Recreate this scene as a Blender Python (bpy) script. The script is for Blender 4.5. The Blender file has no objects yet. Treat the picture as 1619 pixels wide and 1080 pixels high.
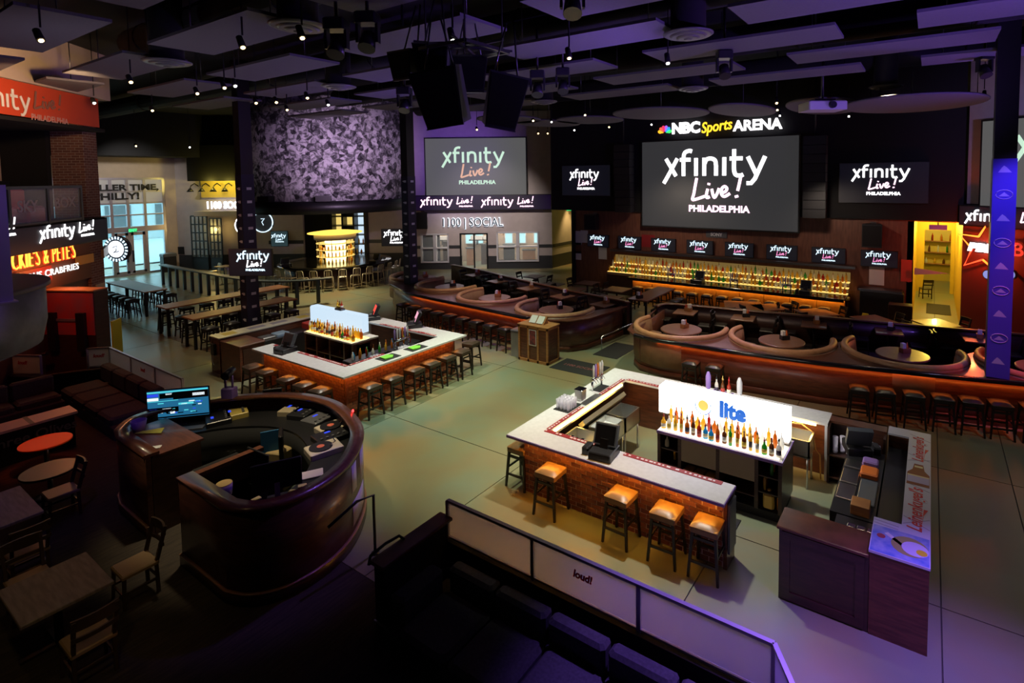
import bpy, bmesh, math, random
from mathutils import Vector, Matrix, geometry
random.seed(7)
SC = bpy.context.scene
COL = SC.collection
R_ = math.radians
# ---------------------------------------------------------------- camera
FPX, PPX, PPY, CAMH = 864.0, 912.0, 330.5, 5.7
YAW, PIT, ROL = R_(32.96), R_(3.374), R_(-0.583)
_F = Vector((-math.sin(YAW)*math.cos(PIT), math.cos(YAW)*math.cos(PIT), -math.sin(PIT)))
_R0 = Vector((math.cos(YAW), math.sin(YAW), 0)); _U0 = _R0.cross(_F)
_R = _R0*math.cos(ROL) + _U0*math.sin(ROL); _U = -_R0*math.sin(ROL) + _U0*math.cos(ROL)
cam = bpy.data.cameras.new('camera'); camo = bpy.data.objects.new('camera', cam); COL.objects.link(camo)
camo.matrix_world = Matrix(((_R.x, _U.x, -_F.x, 0), (_R.y, _U.y, -_F.y, 0), (_R.z, _U.z, -_F.z, CAMH), (0, 0, 0, 1)))
cam.sensor_width = 36; cam.lens = FPX/1619*36; cam.shift_x = (809.5-PPX)/1619; cam.shift_y = (PPY-540)/1619
cam.clip_start = 0.1; cam.clip_end = 300
SC.camera = camo
def G(x, y, z=0.0):
    """the point at height z that shows at pixel x, y of the 1619x1080 photograph"""
    d = _F + _R*((x-PPX)/FPX) + _U*((PPY-y)/FPX)
    return Vector((0, 0, CAMH)) + d*((z-CAMH)/d.z)
# ---------------------------------------------------------------- world and exposure
W = bpy.data.worlds.new('world'); SC.world = W; W.use_nodes = True
bg = W.node_tree.nodes['Background']; bg.inputs[0].default_value = (0.42, 0.85, 1.0, 1); bg.inputs[1].default_value = 4.0
SC.view_settings.view_transform = 'Standard'; SC.view_settings.look = 'None'
SC.view_settings.exposure = 0.0; SC.view_settings.gamma = 1.0
try: SC.view_settings.use_curve_mapping = False
except Exception: pass
# ---------------------------------------------------------------- house lights (ceiling stage lamps and added fill spots)
def spot(loc, tgt, col, power, deg=60, blend=0.8, size=0.15):
    l = bpy.data.lights.new('stage_and_fill_light', 'SPOT'); l.color = col; l.energy = power; l.spot_size = R_(deg); l.spot_blend = blend
    l.shadow_soft_size = size
    o = bpy.data.objects.new('stage_and_fill_light', l); COL.objects.link(o); o.location = loc
    o.rotation_euler = (Vector(tgt)-Vector(loc)).to_track_quat('-Z', 'Y').to_euler(); return o
def point(loc, col, power, size=0.1):
    l = bpy.data.lights.new('lamp_light', 'POINT'); l.color = col; l.energy = power; l.shadow_soft_size = size
    o = bpy.data.objects.new('lamp_light', l); COL.objects.link(o); o.location = loc; return o
def arealight(loc, tgt, col, power, sx, sy):
    l = bpy.data.lights.new('panel_light', 'AREA'); l.color = col; l.energy = power; l.shape = 'RECTANGLE'; l.size = sx; l.size_y = sy
    o = bpy.data.objects.new('panel_light', l); COL.objects.link(o); o.location = loc
    o.rotation_euler = (Vector(tgt)-Vector(loc)).to_track_quat('-Z', 'Y').to_euler(); return o
WARM = (1.0, 0.83, 0.52); NEUT = (1.0, 0.95, 0.80); PURP = (0.30, 0.14, 1.0); RED = (1.0, 0.10, 0.04); AMB = (1.0, 0.45, 0.06); GRN = (0.86, 1.0, 0.66)
HOUSE = [  # location, target, colour, watts, cone
 ((-8.8, 9.8, 8.0), (-9.0, 9.6, 0), GRN, 1500, 66), ((-9.6, 12.6, 8.0), (-9.0, 12.0, 0), GRN, 1250, 66), ((-7.0, 7.4, 8.0), (-7.2, 7.2, 0), (1, .93, .62), 700, 40),
 ((-13.6, 9.6, 8.0), (-13.6, 9.6, 1), NEUT, 1900, 68), ((-4.6, 9.4, 8.0), (-4.4, 9.4, 1), NEUT, 2000, 66),
 ((-4.6, 6.9, 8.0), (-4.9, 7.0, 0), AMB, 420, 34), ((2.6, 11.5, 8.0), (2.0, 11.5, 0), NEUT, 260, 70),
 ((-18.5, 8.4, 8.0), (-18.5, 8.2, 0), WARM, 420, 56), ((-25.0, 10.5, 8.0), (-24.0, 10.0, 0), WARM, 320, 80),
 ((-24.5, 16.0, 3.9), (-24.0, 15.2, 0), WARM, 900, 110), ((-33.0, 12.5, 7.8), (-34.0, 12.0, 0), WARM, 180, 90),
 ((-6.0, 16.6, 8.0), (-6.0, 15.6, 1), WARM, 1100, 56), ((-1.0, 17.2, 8.0), (-1.0, 16.6, 1), WARM, 1000, 56), ((-14.5, 16.8, 8.0), (-14.0, 16.2, 1), WARM, 1300, 66),
 ((-8.5, 20.4, 7.6), (-8.0, 20.6, 0), WARM, 200, 90), ((-20.0, 19.5, 7.8), (-23.0, 25.0, 3.6), (1, .86, .82), 1800, 62), ((-10.0, 21.4, 5.2), (-9.6, 24, 2.6), (1, .80, .62), 200, 130), ((-3.6, 21.4, 5.2), (-2.8, 24, 2.4), (1, .80, .66), 130, 110),  # includes washes added to brighten the back wall
 ((1.6, 5.6, 7.6), (.6, 5.6, 0), PURP, 3800, 48), ((-1.4, 7.6, 7.6), (-1.7, 5.3, 0.8), PURP, 2600, 34),
 ((-6.0, 14.6, 7.6), (-5.0, 15.0, 1), PURP, 700, 32), ((-12.8, 14.4, 7.6), (-12.8, 14.8, 1), PURP, 520, 56), ((2.8, 13.4, 7.6), (1.6, 15.8, 1), RED, 900, 30),
 ((-21.5, 20.5, 6.6), (-24.4, 24.2, 6.8), PURP, 520, 90), ((5.6, 18.6, 6.6), (3.6, 22.4, 6.8), (.42, .32, 1.0), 700, 70), ((-3.6, 10.5, 6.4), (-3.3, 9.1, 1), PURP, 300, 40), ((1.9, 13.2, 7.4), (1.4, 15.6, 3.6), PURP, 620, 46),
 ((-5.0, 8.6, 7.6), (-4.6, 14.2, .5), (1, .70, .52), 900, 46), ((-13.5, 11.0, 7.6), (-13.6, 14.4, .5), (1, .70, .52), 620, 60), ((-35.5, 11.5, 7.6), (-40.8, 13.0, 4.6), (1, .93, .88), 520, 80),  # fills added to brighten the island fronts and entrance wall
 ((-1.2, 3.2, 8.0), (-.6, 7.4, .6), (1, .70, .55), 130, 30),  # warm fill added from the camera side
 ((-16.6, 4.4, 6.6), (-16.4, 3.4, 0.8), RED, 120, 60), ((-10.0, 4.6, 7.6), (-9.8, 4.8, 0.9), WARM, 1300, 38), ((-4.6, 0.8, 5.6), (-8.4, 1.9, .8), (1, .68, .22), 60, 34), ((-8.6, 0.9, 6.0), (-8.9, 2.0, .7), (1.0, .62, .25), 26, 60),
 ((-7.0, 7.4, 6.5), (-7.7, 4.6, 1.0), PURP, 420, 26), ((-18.2, 2.9, 5.2), (-20.6, 4.8, 2.0), RED, 130, 40), ((-19.5, 2.6, 8.2), (-22.0, 5.4, 7.6), (1.0, .62, .3), 120, 80),  # violet booth spot and red display box spot are added fills
]
for a in HOUSE: spot(*a)
# purple washes thrown up at the ceiling clouds from the stage lamps
for loc, tgt, p, deg in (((3.2, 8.6, 4.6), (-1.0, 10.6, 8.4), 1700, 100), ((-4.2, 9.8, 5.6), (-7.6, 8.6, 8.4), 430, 120), ((3.5, 16.0, 5.4), (-3.5, 16.4, 8.4), 560, 110), ((-13.5, 12.2, 4.6), (-14.5, 9.0, 8.4), 300, 120)):
    spot(loc, tgt, PURP, p, deg)
spot((-13.0, 3.0, 5.6), (-14, 5, 8.4), (.8, .7, 1), 50, 130)
spot((-16.5, 12.0, 6.2), (-26, 17.4, 7.0), (.90, .60, 1.0), 3600, 44)
# ---------------------------------------------------------------- materials
MATS = {}
def mat(name, col, rough=0.5, metal=0.0, emit=None, es=0.0, var=0.0, vs=8.0, bump=0.0, bs=60.0, stretch=None, spec=None, alpha=None, trans=0.0, col2=None, coat=0.0):
    if name in MATS: return MATS[name]
    m = bpy.data.materials.new(name); m.use_nodes = True; nt = m.node_tree; b = nt.nodes['Principled BSDF']
    c = (*col, 1); b.inputs['Base Color'].default_value = c; b.inputs['Roughness'].default_value = rough; b.inputs['Metallic'].default_value = metal
    if spec is not None: b.inputs['Specular IOR Level'].default_value = spec
    if emit: b.inputs['Emission Color'].default_value = (*emit, 1); b.inputs['Emission Strength'].default_value = es
    if trans: b.inputs['Transmission Weight'].default_value = trans
    if coat: b.inputs['Coat Weight'].default_value = coat; b.inputs['Coat Roughness'].default_value = 0.08
    if alpha is not None: b.inputs['Alpha'].default_value = alpha
    if var or col2 or bump:
        tc = nt.nodes.new('ShaderNodeTexCoord'); mp = nt.nodes.new('ShaderNodeMapping'); nt.links.new(tc.outputs['Object'], mp.inputs[0])
        if stretch: mp.inputs['Scale'].default_value = stretch
    if var or col2:
        n = nt.nodes.new('ShaderNodeTexNoise'); n.inputs['Scale'].default_value = vs; n.inputs['Detail'].default_value = 5
        nt.links.new(mp.outputs[0], n.inputs['Vector'])
        r = nt.nodes.new('ShaderNodeValToRGB'); c2 = col2 or tuple(x*(1-var) for x in col); c1 = col if col2 else tuple(min(1, x*(1+var)) for x in col)
        r.color_ramp.elements[0].position = 0.35; r.color_ramp.elements[0].color = (*c2, 1); r.color_ramp.elements[1].position = 0.65; r.color_ramp.elements[1].color = (*c1, 1)
        nt.links.new(n.outputs['Fac'], r.inputs[0]); nt.links.new(r.outputs[0], b.inputs['Base Color'])
    if bump:
        n2 = nt.nodes.new('ShaderNodeTexNoise'); n2.inputs['Scale'].default_value = bs; nt.links.new(mp.outputs[0], n2.inputs['Vector'])
        bp = nt.nodes.new('ShaderNodeBump'); bp.inputs['Strength'].default_value = bump; bp.inputs['Distance'].default_value = 0.02
        nt.links.new(n2.outputs['Fac'], bp.inputs['Height']); nt.links.new(bp.outputs[0], b.inputs['Normal'])
    MATS[name] = m; return m
def em(name, col, s): return mat(name, (0.02, 0.02, 0.02), 0.6, emit=col, es=s)
def floor_mat():
    m = bpy.data.materials.new('polished_concrete'); m.use_nodes = True; nt = m.node_tree; b = nt.nodes['Principled BSDF']
    geo = nt.nodes.new('ShaderNodeNewGeometry')
    n = nt.nodes.new('ShaderNodeTexNoise'); n.inputs['Scale'].default_value = 0.42; n.inputs['Detail'].default_value = 5; n.inputs['Roughness'].default_value = 0.5; n.inputs['Distortion'].default_value = 0.4
    nt.links.new(geo.outputs['Position'], n.inputs['Vector'])
    r = nt.nodes.new('ShaderNodeValToRGB'); e = r.color_ramp.elements
    e[0].position = 0.30; e[0].color = (0.25, 0.185, 0.095, 1); e[1].position = 0.70; e[1].color = (0.145, 0.215, 0.175, 1)
    k = e.new(0.46); k.color = (0.235, 0.215, 0.12, 1); k = e.new(0.56); k.color = (0.205, 0.23, 0.15, 1)
    n2 = nt.nodes.new('ShaderNodeTexNoise'); n2.inputs['Scale'].default_value = 1.1; n2.inputs['Detail'].default_value = 5; nt.links.new(geo.outputs['Position'], n2.inputs['Vector'])
    mx = nt.nodes.new('ShaderNodeMix'); mx.data_type = 'RGBA'; mx.blend_type = 'MULTIPLY'; mx.inputs[0].default_value = 0.16
    r2 = nt.nodes.new('ShaderNodeValToRGB'); r2.color_ramp.elements[0].position = .3; r2.color_ramp.elements[0].color = (.55, .52, .48, 1); r2.color_ramp.elements[1].position = .7; r2.color_ramp.elements[1].color = (1.1, 1.08, 1.04, 1)
    nt.links.new(n2.outputs['Fac'], r2.inputs[0]); nt.links.new(n.outputs['Fac'], r.inputs[0]); nt.links.new(r.outputs[0], mx.inputs[6]); nt.links.new(r2.outputs[0], mx.inputs[7])
    nt.links.new(mx.outputs[2], b.inputs['Base Color'])
    mr = nt.nodes.new('ShaderNodeMapRange'); mr.inputs[3].default_value = 0.27; mr.inputs[4].default_value = 0.36; nt.links.new(n2.outputs['Fac'], mr.inputs[0]); nt.links.new(mr.outputs[0], b.inputs['Roughness'])
    b.inputs['Specular IOR Level'].default_value = 0.5
    return m
def mural_mat():
    m = bpy.data.materials.new('crowd_mural'); m.use_nodes = True; nt = m.node_tree; b = nt.nodes['Principled BSDF']; b.inputs['Roughness'].default_value = .8
    tc = nt.nodes.new('ShaderNodeTexCoord'); n = nt.nodes.new('ShaderNodeTexNoise'); n.inputs['Scale'].default_value = 2.3; n.inputs['Detail'].default_value = 6; n.inputs['Distortion'].default_value = 2.2; n.inputs['Roughness'].default_value = .66
    v = nt.nodes.new('ShaderNodeTexVoronoi'); v.inputs['Scale'].default_value = 4.2; nt.links.new(tc.outputs['Object'], v.inputs['Vector']); nt.links.new(tc.outputs['Object'], n.inputs['Vector'])
    sp = nt.nodes.new('ShaderNodeSeparateColor'); nt.links.new(v.outputs['Color'], sp.inputs[0])
    a = nt.nodes.new('ShaderNodeMath'); a.operation = 'MULTIPLY_ADD'; a.inputs[1].default_value = .30; nt.links.new(sp.outputs[0], a.inputs[0]); nt.links.new(n.outputs['Fac'], a.inputs[2])
    r = nt.nodes.new('ShaderNodeValToRGB'); r.color_ramp.elements[0].position = .48; r.color_ramp.elements[0].color = (.010, .010, .012, 1); r.color_ramp.elements[1].position = .80; r.color_ramp.elements[1].color = (.52, .51, .53, 1); k = r.color_ramp.elements.new(.62); k.color = (.12, .12, .125, 1)
    nt.links.new(a.outputs[0], r.inputs[0]); nt.links.new(r.outputs[0], b.inputs['Base Color']); return m
def brickwall_mat(name, c1, c2, mo, sc):
    m = bpy.data.materials.new(name); m.use_nodes = True; nt = m.node_tree; b = nt.nodes['Principled BSDF']; b.inputs['Roughness'].default_value = .85
    tc = nt.nodes.new('ShaderNodeTexCoord'); sp = nt.nodes.new('ShaderNodeSeparateXYZ'); nt.links.new(tc.outputs['Object'], sp.inputs[0])
    ad = nt.nodes.new('ShaderNodeMath'); nt.links.new(sp.outputs[0], ad.inputs[0]); nt.links.new(sp.outputs[1], ad.inputs[1])
    cb = nt.nodes.new('ShaderNodeCombineXYZ'); nt.links.new(ad.outputs[0], cb.inputs[0]); nt.links.new(sp.outputs[2], cb.inputs[1])
    br = nt.nodes.new('ShaderNodeTexBrick'); br.inputs['Scale'].default_value = sc; br.inputs['Color1'].default_value = (*c1, 1); br.inputs['Color2'].default_value = (*c2, 1); br.inputs['Mortar'].default_value = (*mo, 1)
    br.inputs['Brick Width'].default_value = .5; br.inputs['Row Height'].default_value = .18; br.inputs['Mortar Size'].default_value = .018
    nt.links.new(cb.outputs[0], br.inputs['Vector']); nt.links.new(br.outputs['Color'], b.inputs['Base Color']); return m
M = {}
M['conc'] = floor_mat(); M['mural'] = mural_mat(); M['pillar_brick'] = brickwall_mat('pillar_brick', (.20, .085, .06), (.13, .05, .04), (.30, .24, .20), 2.2)
M['joint'] = mat('floor_joint', (.05, .045, .035), .7)
M['carpet'] = mat('dark_carpet', (.050, .036, .026), .95, col2=(.024, .018, .014), vs=3.0, stretch=(9, 1, 1), bump=.3, bs=140)
M['wood'] = mat('reddish_wood', (.16, .052, .026), .34, col2=(.085, .026, .014), vs=3.5, stretch=(1, 1, 7), coat=.15)
M['woodx'] = mat('reddish_wood_lying', (.15, .05, .026), .30, col2=(.09, .03, .016), vs=3.0, stretch=(1.2, 9, 1), coat=.2)
M['dkwood'] = mat('dark_wood', (.060, .024, .014), .36, col2=(.034, .014, .009), vs=4.0, stretch=(1, 1, 7), coat=.15)
M['oak'] = mat('oak_frame', (.46, .21, .07), .4, col2=(.34, .14, .045), vs=4, stretch=(1, 1, 8))
M['tabletop'] = mat('brown_table_top', (.24, .115, .065), .32, col2=(.16, .072, .04), vs=3, stretch=(1.3, 8, 1), coat=.2)
M['greytop'] = mat('worn_grey_brown_table_top', (.25, .205, .175), .5, col2=(.17, .135, .115), vs=3, stretch=(1.2, 8, 1))
M['hightop'] = mat('orange_brown_bar_table_top', (.42, .18, .06), .40, col2=(.28, .11, .04), vs=3, stretch=(8, 1, 1))
M['black'] = mat('black_paint', (.010, .010, .011), .42)
M['blackmatte'] = mat('matte_black', (.006, .006, .007), .9)
M['stoolwood'] = mat('black_stained_wood', (.014, .010, .009), .35)
M['vinyl'] = mat('black_vinyl_seat', (.016, .012, .010), .34)
M['ambervinyl'] = mat('amber_lit_vinyl_seat', (.24, .13, .045), .36, var=.15, vs=6)  # amber light on dark leather is mixed into this seat colour
M['brownvinyl'] = mat('dark_brown_vinyl_seat', (.055, .034, .022), .36, var=.15, vs=6)
M['leather'] = mat('tan_leather', (.46, .24, .11), .42, var=.12, vs=5)
M['leatherdk'] = mat('brown_leather', (.25, .135, .068), .45, var=.12, vs=5)
M['sofa'] = mat('charcoal_fabric', (.055, .054, .056), .9, var=.2, vs=30)
M['counter'] = mat('white_quartz', (.66, .65, .66), .16, var=.04, vs=14)
M['steel'] = mat('brushed_steel', (.62, .62, .60), .28, metal=1.0)
M['dksteel'] = mat('dark_steel', (.16, .16, .17), .35, metal=1.0)
M['chrome'] = mat('chrome', (.82, .82, .84), .1, metal=1.0)
M['plastic'] = mat('black_plastic', (.017, .017, .020), .35)
M['greyplastic'] = mat('grey_plastic', (.10, .10, .11), .4)
M['bluegrey'] = mat('blue_grey_plastic', (.085, .10, .12), .45)
M['rubber'] = mat('black_rubber', (.012, .012, .013), .75)
M['redmat'] = mat('red_rubber_mat', (.30, .018, .022), .5)
M['white'] = mat('white_paint', (.62, .62, .64), .5)
M['paper'] = mat('white_paper', (.72, .72, .70), .8)
M['brick'] = [mat('red_brick_%d' % i, c, .8, var=.2, vs=18, bump=.3, bs=50) for i, c in enumerate(((.26, .085, .045), (.21, .066, .038), (.30, .11, .06), (.16, .05, .032)))]
M['brickfar'] = [mat('orange_brick_%d' % i, c, .8, var=.2, vs=14) for i, c in enumerate(((.28, .10, .05), (.22, .075, .04), (.33, .13, .065)))]
M['mortar'] = mat('pale_mortar', (.72, .60, .48), .9)
M['mortardk'] = mat('dark_mortar', (.07, .03, .02), .9)
M['ceil'] = mat('black_ceiling', (.004, .004, .005), .95)
M['cloud'] = mat('grey_acoustic_panel', (.115, .11, .13), .85, var=.04, vs=20)
M['beige'] = mat('beige_plaster', (.52, .45, .42), .75, var=.04, vs=3)
M['beigewarm'] = mat('warm_beige_plaster', (.50, .40, .30), .75, var=.04, vs=3)
M['wainscot'] = mat('charcoal_wainscot', (.040, .042, .046), .5)
M['blackwall'] = mat('black_wall', (.0045, .0045, .005), .9)
M['barwall'] = mat('brown_wall_panelling', (.20, .075, .042), .5, col2=(.135, .048, .028), vs=2.2, stretch=(6, 6, 1))
M['yellowwall'] = mat('yellow_painted_wall', (.62, .46, .09), .6)
M['redwall'] = mat('dark_red_wall', (.13, .022, .014), .6)
M['frost'] = mat('frosted_acrylic', (.62, .62, .66), .5)
_n = M['frost'].node_tree; _t = _n.nodes.new('ShaderNodeBsdfTranslucent'); _t.inputs[0].default_value = (.80, .80, .84, 1); _x = _n.nodes.new('ShaderNodeMixShader'); _x.inputs[0].default_value = .6
_n.links.new(_n.nodes['Principled BSDF'].outputs[0], _x.inputs[1]); _n.links.new(_t.outputs[0], _x.inputs[2]); _n.links.new(_x.outputs[0], _n.nodes['Material Output'].inputs[0])
M['rail'] = mat('brushed_aluminium', (.50, .47, .50), .38, metal=.8)
M['greyrail'] = mat('grey_blue_painted_rail', (.045, .060, .062), .4)
M['fasc'] = mat('grey_fascia', (.22, .22, .205), .55, var=.25, vs=2)
M['glass'] = mat('clear_glass', (.75, .85, .85), .05, alpha=.16)
M['tglass'] = mat('tumbler_glass', (.75, .72, .82), .08, alpha=.45)
M['orange'] = mat('orange_plastic', (.75, .18, .03), .5)
M['green'] = mat('lime_mat', (.20, .62, .05), .6)
M['ylw'] = mat('yellow_plastic', (.75, .62, .03), .5)
M['violettint'] = mat('violet_tinted_plastic', (.30, .18, .55), .5)  # violet of the plastic; on violet lit things it stands for light
M['cyanplastic'] = mat('blue_cloth', (.02, .13, .30), .7)
M['goldmetal'] = mat('warm_aluminium', (.62, .52, .36), .34, metal=.7)
M['scr'] = mat('dark_screen', (.012, .012, .014), .25)
M['scrgrey'] = em('projected_grey_screen', (.80, .80, .84), .038)
M['scrgrey2'] = em('projected_grey_screen_pale', (.86, .86, .84), .105)
M['scrblack'] = em('lit_black_screen', (.35, .45, 1.0), .006)
M['lw'] = em('white_light_lettering', (1, .97, 1), 3.0)
M['lpink'] = em('pink_white_light_lettering', (1, .62, .80), 2.6)
M['lcyan'] = em('pale_blue_light_lettering', (.66, .86, 1), 1.6)
M['lmag'] = em('magenta_light_lettering', (1, .30, .62), 1.2)
M['lgreen'] = em('pale_green_light_lettering', (.70, 1, .78), .85)
M['lorange'] = em('peach_light_lettering', (1, .55, .36), .75)
M['neonred'] = em('red_neon', (1, .05, .015), 3.6)
M['neonorange'] = em('orange_neon', (1, .20, .02), 3.2)
M['neonyellow'] = em('yellow_sign_lettering', (1, .52, .08), 3.2)
M['lightbox'] = em('white_lightbox', (1, .98, .95), 5.5)
M['lightbox2'] = em('cool_white_lightbox', (.66, .84, 1), .95)
M['shelfglow'] = em('warm_lit_shelf', (1, .72, .30), 3.2)
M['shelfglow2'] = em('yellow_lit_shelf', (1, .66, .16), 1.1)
M['ledamber'] = em('amber_led_strip', (1, .42, .05), 45.0)
M['ledorange'] = em('orange_led_strip', (1, .28, .02), 20.0)
M['ledred'] = em('red_orange_led_strip', (1, .18, .02), 8.0)
M['bulb'] = em('warm_lamp_lens', (1, .66, .28), 12.0)
M['bulbw'] = em('cool_lamp_lens', (1, .95, .85), 14.0)
M['exit'] = em('green_exit_sign', (.05, 1, .25), 1.8)
M['daylight'] = em('daylight', (.50, .92, .95), 1.3)
M['warmglow'] = em('warm_lit_room', (1, .72, .20), .9)
M['bluescr'] = em('blue_software_screen', (.02, .17, .34), .8)
M['bluescr2'] = em('deep_blue_screen_block', (.02, .05, .60), 1.4)
M['whitescr'] = em('white_screen_block', (.85, .95, 1), 1.1)
M['cyanscr'] = em('cyan_screen_block', (.10, .75, .85), .9)
M['redscr'] = em('red_register_screen', (1, .08, .05), 1.0)
M['pinkscr'] = em('pink_register_screen', (1, .45, .62), 1.0)
M['orangeglow'] = em('orange_lit_table_top', (1, .10, .02), 1.3)
M['yel_canopy'] = em('yellow_lit_canopy', (1, .62, .10), 1.6)
M['ledback'] = em('amber_bar_led_strip', (1, .42, .05), 24.0)
M['lw2'] = em('dim_white_lettering', (1, .95, .92), 1.3)
# ---------------------------------------------------------------- mesh helpers
class MB:
    def __init__(s): s.v = []; s.f = []; s.sm = []
    def add(s, vs, fs, smooth=False):
        o = len(s.v); s.v += [tuple(p) for p in vs]; s.f += [tuple(i+o for i in q) for q in fs]; s.sm += [smooth]*len(fs); return s
    def box(s, x0, x1, y0, y1, z0, z1):
        return s.add([(x0, y0, z0), (x1, y0, z0), (x1, y1, z0), (x0, y1, z0), (x0, y0, z1), (x1, y0, z1), (x1, y1, z1), (x0, y1, z1)],
                     [(0, 3, 2, 1), (4, 5, 6, 7), (0, 1, 5, 4), (1, 2, 6, 5), (2, 3, 7, 6), (3, 0, 4, 7)])
    def cbox(s, x0, x1, y0, y1, z0, z1, c=.01):
        """box with chamfered vertical and top edges"""
        p = [(x0+c, y0), (x1-c, y0), (x1, y0+c), (x1, y1-c), (x1-c, y1), (x0+c, y1), (x0, y1-c), (x0, y0+c)]
        mx, my = (x0+x1)/2, (y0+y1)/2; sx = 1-2*c/max(x1-x0, .001); sy = 1-2*c/max(y1-y0, .001)
        v = [(a, b, z0) for a, b in p]+[(a, b, z1-c) for a, b in p]+[(mx+(a-mx)*sx, my+(b-my)*sy, z1) for a, b in p]
        f = [tuple(range(7, -1, -1)), tuple(range(16, 24))]
        for l in (0, 8):
            for i in range(8): j = (i+1) % 8; f.append((l+i, l+j, l+8+j, l+8+i))
        return s.add(v, f)
    def prism(s, poly, z0, z1, smooth=False):
        n = len(poly); a = sum(poly[i][0]*poly[(i+1) % n][1]-poly[(i+1) % n][0]*poly[i][1] for i in range(n))
        if a < 0: poly = poly[::-1]
        v = [(p[0], p[1], z0) for p in poly]+[(p[0], p[1], z1) for p in poly]
        s.add(v, [tuple(range(n-1, -1, -1)), tuple(range(n, 2*n))]); o = len(s.v)-2*n
        s.f += [(o+i, o+(i+1) % n, o+n+(i+1) % n, o+n+i) for i in range(n)]; s.sm += [smooth]*n; return s
    def bar(s, p0, p1, w, h=None, w1=None):
        """rectangular bar from p0 to p1"""
        h = h or w; p0, p1 = Vector(p0), Vector(p1); d = (p1-p0).normalized(); u = Vector((0, 0, 1)) if abs(d.z) < .9 else Vector((0, 1, 0))
        a = d.cross(u).normalized(); b = a.cross(d); k = (w1 or w)/w; v = []
        for p, q in ((p0, 1), (p1, k)):
            for i, j in ((-1, -1), (1, -1), (1, 1), (-1, 1)): v.append(p+a*(i*w/2*q)+b*(j*h/2*q))
        return s.add(v, [(0, 1, 2, 3), (7, 6, 5, 4), (0, 4, 5, 1), (1, 5, 6, 2), (2, 6, 7, 3), (3, 7, 4, 0)])
    def cyl(s, p0, p1, r0, r1=None, n=10, cap=True):
        r1 = r0 if r1 is None else r1; p0, p1 = Vector(p0), Vector(p1); d = (p1-p0).normalized(); u = Vector((0, 0, 1)) if abs(d.z) < .9 else Vector((1, 0, 0))
        a = d.cross(u).normalized(); b = d.cross(a); v = []
        for p, r in ((p0, r0), (p1, r1)):
            for i in range(n): t = 2*math.pi*i/n; v.append(p+a*(r*math.cos(t))+b*(r*math.sin(t)))
        s.add(v, [(i, (i+1) % n, n+(i+1) % n, n+i) for i in range(n)], True)
        if cap: o = len(s.v)-2*n; s.f += [tuple(o+i for i in range(n-1, -1, -1)), tuple(o+n+i for i in range(n))]; s.sm += [False]*2
        return s
    def tube(s, pts, r, n=6):
        pts = [Vector(p) for p in pts]; v = []; k = len(pts)
        for i, p in enumerate(pts):
            d = (pts[min(i+1, k-1)]-pts[max(i-1, 0)]).normalized(); u = Vector((0, 0, 1)) if abs(d.z) < .95 else Vector((1, 0, 0)); a = d.cross(u).normalized(); b = d.cross(a)
            for j in range(n): t = 2*math.pi*j/n; v.append(p+a*(r*math.cos(t))+b*(r*math.sin(t)))
        f = [(i*n+j, i*n+(j+1) % n, (i+1)*n+(j+1) % n, (i+1)*n+j) for i in range(k-1) for j in range(n)]
        s.add(v, f, True); o = len(s.v)-k*n; s.f += [tuple(o+j for j in range(n-1, -1, -1)), tuple(o+(k-1)*n+j for j in range(n))]; s.sm += [False]*2; return s
    def lathe(s, prof, n=12, c=(0, 0, 0), smooth=True):
        v = []; k = len(prof)
        for r, z in prof:
            for j in range(n): t = 2*math.pi*j/n; v.append((c[0]+r*math.cos(t), c[1]+r*math.sin(t), c[2]+z))
        s.add(v, [(i*n+j, i*n+(j+1) % n, (i+1)*n+(j+1) % n, (i+1)*n+j) for i in range(k-1) for j in range(n)], smooth); o = len(s.v)-k*n
        s.f += [tuple(o+j for j in range(n-1, -1, -1)), tuple(o+(k-1)*n+j for j in range(n))]; s.sm += [False]*2; return s
    def sweep(s, path, prof, closed=False, smooth=False):
        """profile of (offset to the left of travel, z) carried along a 2-D path"""
        k = len(path); m = len(prof); v = []
        for i, p in enumerate(path):
            a = path[(i-1) % k] if closed or i > 0 else p; b = path[(i+1) % k] if closed or i < k-1 else p
            d1 = Vector((p[0]-a[0], p[1]-a[1])); d2 = Vector((b[0]-p[0], b[1]-p[1]))
            if d1.length < 1e-9: d1 = d2
            if d2.length < 1e-9: d2 = d1
            d1.normalize(); d2.normalize(); t = (d1+d2); t = t.normalized() if t.length > 1e-6 else d1; nrm = Vector((-t.y, t.x)); c = max(.35, t.dot(d1)); nrm /= c
            for o, z in prof: v.append((p[0]+nrm.x*o, p[1]+nrm.y*o, z))
        f = []
        for i in range(k if closed else k-1):
            i2 = (i+1) % k
            for j in range(m): j2 = (j+1) % m; f.append((i*m+j, i*m+j2, i2*m+j2, i2*m+j))
        s.add(v, f, smooth)
        if not closed: o = len(s.v)-k*m; s.f += [tuple(o+j for j in range(m)), tuple(o+(k-1)*m+j for j in range(m-1, -1, -1))]; s.sm += [False]*2
        return s
    def stroke(s, pts, w, d=.01, closed=False):
        """flat ribbon lettering in the xy plane, depth d along z"""
        k = len(pts); L = []; Rr = []
        for i, p in enumerate(pts):
            a = pts[max(i-1, 0)]; b = pts[min(i+1, k-1)]; t = Vector((b[0]-a[0], b[1]-a[1])); t = t.normalized() if t.length > 1e-9 else Vector((1, 0)); n = Vector((-t.y, t.x))*(w/2)
            L.append((p[0]+n.x, p[1]+n.y)); Rr.append((p[0]-n.x, p[1]-n.y))
        v = [];
        for i in range(k): v += [(*L[i], d), (*Rr[i], d), (*Rr[i], 0), (*L[i], 0)]
        f = []
        for i in range(k-1):
            a, b = i*4, i*4+4; f += [(a, a+1, b+1, b), (a+1, a+2, b+2, b+1), (a+3, a, b, b+3)]
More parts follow.
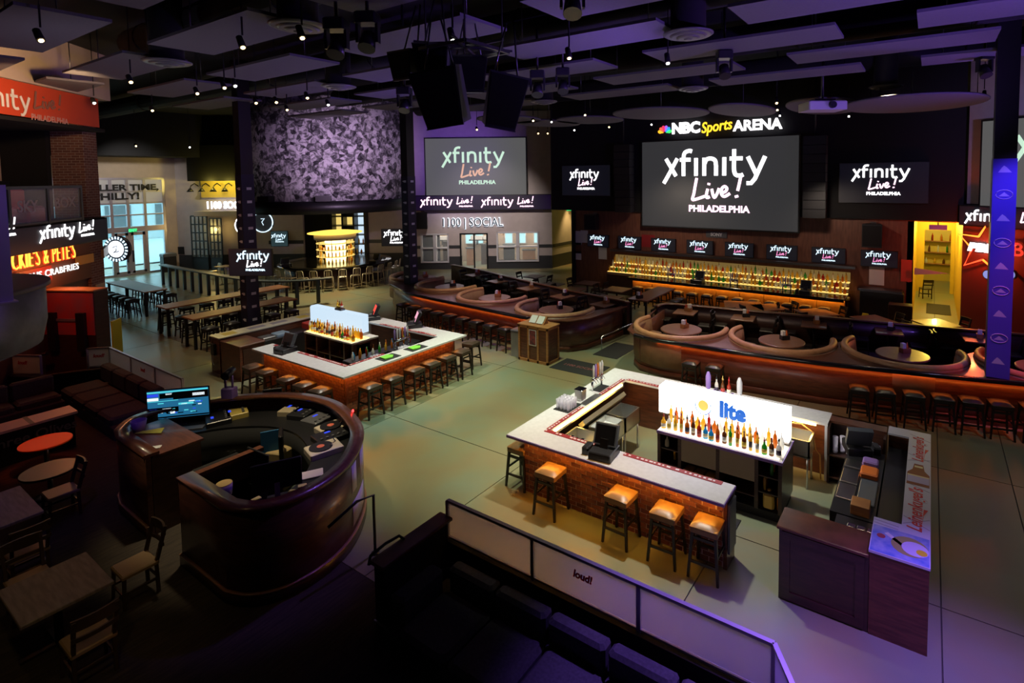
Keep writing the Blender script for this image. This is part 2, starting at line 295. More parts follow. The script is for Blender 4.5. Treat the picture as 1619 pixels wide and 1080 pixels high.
        f += [(0, 3, 2, 1), (k*4-4, k*4-3, k*4-2, k*4-1)]
        return s.add(v, f)
    def mesh(s, name, m):
        me = bpy.data.meshes.new(name); me.from_pydata(s.v, [], s.f); me.materials.append(m)
        if any(s.sm): me.polygons.foreach_set('use_smooth', s.sm)
        bm = bmesh.new(); bm.from_mesh(me); bmesh.ops.recalc_face_normals(bm, faces=bm.faces); bm.to_mesh(me); bm.free(); me.update(); return me
    def build(s, name, m, parent=None, loc=None, rz=None, rot=None):
        return put(name, s.mesh(name, m), parent, loc, rz, rot)
def put(name, me, parent=None, loc=None, rz=None, rot=None):
    o = bpy.data.objects.new(name, me); COL.objects.link(o)
    if parent: o.parent = parent
    if loc is not None: o.location = loc
    if rz is not None: o.rotation_euler = (0, 0, rz)
    if rot is not None: o.rotation_euler = rot
    return o
def tag(o, label, cat, group=None):
    o['label'] = label; o['category'] = cat
    if group: o['group'] = group
    return o
def thing(name, label, cat, loc=(0, 0, 0), rz=0, group=None):
    o = bpy.data.objects.new(name, None); COL.objects.link(o); o.location = loc; o.rotation_euler = (0, 0, rz); o.empty_display_size = .1
    return tag(o, label, cat, group)
def struct(o, kind='structure'): o['kind'] = kind; return o
def dup(root, loc, rz=0, label=None, group=None):
    def cp(o, par):
        c = o.copy(); COL.objects.link(c); c.parent = par
        for ch in KIDS.get(o.name, o.children): cp(ch, c)
        return c
    r = cp(root, None); r.location = loc; r.rotation_euler = (0, 0, rz)
    if label: r['label'] = label
    if group: r['group'] = group
    return r
KIDS = {}
def freeze(root):
    """remember a thing's parts once so that copies are quick"""
    def w(o):
        KIDS[o.name] = list(o.children)
        for c in o.children: w(c)
    w(root); return root
ORD = 'first second third fourth fifth sixth seventh eighth ninth tenth eleventh twelfth thirteenth fourteenth fifteenth'.split()
def single(name, mb, m, label, cat, loc=None, rz=None, group=None): return tag(mb.build(name, m, None, loc, rz), label, cat, group)
def inset(path, d):
    o = []
    for i, p in enumerate(path):
        a = path[max(i-1, 0)]; b = path[min(i+1, len(path)-1)]; t = Vector((b[0]-a[0], b[1]-a[1])).normalized(); o.append((p[0]-t.y*d, p[1]+t.x*d))
    return o
def fit_width(o, w):
    """scale lettering so that it is w wide"""
    xs = [v.co.x for v in o.data.vertices]; o.scale.x = w/(max(xs)-min(xs)); return o
def arc(cx, cy, r, a0, a1, n, ry=None):
    ry = ry or r; return [(cx+r*math.cos(R_(a0+(a1-a0)*i/n)), cy+ry*math.sin(R_(a0+(a1-a0)*i/n))) for i in range(n+1)]
# ---------------------------------------------------------------- lettering
_T = {}
def text_mesh(txt, m, size=1.0, depth=.01, bold=0.0, align='CENTER', sx=1.0, shear=0.0, sp=1.0):
    key = (txt, m.name, size, depth, bold, align, sx, shear, sp)
    if key in _T: return _T[key]
    cu = bpy.data.curves.new('lettering', 'FONT'); cu.body = txt; cu.size = size; cu.extrude = depth/2; cu.offset = bold; cu.align_x = align; cu.align_y = 'CENTER'; cu.resolution_u = 3; cu.shear = shear; cu.space_character = sp
    o = bpy.data.objects.new('lettering_tmp', cu); COL.objects.link(o); dg = bpy.context.evaluated_depsgraph_get(); dg.update()
    me = bpy.data.meshes.new_from_object(o.evaluated_get(dg)); bpy.data.objects.remove(o); bpy.data.curves.remove(cu)
    for v in me.vertices: v.co.x *= sx
    me.materials.clear(); me.materials.append(m); me.name = 'lettering'; _T[key] = me; return me
def curvept(pts, n=6):
    """Catmull-Rom through points"""
    o = []; P = [pts[0]]+list(pts)+[pts[-1]]
    for i in range(1, len(P)-2):
        for j in range(n):
            t = j/n; o.append(tuple(.5*((2*P[i][k])+(-P[i-1][k]+P[i+1][k])*t+(2*P[i-1][k]-5*P[i][k]+4*P[i+1][k]-P[i+2][k])*t*t+(-P[i-1][k]+3*P[i][k]-3*P[i+1][k]+P[i+2][k])*t**3) for k in (0, 1)))
    o.append(tuple(pts[-1])); return o
def wordmark_mb(w=.215, d=.012):
    """rounded lower-case wordmark, x-height 1, about 5.9 wide, centred"""
    b = MB(); x = 0
    S = lambda pts: b.stroke([(p[0]-2.95, p[1]-.35) for p in pts], w, d)
    S([(0, 1), (.62, .0)]); S([(.70, 1), (.12, 0), (-.14, -.42)])                                     # x
    S(curvept([(1.08, 0), (1.08, 1.0), (1.16, 1.32), (1.42, 1.42), (1.58, 1.38)])); S([(.86, .92), (1.50, .92)])          # f
    S([(1.82, 0), (1.82, 1.0)])                                                                        # dotless i
    S([(2.30, 0), (2.30, 1.0)]); S(curvept([(2.30, .62), (2.44, .90), (2.70, .95), (2.92, .84), (2.98, .55)])+[(2.98, 0)])  # n
    S([(3.44, 0), (3.44, 1.0)])                                                                        # dotless i
    S([(3.98, 1.42)]+curvept([(3.98, .9), (3.98, .32), (4.08, .04), (4.34, .0), (4.48, .05)])); S([(3.74, .92), (4.44, .92)])  # t
    S([(4.72, 1.0), (5.16, .08)]); S([(5.62, 1.0), (5.10, -.18), (4.90, -.42), (4.66, -.42)])          # y
    return b
def script_mb(w=.17, d=.012):
    """hand-written exclamation word, about 3.4 wide"""
    b = MB(); S = lambda pts: b.stroke([(p[0]-1.65, p[1]-.45) for p in curvept(pts)], w, d)
    S([(.30, 1.30), (.22, .9), (.12, .35), (.04, .02), (.30, .05), (.80, .22)])                        # L
    S([(.98, .66), (.90, .32), (.94, .14), (1.10, .20)]); b.stroke([(1.03-1.65, .88-.45), (1.06-1.65, 1.0-.45)], w, d)
    S([(1.22, .66), (1.30, .30), (1.40, .16), (1.56, .42), (1.66, .70)])                                # v
    S([(1.78, .42), (2.02, .50), (2.12, .68), (1.98, .80), (1.82, .66), (1.80, .36), (1.98, .22), (2.30, .40)])  # e
    S([(2.92, 1.42), (2.84, 1.0), (2.74, .55)]); b.stroke([(2.66-1.65, .30-.45), (2.70-1.65, .16-.45)], w*1.2, d)   # !
    return b
WM = wordmark_mb(); SM = script_mb(); _LG = {}
def logo(parent, x, y, z, s, rot, m1, m2, m3, stacked=True):
    """lit venue lettering on a screen: wordmark, script word and the city beneath; s is the x-height"""
    k = (m1.name, m2.name)
    if k not in _LG: _LG[k] = (WM.mesh('lettering', m1), SM.mesh('lettering', m2))
    a, c = _LG[k]; t = text_mesh('PHILADELPHIA', m3, 1.0, .012, .035, sx=1.05)
    Rm = Matrix.Rotation(rot[2], 4, 'Z') @ Matrix.Rotation(rot[0], 4, 'X')
    def at(dx, dy, me, sc):
        o = put('lettering', me, parent); p = Rm @ Vector((dx*s, dy*s, .004)); o.location = Vector((x, y, z))+p; o.rotation_euler = rot; o.scale = (sc*s, sc*s, 1); return o
    if stacked: at(-.05, .66, a, 1); at(.15, -.62, c, .95); at(.1, -1.55, t, .50)
    else: at(-2.2, 0, a, 1); at(2.9, .25, c, .98); at(2.95, -.62, t, .36)
# ---------------------------------------------------------------- wall frames: local x runs along the wall, local -y faces the room
class Fr:
    def __init__(s, ox, oy, rz): s.o = Vector((ox, oy, 0)); s.rz = rz; s.x = Vector((math.cos(rz), math.sin(rz), 0)); s.n = Vector((math.sin(rz), -math.cos(rz), 0))
    def px(s, x, y, off=0.0):
        d = _F + _R*((x-PPX)/FPX) + _U*((PPY-y)/FPX); c = Vector((0, 0, CAMH)); p = c+d*(((s.o+s.n*off)-c).dot(s.n)/d.dot(s.n)); return (p-s.o).dot(s.x), p.z
    def w(s, lx, out, z): return s.o+s.x*lx+s.n*out+Vector((0, 0, z))
_F0 = Vector((-math.sin(YAW), math.cos(YAW), 0))
FB = Fr(0, 24.0, 0.0)                                   # back wall, y = 24
FD = Fr(_F0.x*34, _F0.y*34, YAW)                        # slanting wall with the small screen
FD2 = Fr(_F0.x*35.2, _F0.y*35.2, YAW)                   # its set-back half behind the round bar
FR = Fr(1.0, 24.0, -YAW)                                # right-hand slanting wall
FS = Fr(-20.45, 3.78, R_(135.5))                        # restaurant front by the brick pillar
FE = Fr(-40.8, 0.0, R_(90))                             # entrance wall, local x = world y
def fbox(fr, name, m, x0, x1, out0, out1, z0, z1, parent=None):
    """a box on a wall frame, out = distance into the room"""
    o = MB().box(x0, x1, -out1, -out0, z0, z1).build(name, m, parent)
    if not parent: o.location = fr.o; o.rotation_euler = (0, 0, fr.rz)
    return o
# ---------------------------------------------------------------- floor: sawn concrete slabs over a dark joint bed
fl = struct(MB().box(-46, 10, -3, 37, -.10, -.02).build('floor', M['joint']))
XS = [-45, -41, -38.9, -34.9, -30.9, -26.9, -22.8, -18.8, -14.75, -10.73, -6.70, -2.65, .24, 1.37, 5.4, 9.6]; YS = [4.63, 8.33, 12.4, 16.5, 20.6, 24.6, 31, 36.5]
g = .009
for i in range(len(XS)-1):
    ys = ([1.0]+YS) if XS[i] > -2.7 else YS
    for j in range(len(ys)-1):
        MB().box(XS[i]+g, XS[i+1]-g, ys[j]+g, ys[j+1]-g, -.03, 0).build('slab', M['conc'], fl)
struct(MB().box(-24, -.95, -3, 4.62, -.03, .012).build('floor_carpet', M['carpet']))
struct(MB().box(-41, 10, -3, 37, 9.8, 9.9).build('ceiling', M['ceil']))
struct(MB().box(-40, 10, 36.8, 37, 0, 9.8).box(9.7, 9.9, 20, 37, 0, 9.8).build('wall_outer', M['blackwall']))
# ---------------------------------------------------------------- outer walls
struct(MB().box(9.5, 9.7, -3, 24, 0, 9.8).build('wall_right', M['blackwall'])); struct(MB().box(-46, 9.6, -3.2, -3, 0, 9.8).build('wall_front', M['blackwall']))
# back wall
w = struct(MB().box(-15.65, -.5, 24, 24.2, 0, 3.95).build('wall_back', M['barwall']))
struct(MB().box(-17.1, 1.0, 23.86, 24.2, 3.95, 9.8).build('wall_back_upper', M['blackwall']))
struct(MB().box(-15.85, -15.65, 23.9, 30, 0, 3.95).box(-17.1, -16.9, 24.2, 30, 3.95, 9.8).build('wall_back_return', M['blackwall']))
# slanting wall: wainscot, plaster, dark chair-rail strip, window and door openings
def P_(fr, *a): return fr.px(*a)
xa = P_(FD, 652, 300)[0]; xb = P_(FD, 872, 300)[0]
zw, zt = .80, 9.8
ops = []   # openings: x0, x1, z0, z1
for l, t, r, b in ((667, 372, 708, 413), (729, 371, 770, 425), (787, 369, 850, 411)):
    x0, z1 = P_(FD, l, t); x1, z0 = P_(FD, r, b); ops.append((x0, x1, max(0, z0), z1))
ops[1] = (ops[1][0], ops[1][1], 0.0, ops[1][3])
def holed(fr, name, m, x0, x1, z0, z1, ops, d=.2):
    mb = MB(); cx = x0
    for a, b, c, e in sorted(ops):
        mb.box(cx, a, 0, d, z0, z1)
        if c > z0: mb.box(a, b, 0, d, z0, min(c, z1))
        if e < z1: mb.box(a, b, 0, d, max(e, z0), z1)
        cx = b
    mb.box(cx, x1, 0, d, z0, z1); o = struct(mb.build(name, m, None, fr.o, fr.rz)); return o
holed(FD, 'wall_slant', M['beige'], xa, xb, zw, zt, ops)
holed(FD, 'wall_slant_base', M['wainscot'], xa, xb, 0, zw, [o for o in ops if o[2] < zw])
tr = MB(); cx = xa
for a, b, c, e in ops: tr.box(cx, a-.1, -.02, 0, 1.30, 1.50); cx = b+.1
tr.box(cx, xb, -.02, 0, 1.30, 1.50); struct(tr.build('trim_1', M['wainscot'], None, FD.o, FD.rz))
cC = FD.w(xb, 0, 0)
struct(MB().box(cC.x-.2, cC.x, cC.y-.02, cC.y+8, zw, zt).build('wall_slant_return', M['beige'])); struct(MB().box(cC.x-.2, cC.x+.01, cC.y-.02, cC.y+8, 0, zw).build('wall_slant_return_base', M['wainscot'])); struct(MB().box(cC.x-.01, cC.x+.025, cC.y-.03, cC.y+8, 1.3, 1.5).build('trim_2', M['wainscot']))
struct(MB().box(cC.x-.2, -14, cC.y+8, cC.y+8.2, 0, 5).build('wall_far', M['yellowwall'])); point((cC.x+2.2, cC.y+6.2, 3.6), (1, .78, .15), 160)
spot((cC.x+.55, cC.y+1.7, 4.3), (cC.x+.12, cC.y+1.7, 0), (1, .66, .24), 420, 60)
t = thing('wall_sconce', 'small dark downlight throwing a warm cone on the return wall', 'lamp', (cC.x, cC.y+1.7, 4.3)); MB().cyl((.55, 0, .02), (.55, 0, .25), .10, n=12).build('can', M['black'], t); MB().bar((0, 0, .2), (.5, 0, .2), .05).build('arm', M['black'], t)
for k, (a, b, c, e) in enumerate(ops):
    f = MB(); wd = .09
    f.box(a-wd, a, -.05, .2, c, e+wd).box(b, b+wd, -.05, .2, c, e+wd).box(a-wd, b+wd, -.05, .2, e, e+wd)
    nm = 'door_1' if k == 1 else 'window_%d' % (1 if k == 0 else 2)
    if k != 1: f.box(a-wd, b+wd, -.07, .2, c-wd, c); m_ = (a+b)/2; f.box(m_-.10, m_+.10, -.03, .2, c, e); f.box(a, b, -.03, .2, (c+e)/2-.04, (c+e)/2+.04)
    else: f.box((a+b)/2-.04, (a+b)/2+.04, .05, .15, c, e)
    fo = struct(f.build(nm, M['white'] if k != 1 else M['black'], None, FD.o, FD.rz)); MB().box(a, b, .10, .11, c, e).build('pane', M['glass'], fo)
# lit room seen through those windows
struct(MB().box(xa, xb, 3.2, 3.3, 0, 4).build('wall_inner_room', M['beigewarm'], None, FD.o, FD.rz)); struct(MB().box(xa, xb, .2, 3.2, 3.4, 3.5).build('ceiling_inner_room', M['beige'], None, FD.o, FD.rz))
for k in range(3): p = FD.w(xa+1.2+k*2.8, -1.7, 3.1); point(p, (1, .9, .78), 150)
# set-back half behind the round bar
xc = P_(FD2, 262, 300)[0]; xd = P_(FD2, 655, 300)[0]
dk0, dk1 = P_(FD2, 480, 380)[0], P_(FD2, 528, 380)[0]
struct(MB().box(xc, dk0, 0, .2, .9, 7.9).box(P_(FD2, 583, 380)[0], xd, 0, .2, .9, 7.9).build('wall_setback', M['beige'], None, FD2.o, FD2.rz))
struct(MB().box(xc, dk0, -.01, .2, 0, .9).box(P_(FD2, 528, 380)[0], xd, -.01, .2, 0, .9).build('wall_setback_base', M['wainscot'], None, FD2.o, FD2.rz))
struct(MB().box(xd, xd+1.5, .0, .3, 0, 9.8).build('wall_setback_end', M['blackwall'], None, FD2.o, FD2.rz))
struct(MB().box(dk0-.3, P_(FD2, 583, 380)[0]+.3, .18, .5, 0, 7.9).box(xc, xd, 0, .3, 7.9, 9.8).build('wall_setback_dark', M['blackwall'], None, FD2.o, FD2.rz))
struct(MB().box(P_(FD2, 425, 380)[0], dk0, -.03, 0, 1.55, 1.78).box(P_(FD2, 583, 380)[0], xd, -.03, 0, 1.55, 1.78).build('trim_3', M['wainscot'], None, FD2.o, FD2.rz))
# right-hand slanting wall: corridor side, dark red below, black band, pale plaster above
struct(MB().box(0, 10, 0, .2, 0, 3.8).build('wall_slant_right', M['redwall'], None, FR.o, FR.rz)); struct(MB().box(0, 10, 0, .2, 3.8, 4.6).build('wall_slant_right_band', M['blackwall'], None, FR.o, FR.rz))
struct(MB().box(.10, 10, 0, .2, 4.6, 9.8).build('wall_slant_right_upper', M['beige'], None, FR.o, FR.rz))
# corridor through the back wall
struct(MB().box(-.7, -.5, 24, 31, 0, 3.9).box(1.0, 1.2, 24.05, 31, 0, 3.9).build('wall_corridor', M['yellowwall'])); struct(MB().box(-.5, 1.0, 24, 31, 3.9, 4).build('ceiling_corridor', M['yellowwall']))
struct(MB().box(-.5, -.2, 31, 31.1, 0, 3.9).box(.85, 1.0, 31, 31.1, 0, 3.9).box(-.2, .85, 31, 31.1, 3.0, 3.9).build('wall_corridor_end', M['yellowwall']))
struct(MB().box(-3, 3, 34.5, 34.6, 0, 3.9).build('wall_shop', M['yellowwall'])); point((.25, 26.2, 3.5), (1, .78, .12), 130, .45); point((.3, 29.6, 3.5), (1, .78, .12), 120, .45); point((.3, 32.8, 3.3), (1, .80, .25), 120)
# entrance wall with glazed front
y0, y1 = 9.2, P_(FE, 263, 400)[0]
struct(MB().box(-3, y0, 0, .2, 0, 9.8).box(y1, 16.0, 0, .2, 0, 7.9).box(y0, y1, 0, .2, 5.9, 7.9).box(y0, 16.2, 0, .2, 7.9, 9.8).build('wall_entrance', M['beigewarm'], None, FE.o, FE.rz))
mul = MB(); H = [(0, .12), (2.62, 2.95), (3.62, 3.70), (4.32, 4.42), (5.05, 5.12), (5.80, 5.92)]
V = sorted([P_(FE, q, 400)[0] for q in (180, 206, 233, 263)]+[y0, 10.2, 11.0])
for a, b in H: mul.box(y0, y1, -.05, .12, a, b)
for v in V: mul.box(v-.07, v+.07, -.06, .13, 0, 5.92)
wf = struct(mul.build('window_3', M['rail'], None, FE.o, FE.rz))
for i in range(len(V)-1):
    for a, b in ((.12, 2.62), (2.95, 3.62), (3.70, 4.32)): MB().box(V[i]+.07, V[i+1]-.07, .03, .05, a, b).build('pane', M['glass'], wf)
    if i >= 0: MB().box(V[i]+.07, V[i+1]-.07, -.01, .05, 4.42, 5.80).build('sign_panel', M['white'], wf)
for i in (3, 4):   # the pair of doors
    d = struct(MB().box(V[i]+.07, V[i]+.20, -.04, .06, .02, 2.6).box(V[i+1]-.20, V[i+1]-.07, -.04, .06, .02, 2.6).box(V[i]+.07, V[i+1]-.07, -.04, .06, .02, .25).box(V[i]+.07, V[i+1]-.07, -.04, .06, 2.42, 2.6).build('door_%d' % (i-1), M['rail'], None, FE.o, FE.rz))
    MB().box(V[i+1]-.17 if i == 3 else V[i]+.10, V[i+1]-.12 if i == 3 else V[i]+.15, -.12, -.04, .8, 1.5).build('handle', M['black'], d)
lx, lz = P_(FE, 193, 297)
for t, px_, py_, s in (('MILLER TIME,', 194, 297, .50), ('PHILLY!', 184, 311, .54)):
    a, z = P_(FE, px_, py_); put('lettering', text_mesh(t, M['black'], s, .02, .018, sx=1.25), wf, (a, -.07, z), rot=(R_(90), 0, 0))
# pavement and far building outside the doors, lit by the sky
struct(MB().box(-70, -41.0, -10, 30, -.12, -.02).build('pavement', mat('pale_paving', (.45, .50, .50), .8)))
ob = thing('building', 'pale building across the street beyond the glass doors', 'building', (-66, 12, 0))
MB().box(-.5, .5, -16, 16, 0, 4.5).build('wall', mat('pale_facade', (.42, .50, .52), .8), ob)
for k in range(7): MB().box(.5, .58, -13+k*4, -11+k*4, 1.2, 3.4).build('window', mat('dim_glass', (.05, .10, .12), .2), ob)

# furnishing glimpsed through the slanting wall windows
for k, (xx, ww, zz0, zz1, mm) in enumerate(((ops[0][0]+.2, .5, .5, 1.1, 'black'), (ops[0][1]-.5, .4, .4, 1.5, 'dkwood'), (ops[1][0]+.25, .45, .0, 1.1, 'oak'), (ops[1][1]-.4, .5, .0, 1.3, 'dkwood'), (ops[2][0]+.5, .7, .3, 1.3, 'black'), (ops[2][1]-.7, .8, .3, .9, 'oak'))):
    t = thing('room_cabinet', '%s piece of furniture glimpsed from the left through the slanting wall windows' % ORD[k], 'furniture', FD.w(xx, -1.6-.3*(k % 2), 0), FD.rz); MB().box(-ww/2, ww/2, -.2, .2, 0, zz1).build('body', M[mm], t); MB().box(-ww/2-.05, ww/2+.05, -.25, .25, zz1, zz1+.05).build('top', M['wainscot'], t)
for k, xx in enumerate((ops[1][0]-.1, ops[1][0]+.6, ops[2][0]+.3, ops[2][0]+1.2, ops[2][1]-.2)):
    t = struct(MB().box(-.28, .28, -.06, 0, 1.2, 2.5).build('window_%d' % (4+k), M['white'], None, FD.w(xx, -3.1, 0), FD.rz)); MB().box(-.23, .23, -.07, -.06, 1.25, 2.45).build('pane', M['daylight'], t)
for k, xx in enumerate((ops[0][0]+.6, ops[1][0]+.5, ops[1][1]-.2)):
    t = thing('wall_shelf', '%s dark shelf glimpsed through the slanting wall openings' % ORD[k], 'shelf', FD.w(xx, -2.6, 1.5), FD.rz); MB().box(-.5, .5, -.2, .2, 0, .06).build('board', M['black'], t); MB().box(-.4, .4, -.1, .1, .06, .3).build('load', M['paper'], t); MB().box(-.03, .03, 0, .5, -.3, 0).build('bracket', M['black'], t)
struct(MB().box(-40.8, -38.4, 3, 16.2, 7.15, 9.8).build('ceiling_entrance', M['blackwall']))
# ---------------------------------------------------------------- stools and chairs
def make_stool(seatmat, name='bar_stool', h=.76, s=.40, grp=None, piping=True):
    t = thing(name, 'stool', 'stool')
    a = s/2
    sb = MB()   # padded saddle seat: chamfered slab with a soft crown
    n = 6; v = []; f = []
    for i in range(n+1):
        for j in range(n+1):
            u, w = -1+2*i/n, -1+2*j/n; e = max(abs(u), abs(w)); z = h+.028*(1-u**4)*(1-w**4)-(.018 if e > .99 else 0); v.append((u*a, w*a, z))
    for i in range(n):
        for j in range(n): k = i*(n+1)+j; f.append((k, k+n+1, k+n+2, k+1))
    sb.add(v, f, True); sb.cbox(-a, a, -a, a, h-.10, h-.014, .014); sb.build('seat', seatmat, t)
    MB().box(-a+.03, a-.03, -a+.03, a-.03, h-.13, h-.10).build('seat_frame', M['stoolwood'], t)
    for i in (-1, 1):
        for j in (-1, 1): MB().bar((i*(a-.035), j*(a-.035), h-.09), (i*(a+.015), j*(a+.015), 0), .042, .042, .034).build('leg', M['stoolwood'], t)
    for (zz, ax) in ((.24, 'x0'), (.24, 'x1'), (.36, 'y0'), (.36, 'y1'), (.58, 'x0'), (.58, 'x1')):
        q = a-.035+.05*(1-zz/(h-.09)); sg = -1 if ax[1] == '0' else 1
        if ax[0] == 'x': MB().bar((-q, sg*q, zz), (q, sg*q, zz), .022, .038).build('footrest' if zz < .3 else 'stretcher', M['stoolwood'], t)
        else: MB().bar((sg*q, -q, zz), (sg*q, q, zz), .022, .034).build('stretcher', M['stoolwood'], t)
    return freeze(t)
STOOLS = {}
def stool(kind, loc, rz, label, group):
    m = {'tan': M['ambervinyl'], 'brown': M['brownvinyl'], 'black': M['vinyl']}[kind]
    if kind not in STOOLS: STOOLS[kind] = make_stool(m); o = STOOLS[kind]; o.location = loc; o.rotation_euler = (0, 0, rz); o['label'] = label; o['group'] = group; return o
    return dup(STOOLS[kind], loc, rz, label, group)
def make_metal_stool():
    t = thing('metal_bar_chair', 'chair', 'chair'); h = .74; a = .19; m = M['goldmetal']
    MB().cbox(-a, a, -a, a, h-.035, h, .015).build('seat', m, t)
    for i in (-1, 1):
        MB().tube([(i*(a+.04), -a-.04, 0), (i*(a-.01), -a+.01, h-.03)], .016).build('leg', m, t)
        MB().tube([(i*(a+.04), a+.05, 0), (i*(a-.01), a-.01, h), (i*(a-.02), a+.05, h+.34)], .016).build('leg', m, t)
    MB().tube([(-a+.02, a+.05, h+.32), (-a+.06, a+.055, h+.38), (a-.06, a+.055, h+.38), (a-.02, a+.05, h+.32)], .017).build('back_rail', m, t)
    for x in (-.07, 0, .07): MB().bar((x, a, h), (x, a+.05, h+.37), .03, .012).build('back_slat', m, t)
    for z in (.26,): MB().tube([(-a-.02, -a-.02, z), (a+.02, -a-.02, z), (a+.02, a+.02, z), (-a-.02, a+.02, z), (-a-.02, -a-.02, z)], .012).build('footrest', m, t)
    return freeze(t)
def make_chair(seatm, wood, seat_h=.46):
    """wooden dining chair with a curved top rail and one cross slat; faces -y, back at +y"""
    t = thing('dining_chair', 'chair', 'chair'); a = .21; h = seat_h
    MB().cbox(-a, a, -a, a, h-.05, h, .015).build('seat', seatm, t)
    for i in (-1, 1):
        MB().bar((i*(a-.03), -a+.03, h-.04), (i*(a-.01), -a+.01, 0), .04, .04, .03).build('leg', wood, t)
        b = MB(); pts = [(i*(a-.03), a-.02, 0), (i*(a-.03), a-.03, h-.04), (i*(a-.02), a+.09, h+.42)]
        b.bar(pts[0], pts[1], .035, .04).bar(pts[1], pts[2], .035, .045).build('leg', wood, t)
    def rail(z0, z1, y, bow, nm, top=None):
        n = 6; p = [(-a+.0+2*a*k/n, y+bow*(1-(2*k/n-1)**2)) for k in range(n+1)]
        MB().sweep(p, [(-.012, z0), (.012, z0), (.012, z1), (-.012, z1)]).build(nm, wood, t)
    rail(h+.30, h+.43, a+.075, .035, 'top_rail'); rail(h+.16, h+.21, a+.05, .03, 'back_slat')
    for z, y in ((.17, -a+.02), (.22, a-.02)): MB().bar((-a+.03, y, z), (a-.03, y, z), .02, .03).build('stretcher', wood, t)
    for i in (-1, 1): MB().bar((i*(a-.03), -a+.03, .2), (i*(a-.03), a-.03, .2), .02, .03).build('stretcher', wood, t)
    return freeze(t)
# ---------------------------------------------------------------- bottles
def glassmat(n, c):
    m = mat('glass_'+n, c, .10, spec=.6); nt = m.node_tree; b = nt.nodes['Principled BSDF']; o = nt.nodes['Material Output']; tr = nt.nodes.new('ShaderNodeBsdfTranslucent'); tr.inputs[0].default_value = (*[min(1, x*1.5) for x in c], 1); mx = nt.nodes.new('ShaderNodeMixShader'); mx.inputs[0].default_value = .45
    nt.links.new(b.outputs[0], mx.inputs[1]); nt.links.new(tr.outputs[0], mx.inputs[2]); nt.links.new(mx.outputs[0], o.inputs[0]); return m
GL = [glassmat(n, c) for n, c in (('amber', (.55, .20, .02)), ('gold', (.75, .48, .06)), ('green', (.06, .38, .06)), ('clear', (.78, .76, .66)), ('brown', (.20, .07, .02)), ('blue', (.04, .38, .65)), ('red', (.45, .04, .02)))]
CAPM = [mat('cap_black', (.02, .02, .02), .4), mat('cap_gold', (.6, .4, .1), .3), mat('cap_red', (.5, .03, .03), .4)]
LABM = [mat('label_cream', (.72, .66, .50), .7), mat('label_white', (.75, .75, .75), .7), mat('label_red', (.45, .05, .04), .7), mat('label_yellow', (.75, .55, .08), .7), mat('label_dark', (.04, .03, .06), .6)]
_BM = {}
def bmesh_(kind, what, m):
    k = (kind, what, m.name)
    if k not in _BM:
        b = MB()
        if what == 'body':
            pr = [[(.034, 0), (.036, .02), (.036, .18), (.030, .205), (.014, .235), (.013, .29)], [(.040, 0), (.042, .02), (.042, .15), (.034, .18), (.013, .20), (.012, .27)], [(.046, 0), (.048, .02), (.048, .12), (.020, .165), (.015, .21)], [(.030, 0), (.031, .22), (.012, .25), (.012, .31)]][kind]
            b.lathe(pr, 8)
        elif what == 'cap': z = (.29, .27, .21, .31)[kind]; b.lathe([(.015, z-.005), (.016, z+.025), (.006, z+.035), (.004, z+.075)], 6)
        else: r, z0, z1 = ((.0372, .05, .14), (.0432, .04, .12), (.0492, .03, .095), (.0322, .06, .16))[kind]; b.lathe([(r-.002, z0), (r, z0+.001), (r, z1), (r-.002, z1+.001)], 8)
        _BM[k] = b.mesh(what, m)
    return _BM[k]
def bottle(loc, label, group, s=1.0, parts=True, col=None, kind=None):
    kind = random.randrange(4) if kind is None else kind; gm = GL[random.choice((0, 0, 1, 1, 2, 3, 3, 4, 5, 6)) if col is None else col]
    if not parts: o = tag(put('bottle', bmesh_(kind, 'body', gm), None, loc), label, 'bottle', group); o.scale = (s, s, s); return o
    t = thing('bottle', label, 'bottle', loc, random.uniform(0, 6), group); t.scale = (s, s, s)
    put('glass_body', bmesh_(kind, 'body', gm), t); put('pourer', bmesh_(kind, 'cap', random.choice(CAPM)), t); put('paper_label', bmesh_(kind, 'lab', random.choice(LABM)), t); return t
# ---------------------------------------------------------------- small bar equipment
def register(loc, rz, label, scr=None, flip=False):
    t = thing('cash_register', label, 'register', loc, rz); b = MB()
    MB().cbox(-.20, .20, -.22, .22, 0, .13, .015).build('cash_drawer', M['plastic'], t)
    MB().bar((0, .02, .12), (0, .06, .26), .14, .10).build('stand', M['plastic'], t)
    sc = MB(); P = [(-.20, .10, .20), (.20, .10, .20), (.20, -.02, .52), (-.20, -.02, .52)]; q = [(x, y+.10, z+.05) for x, y, z in P]
    P = [(-.20, .00, .17), (.20, .00, .17), (.20, .14, .48), (-.20, .14, .48)]; q = [(x, y+.09, z-.03) for x, y, z in P]
    h = sc.add(P+q, [(0, 1, 2, 3), (7, 6, 5, 4), (0, 4, 5, 1), (1, 5, 6, 2), (2, 6, 7, 3), (3, 7, 4, 0)]).build('screen_housing', M['bluegrey'] if scr is None else M['plastic'], t)
    k = [(x*.88, y-.004+(.012 if i < 2 else -.012), z+(.02 if i < 2 else -.02)) for i, (x, y, z) in enumerate(P)]; MB().add(k, [(0, 1, 2, 3)]).build('screen', scr or M['scr'], h)
    MB().cbox(-.36, -.24, -.12, .12, 0, .13, .02).build('receipt_printer', M['plastic'], t); return t
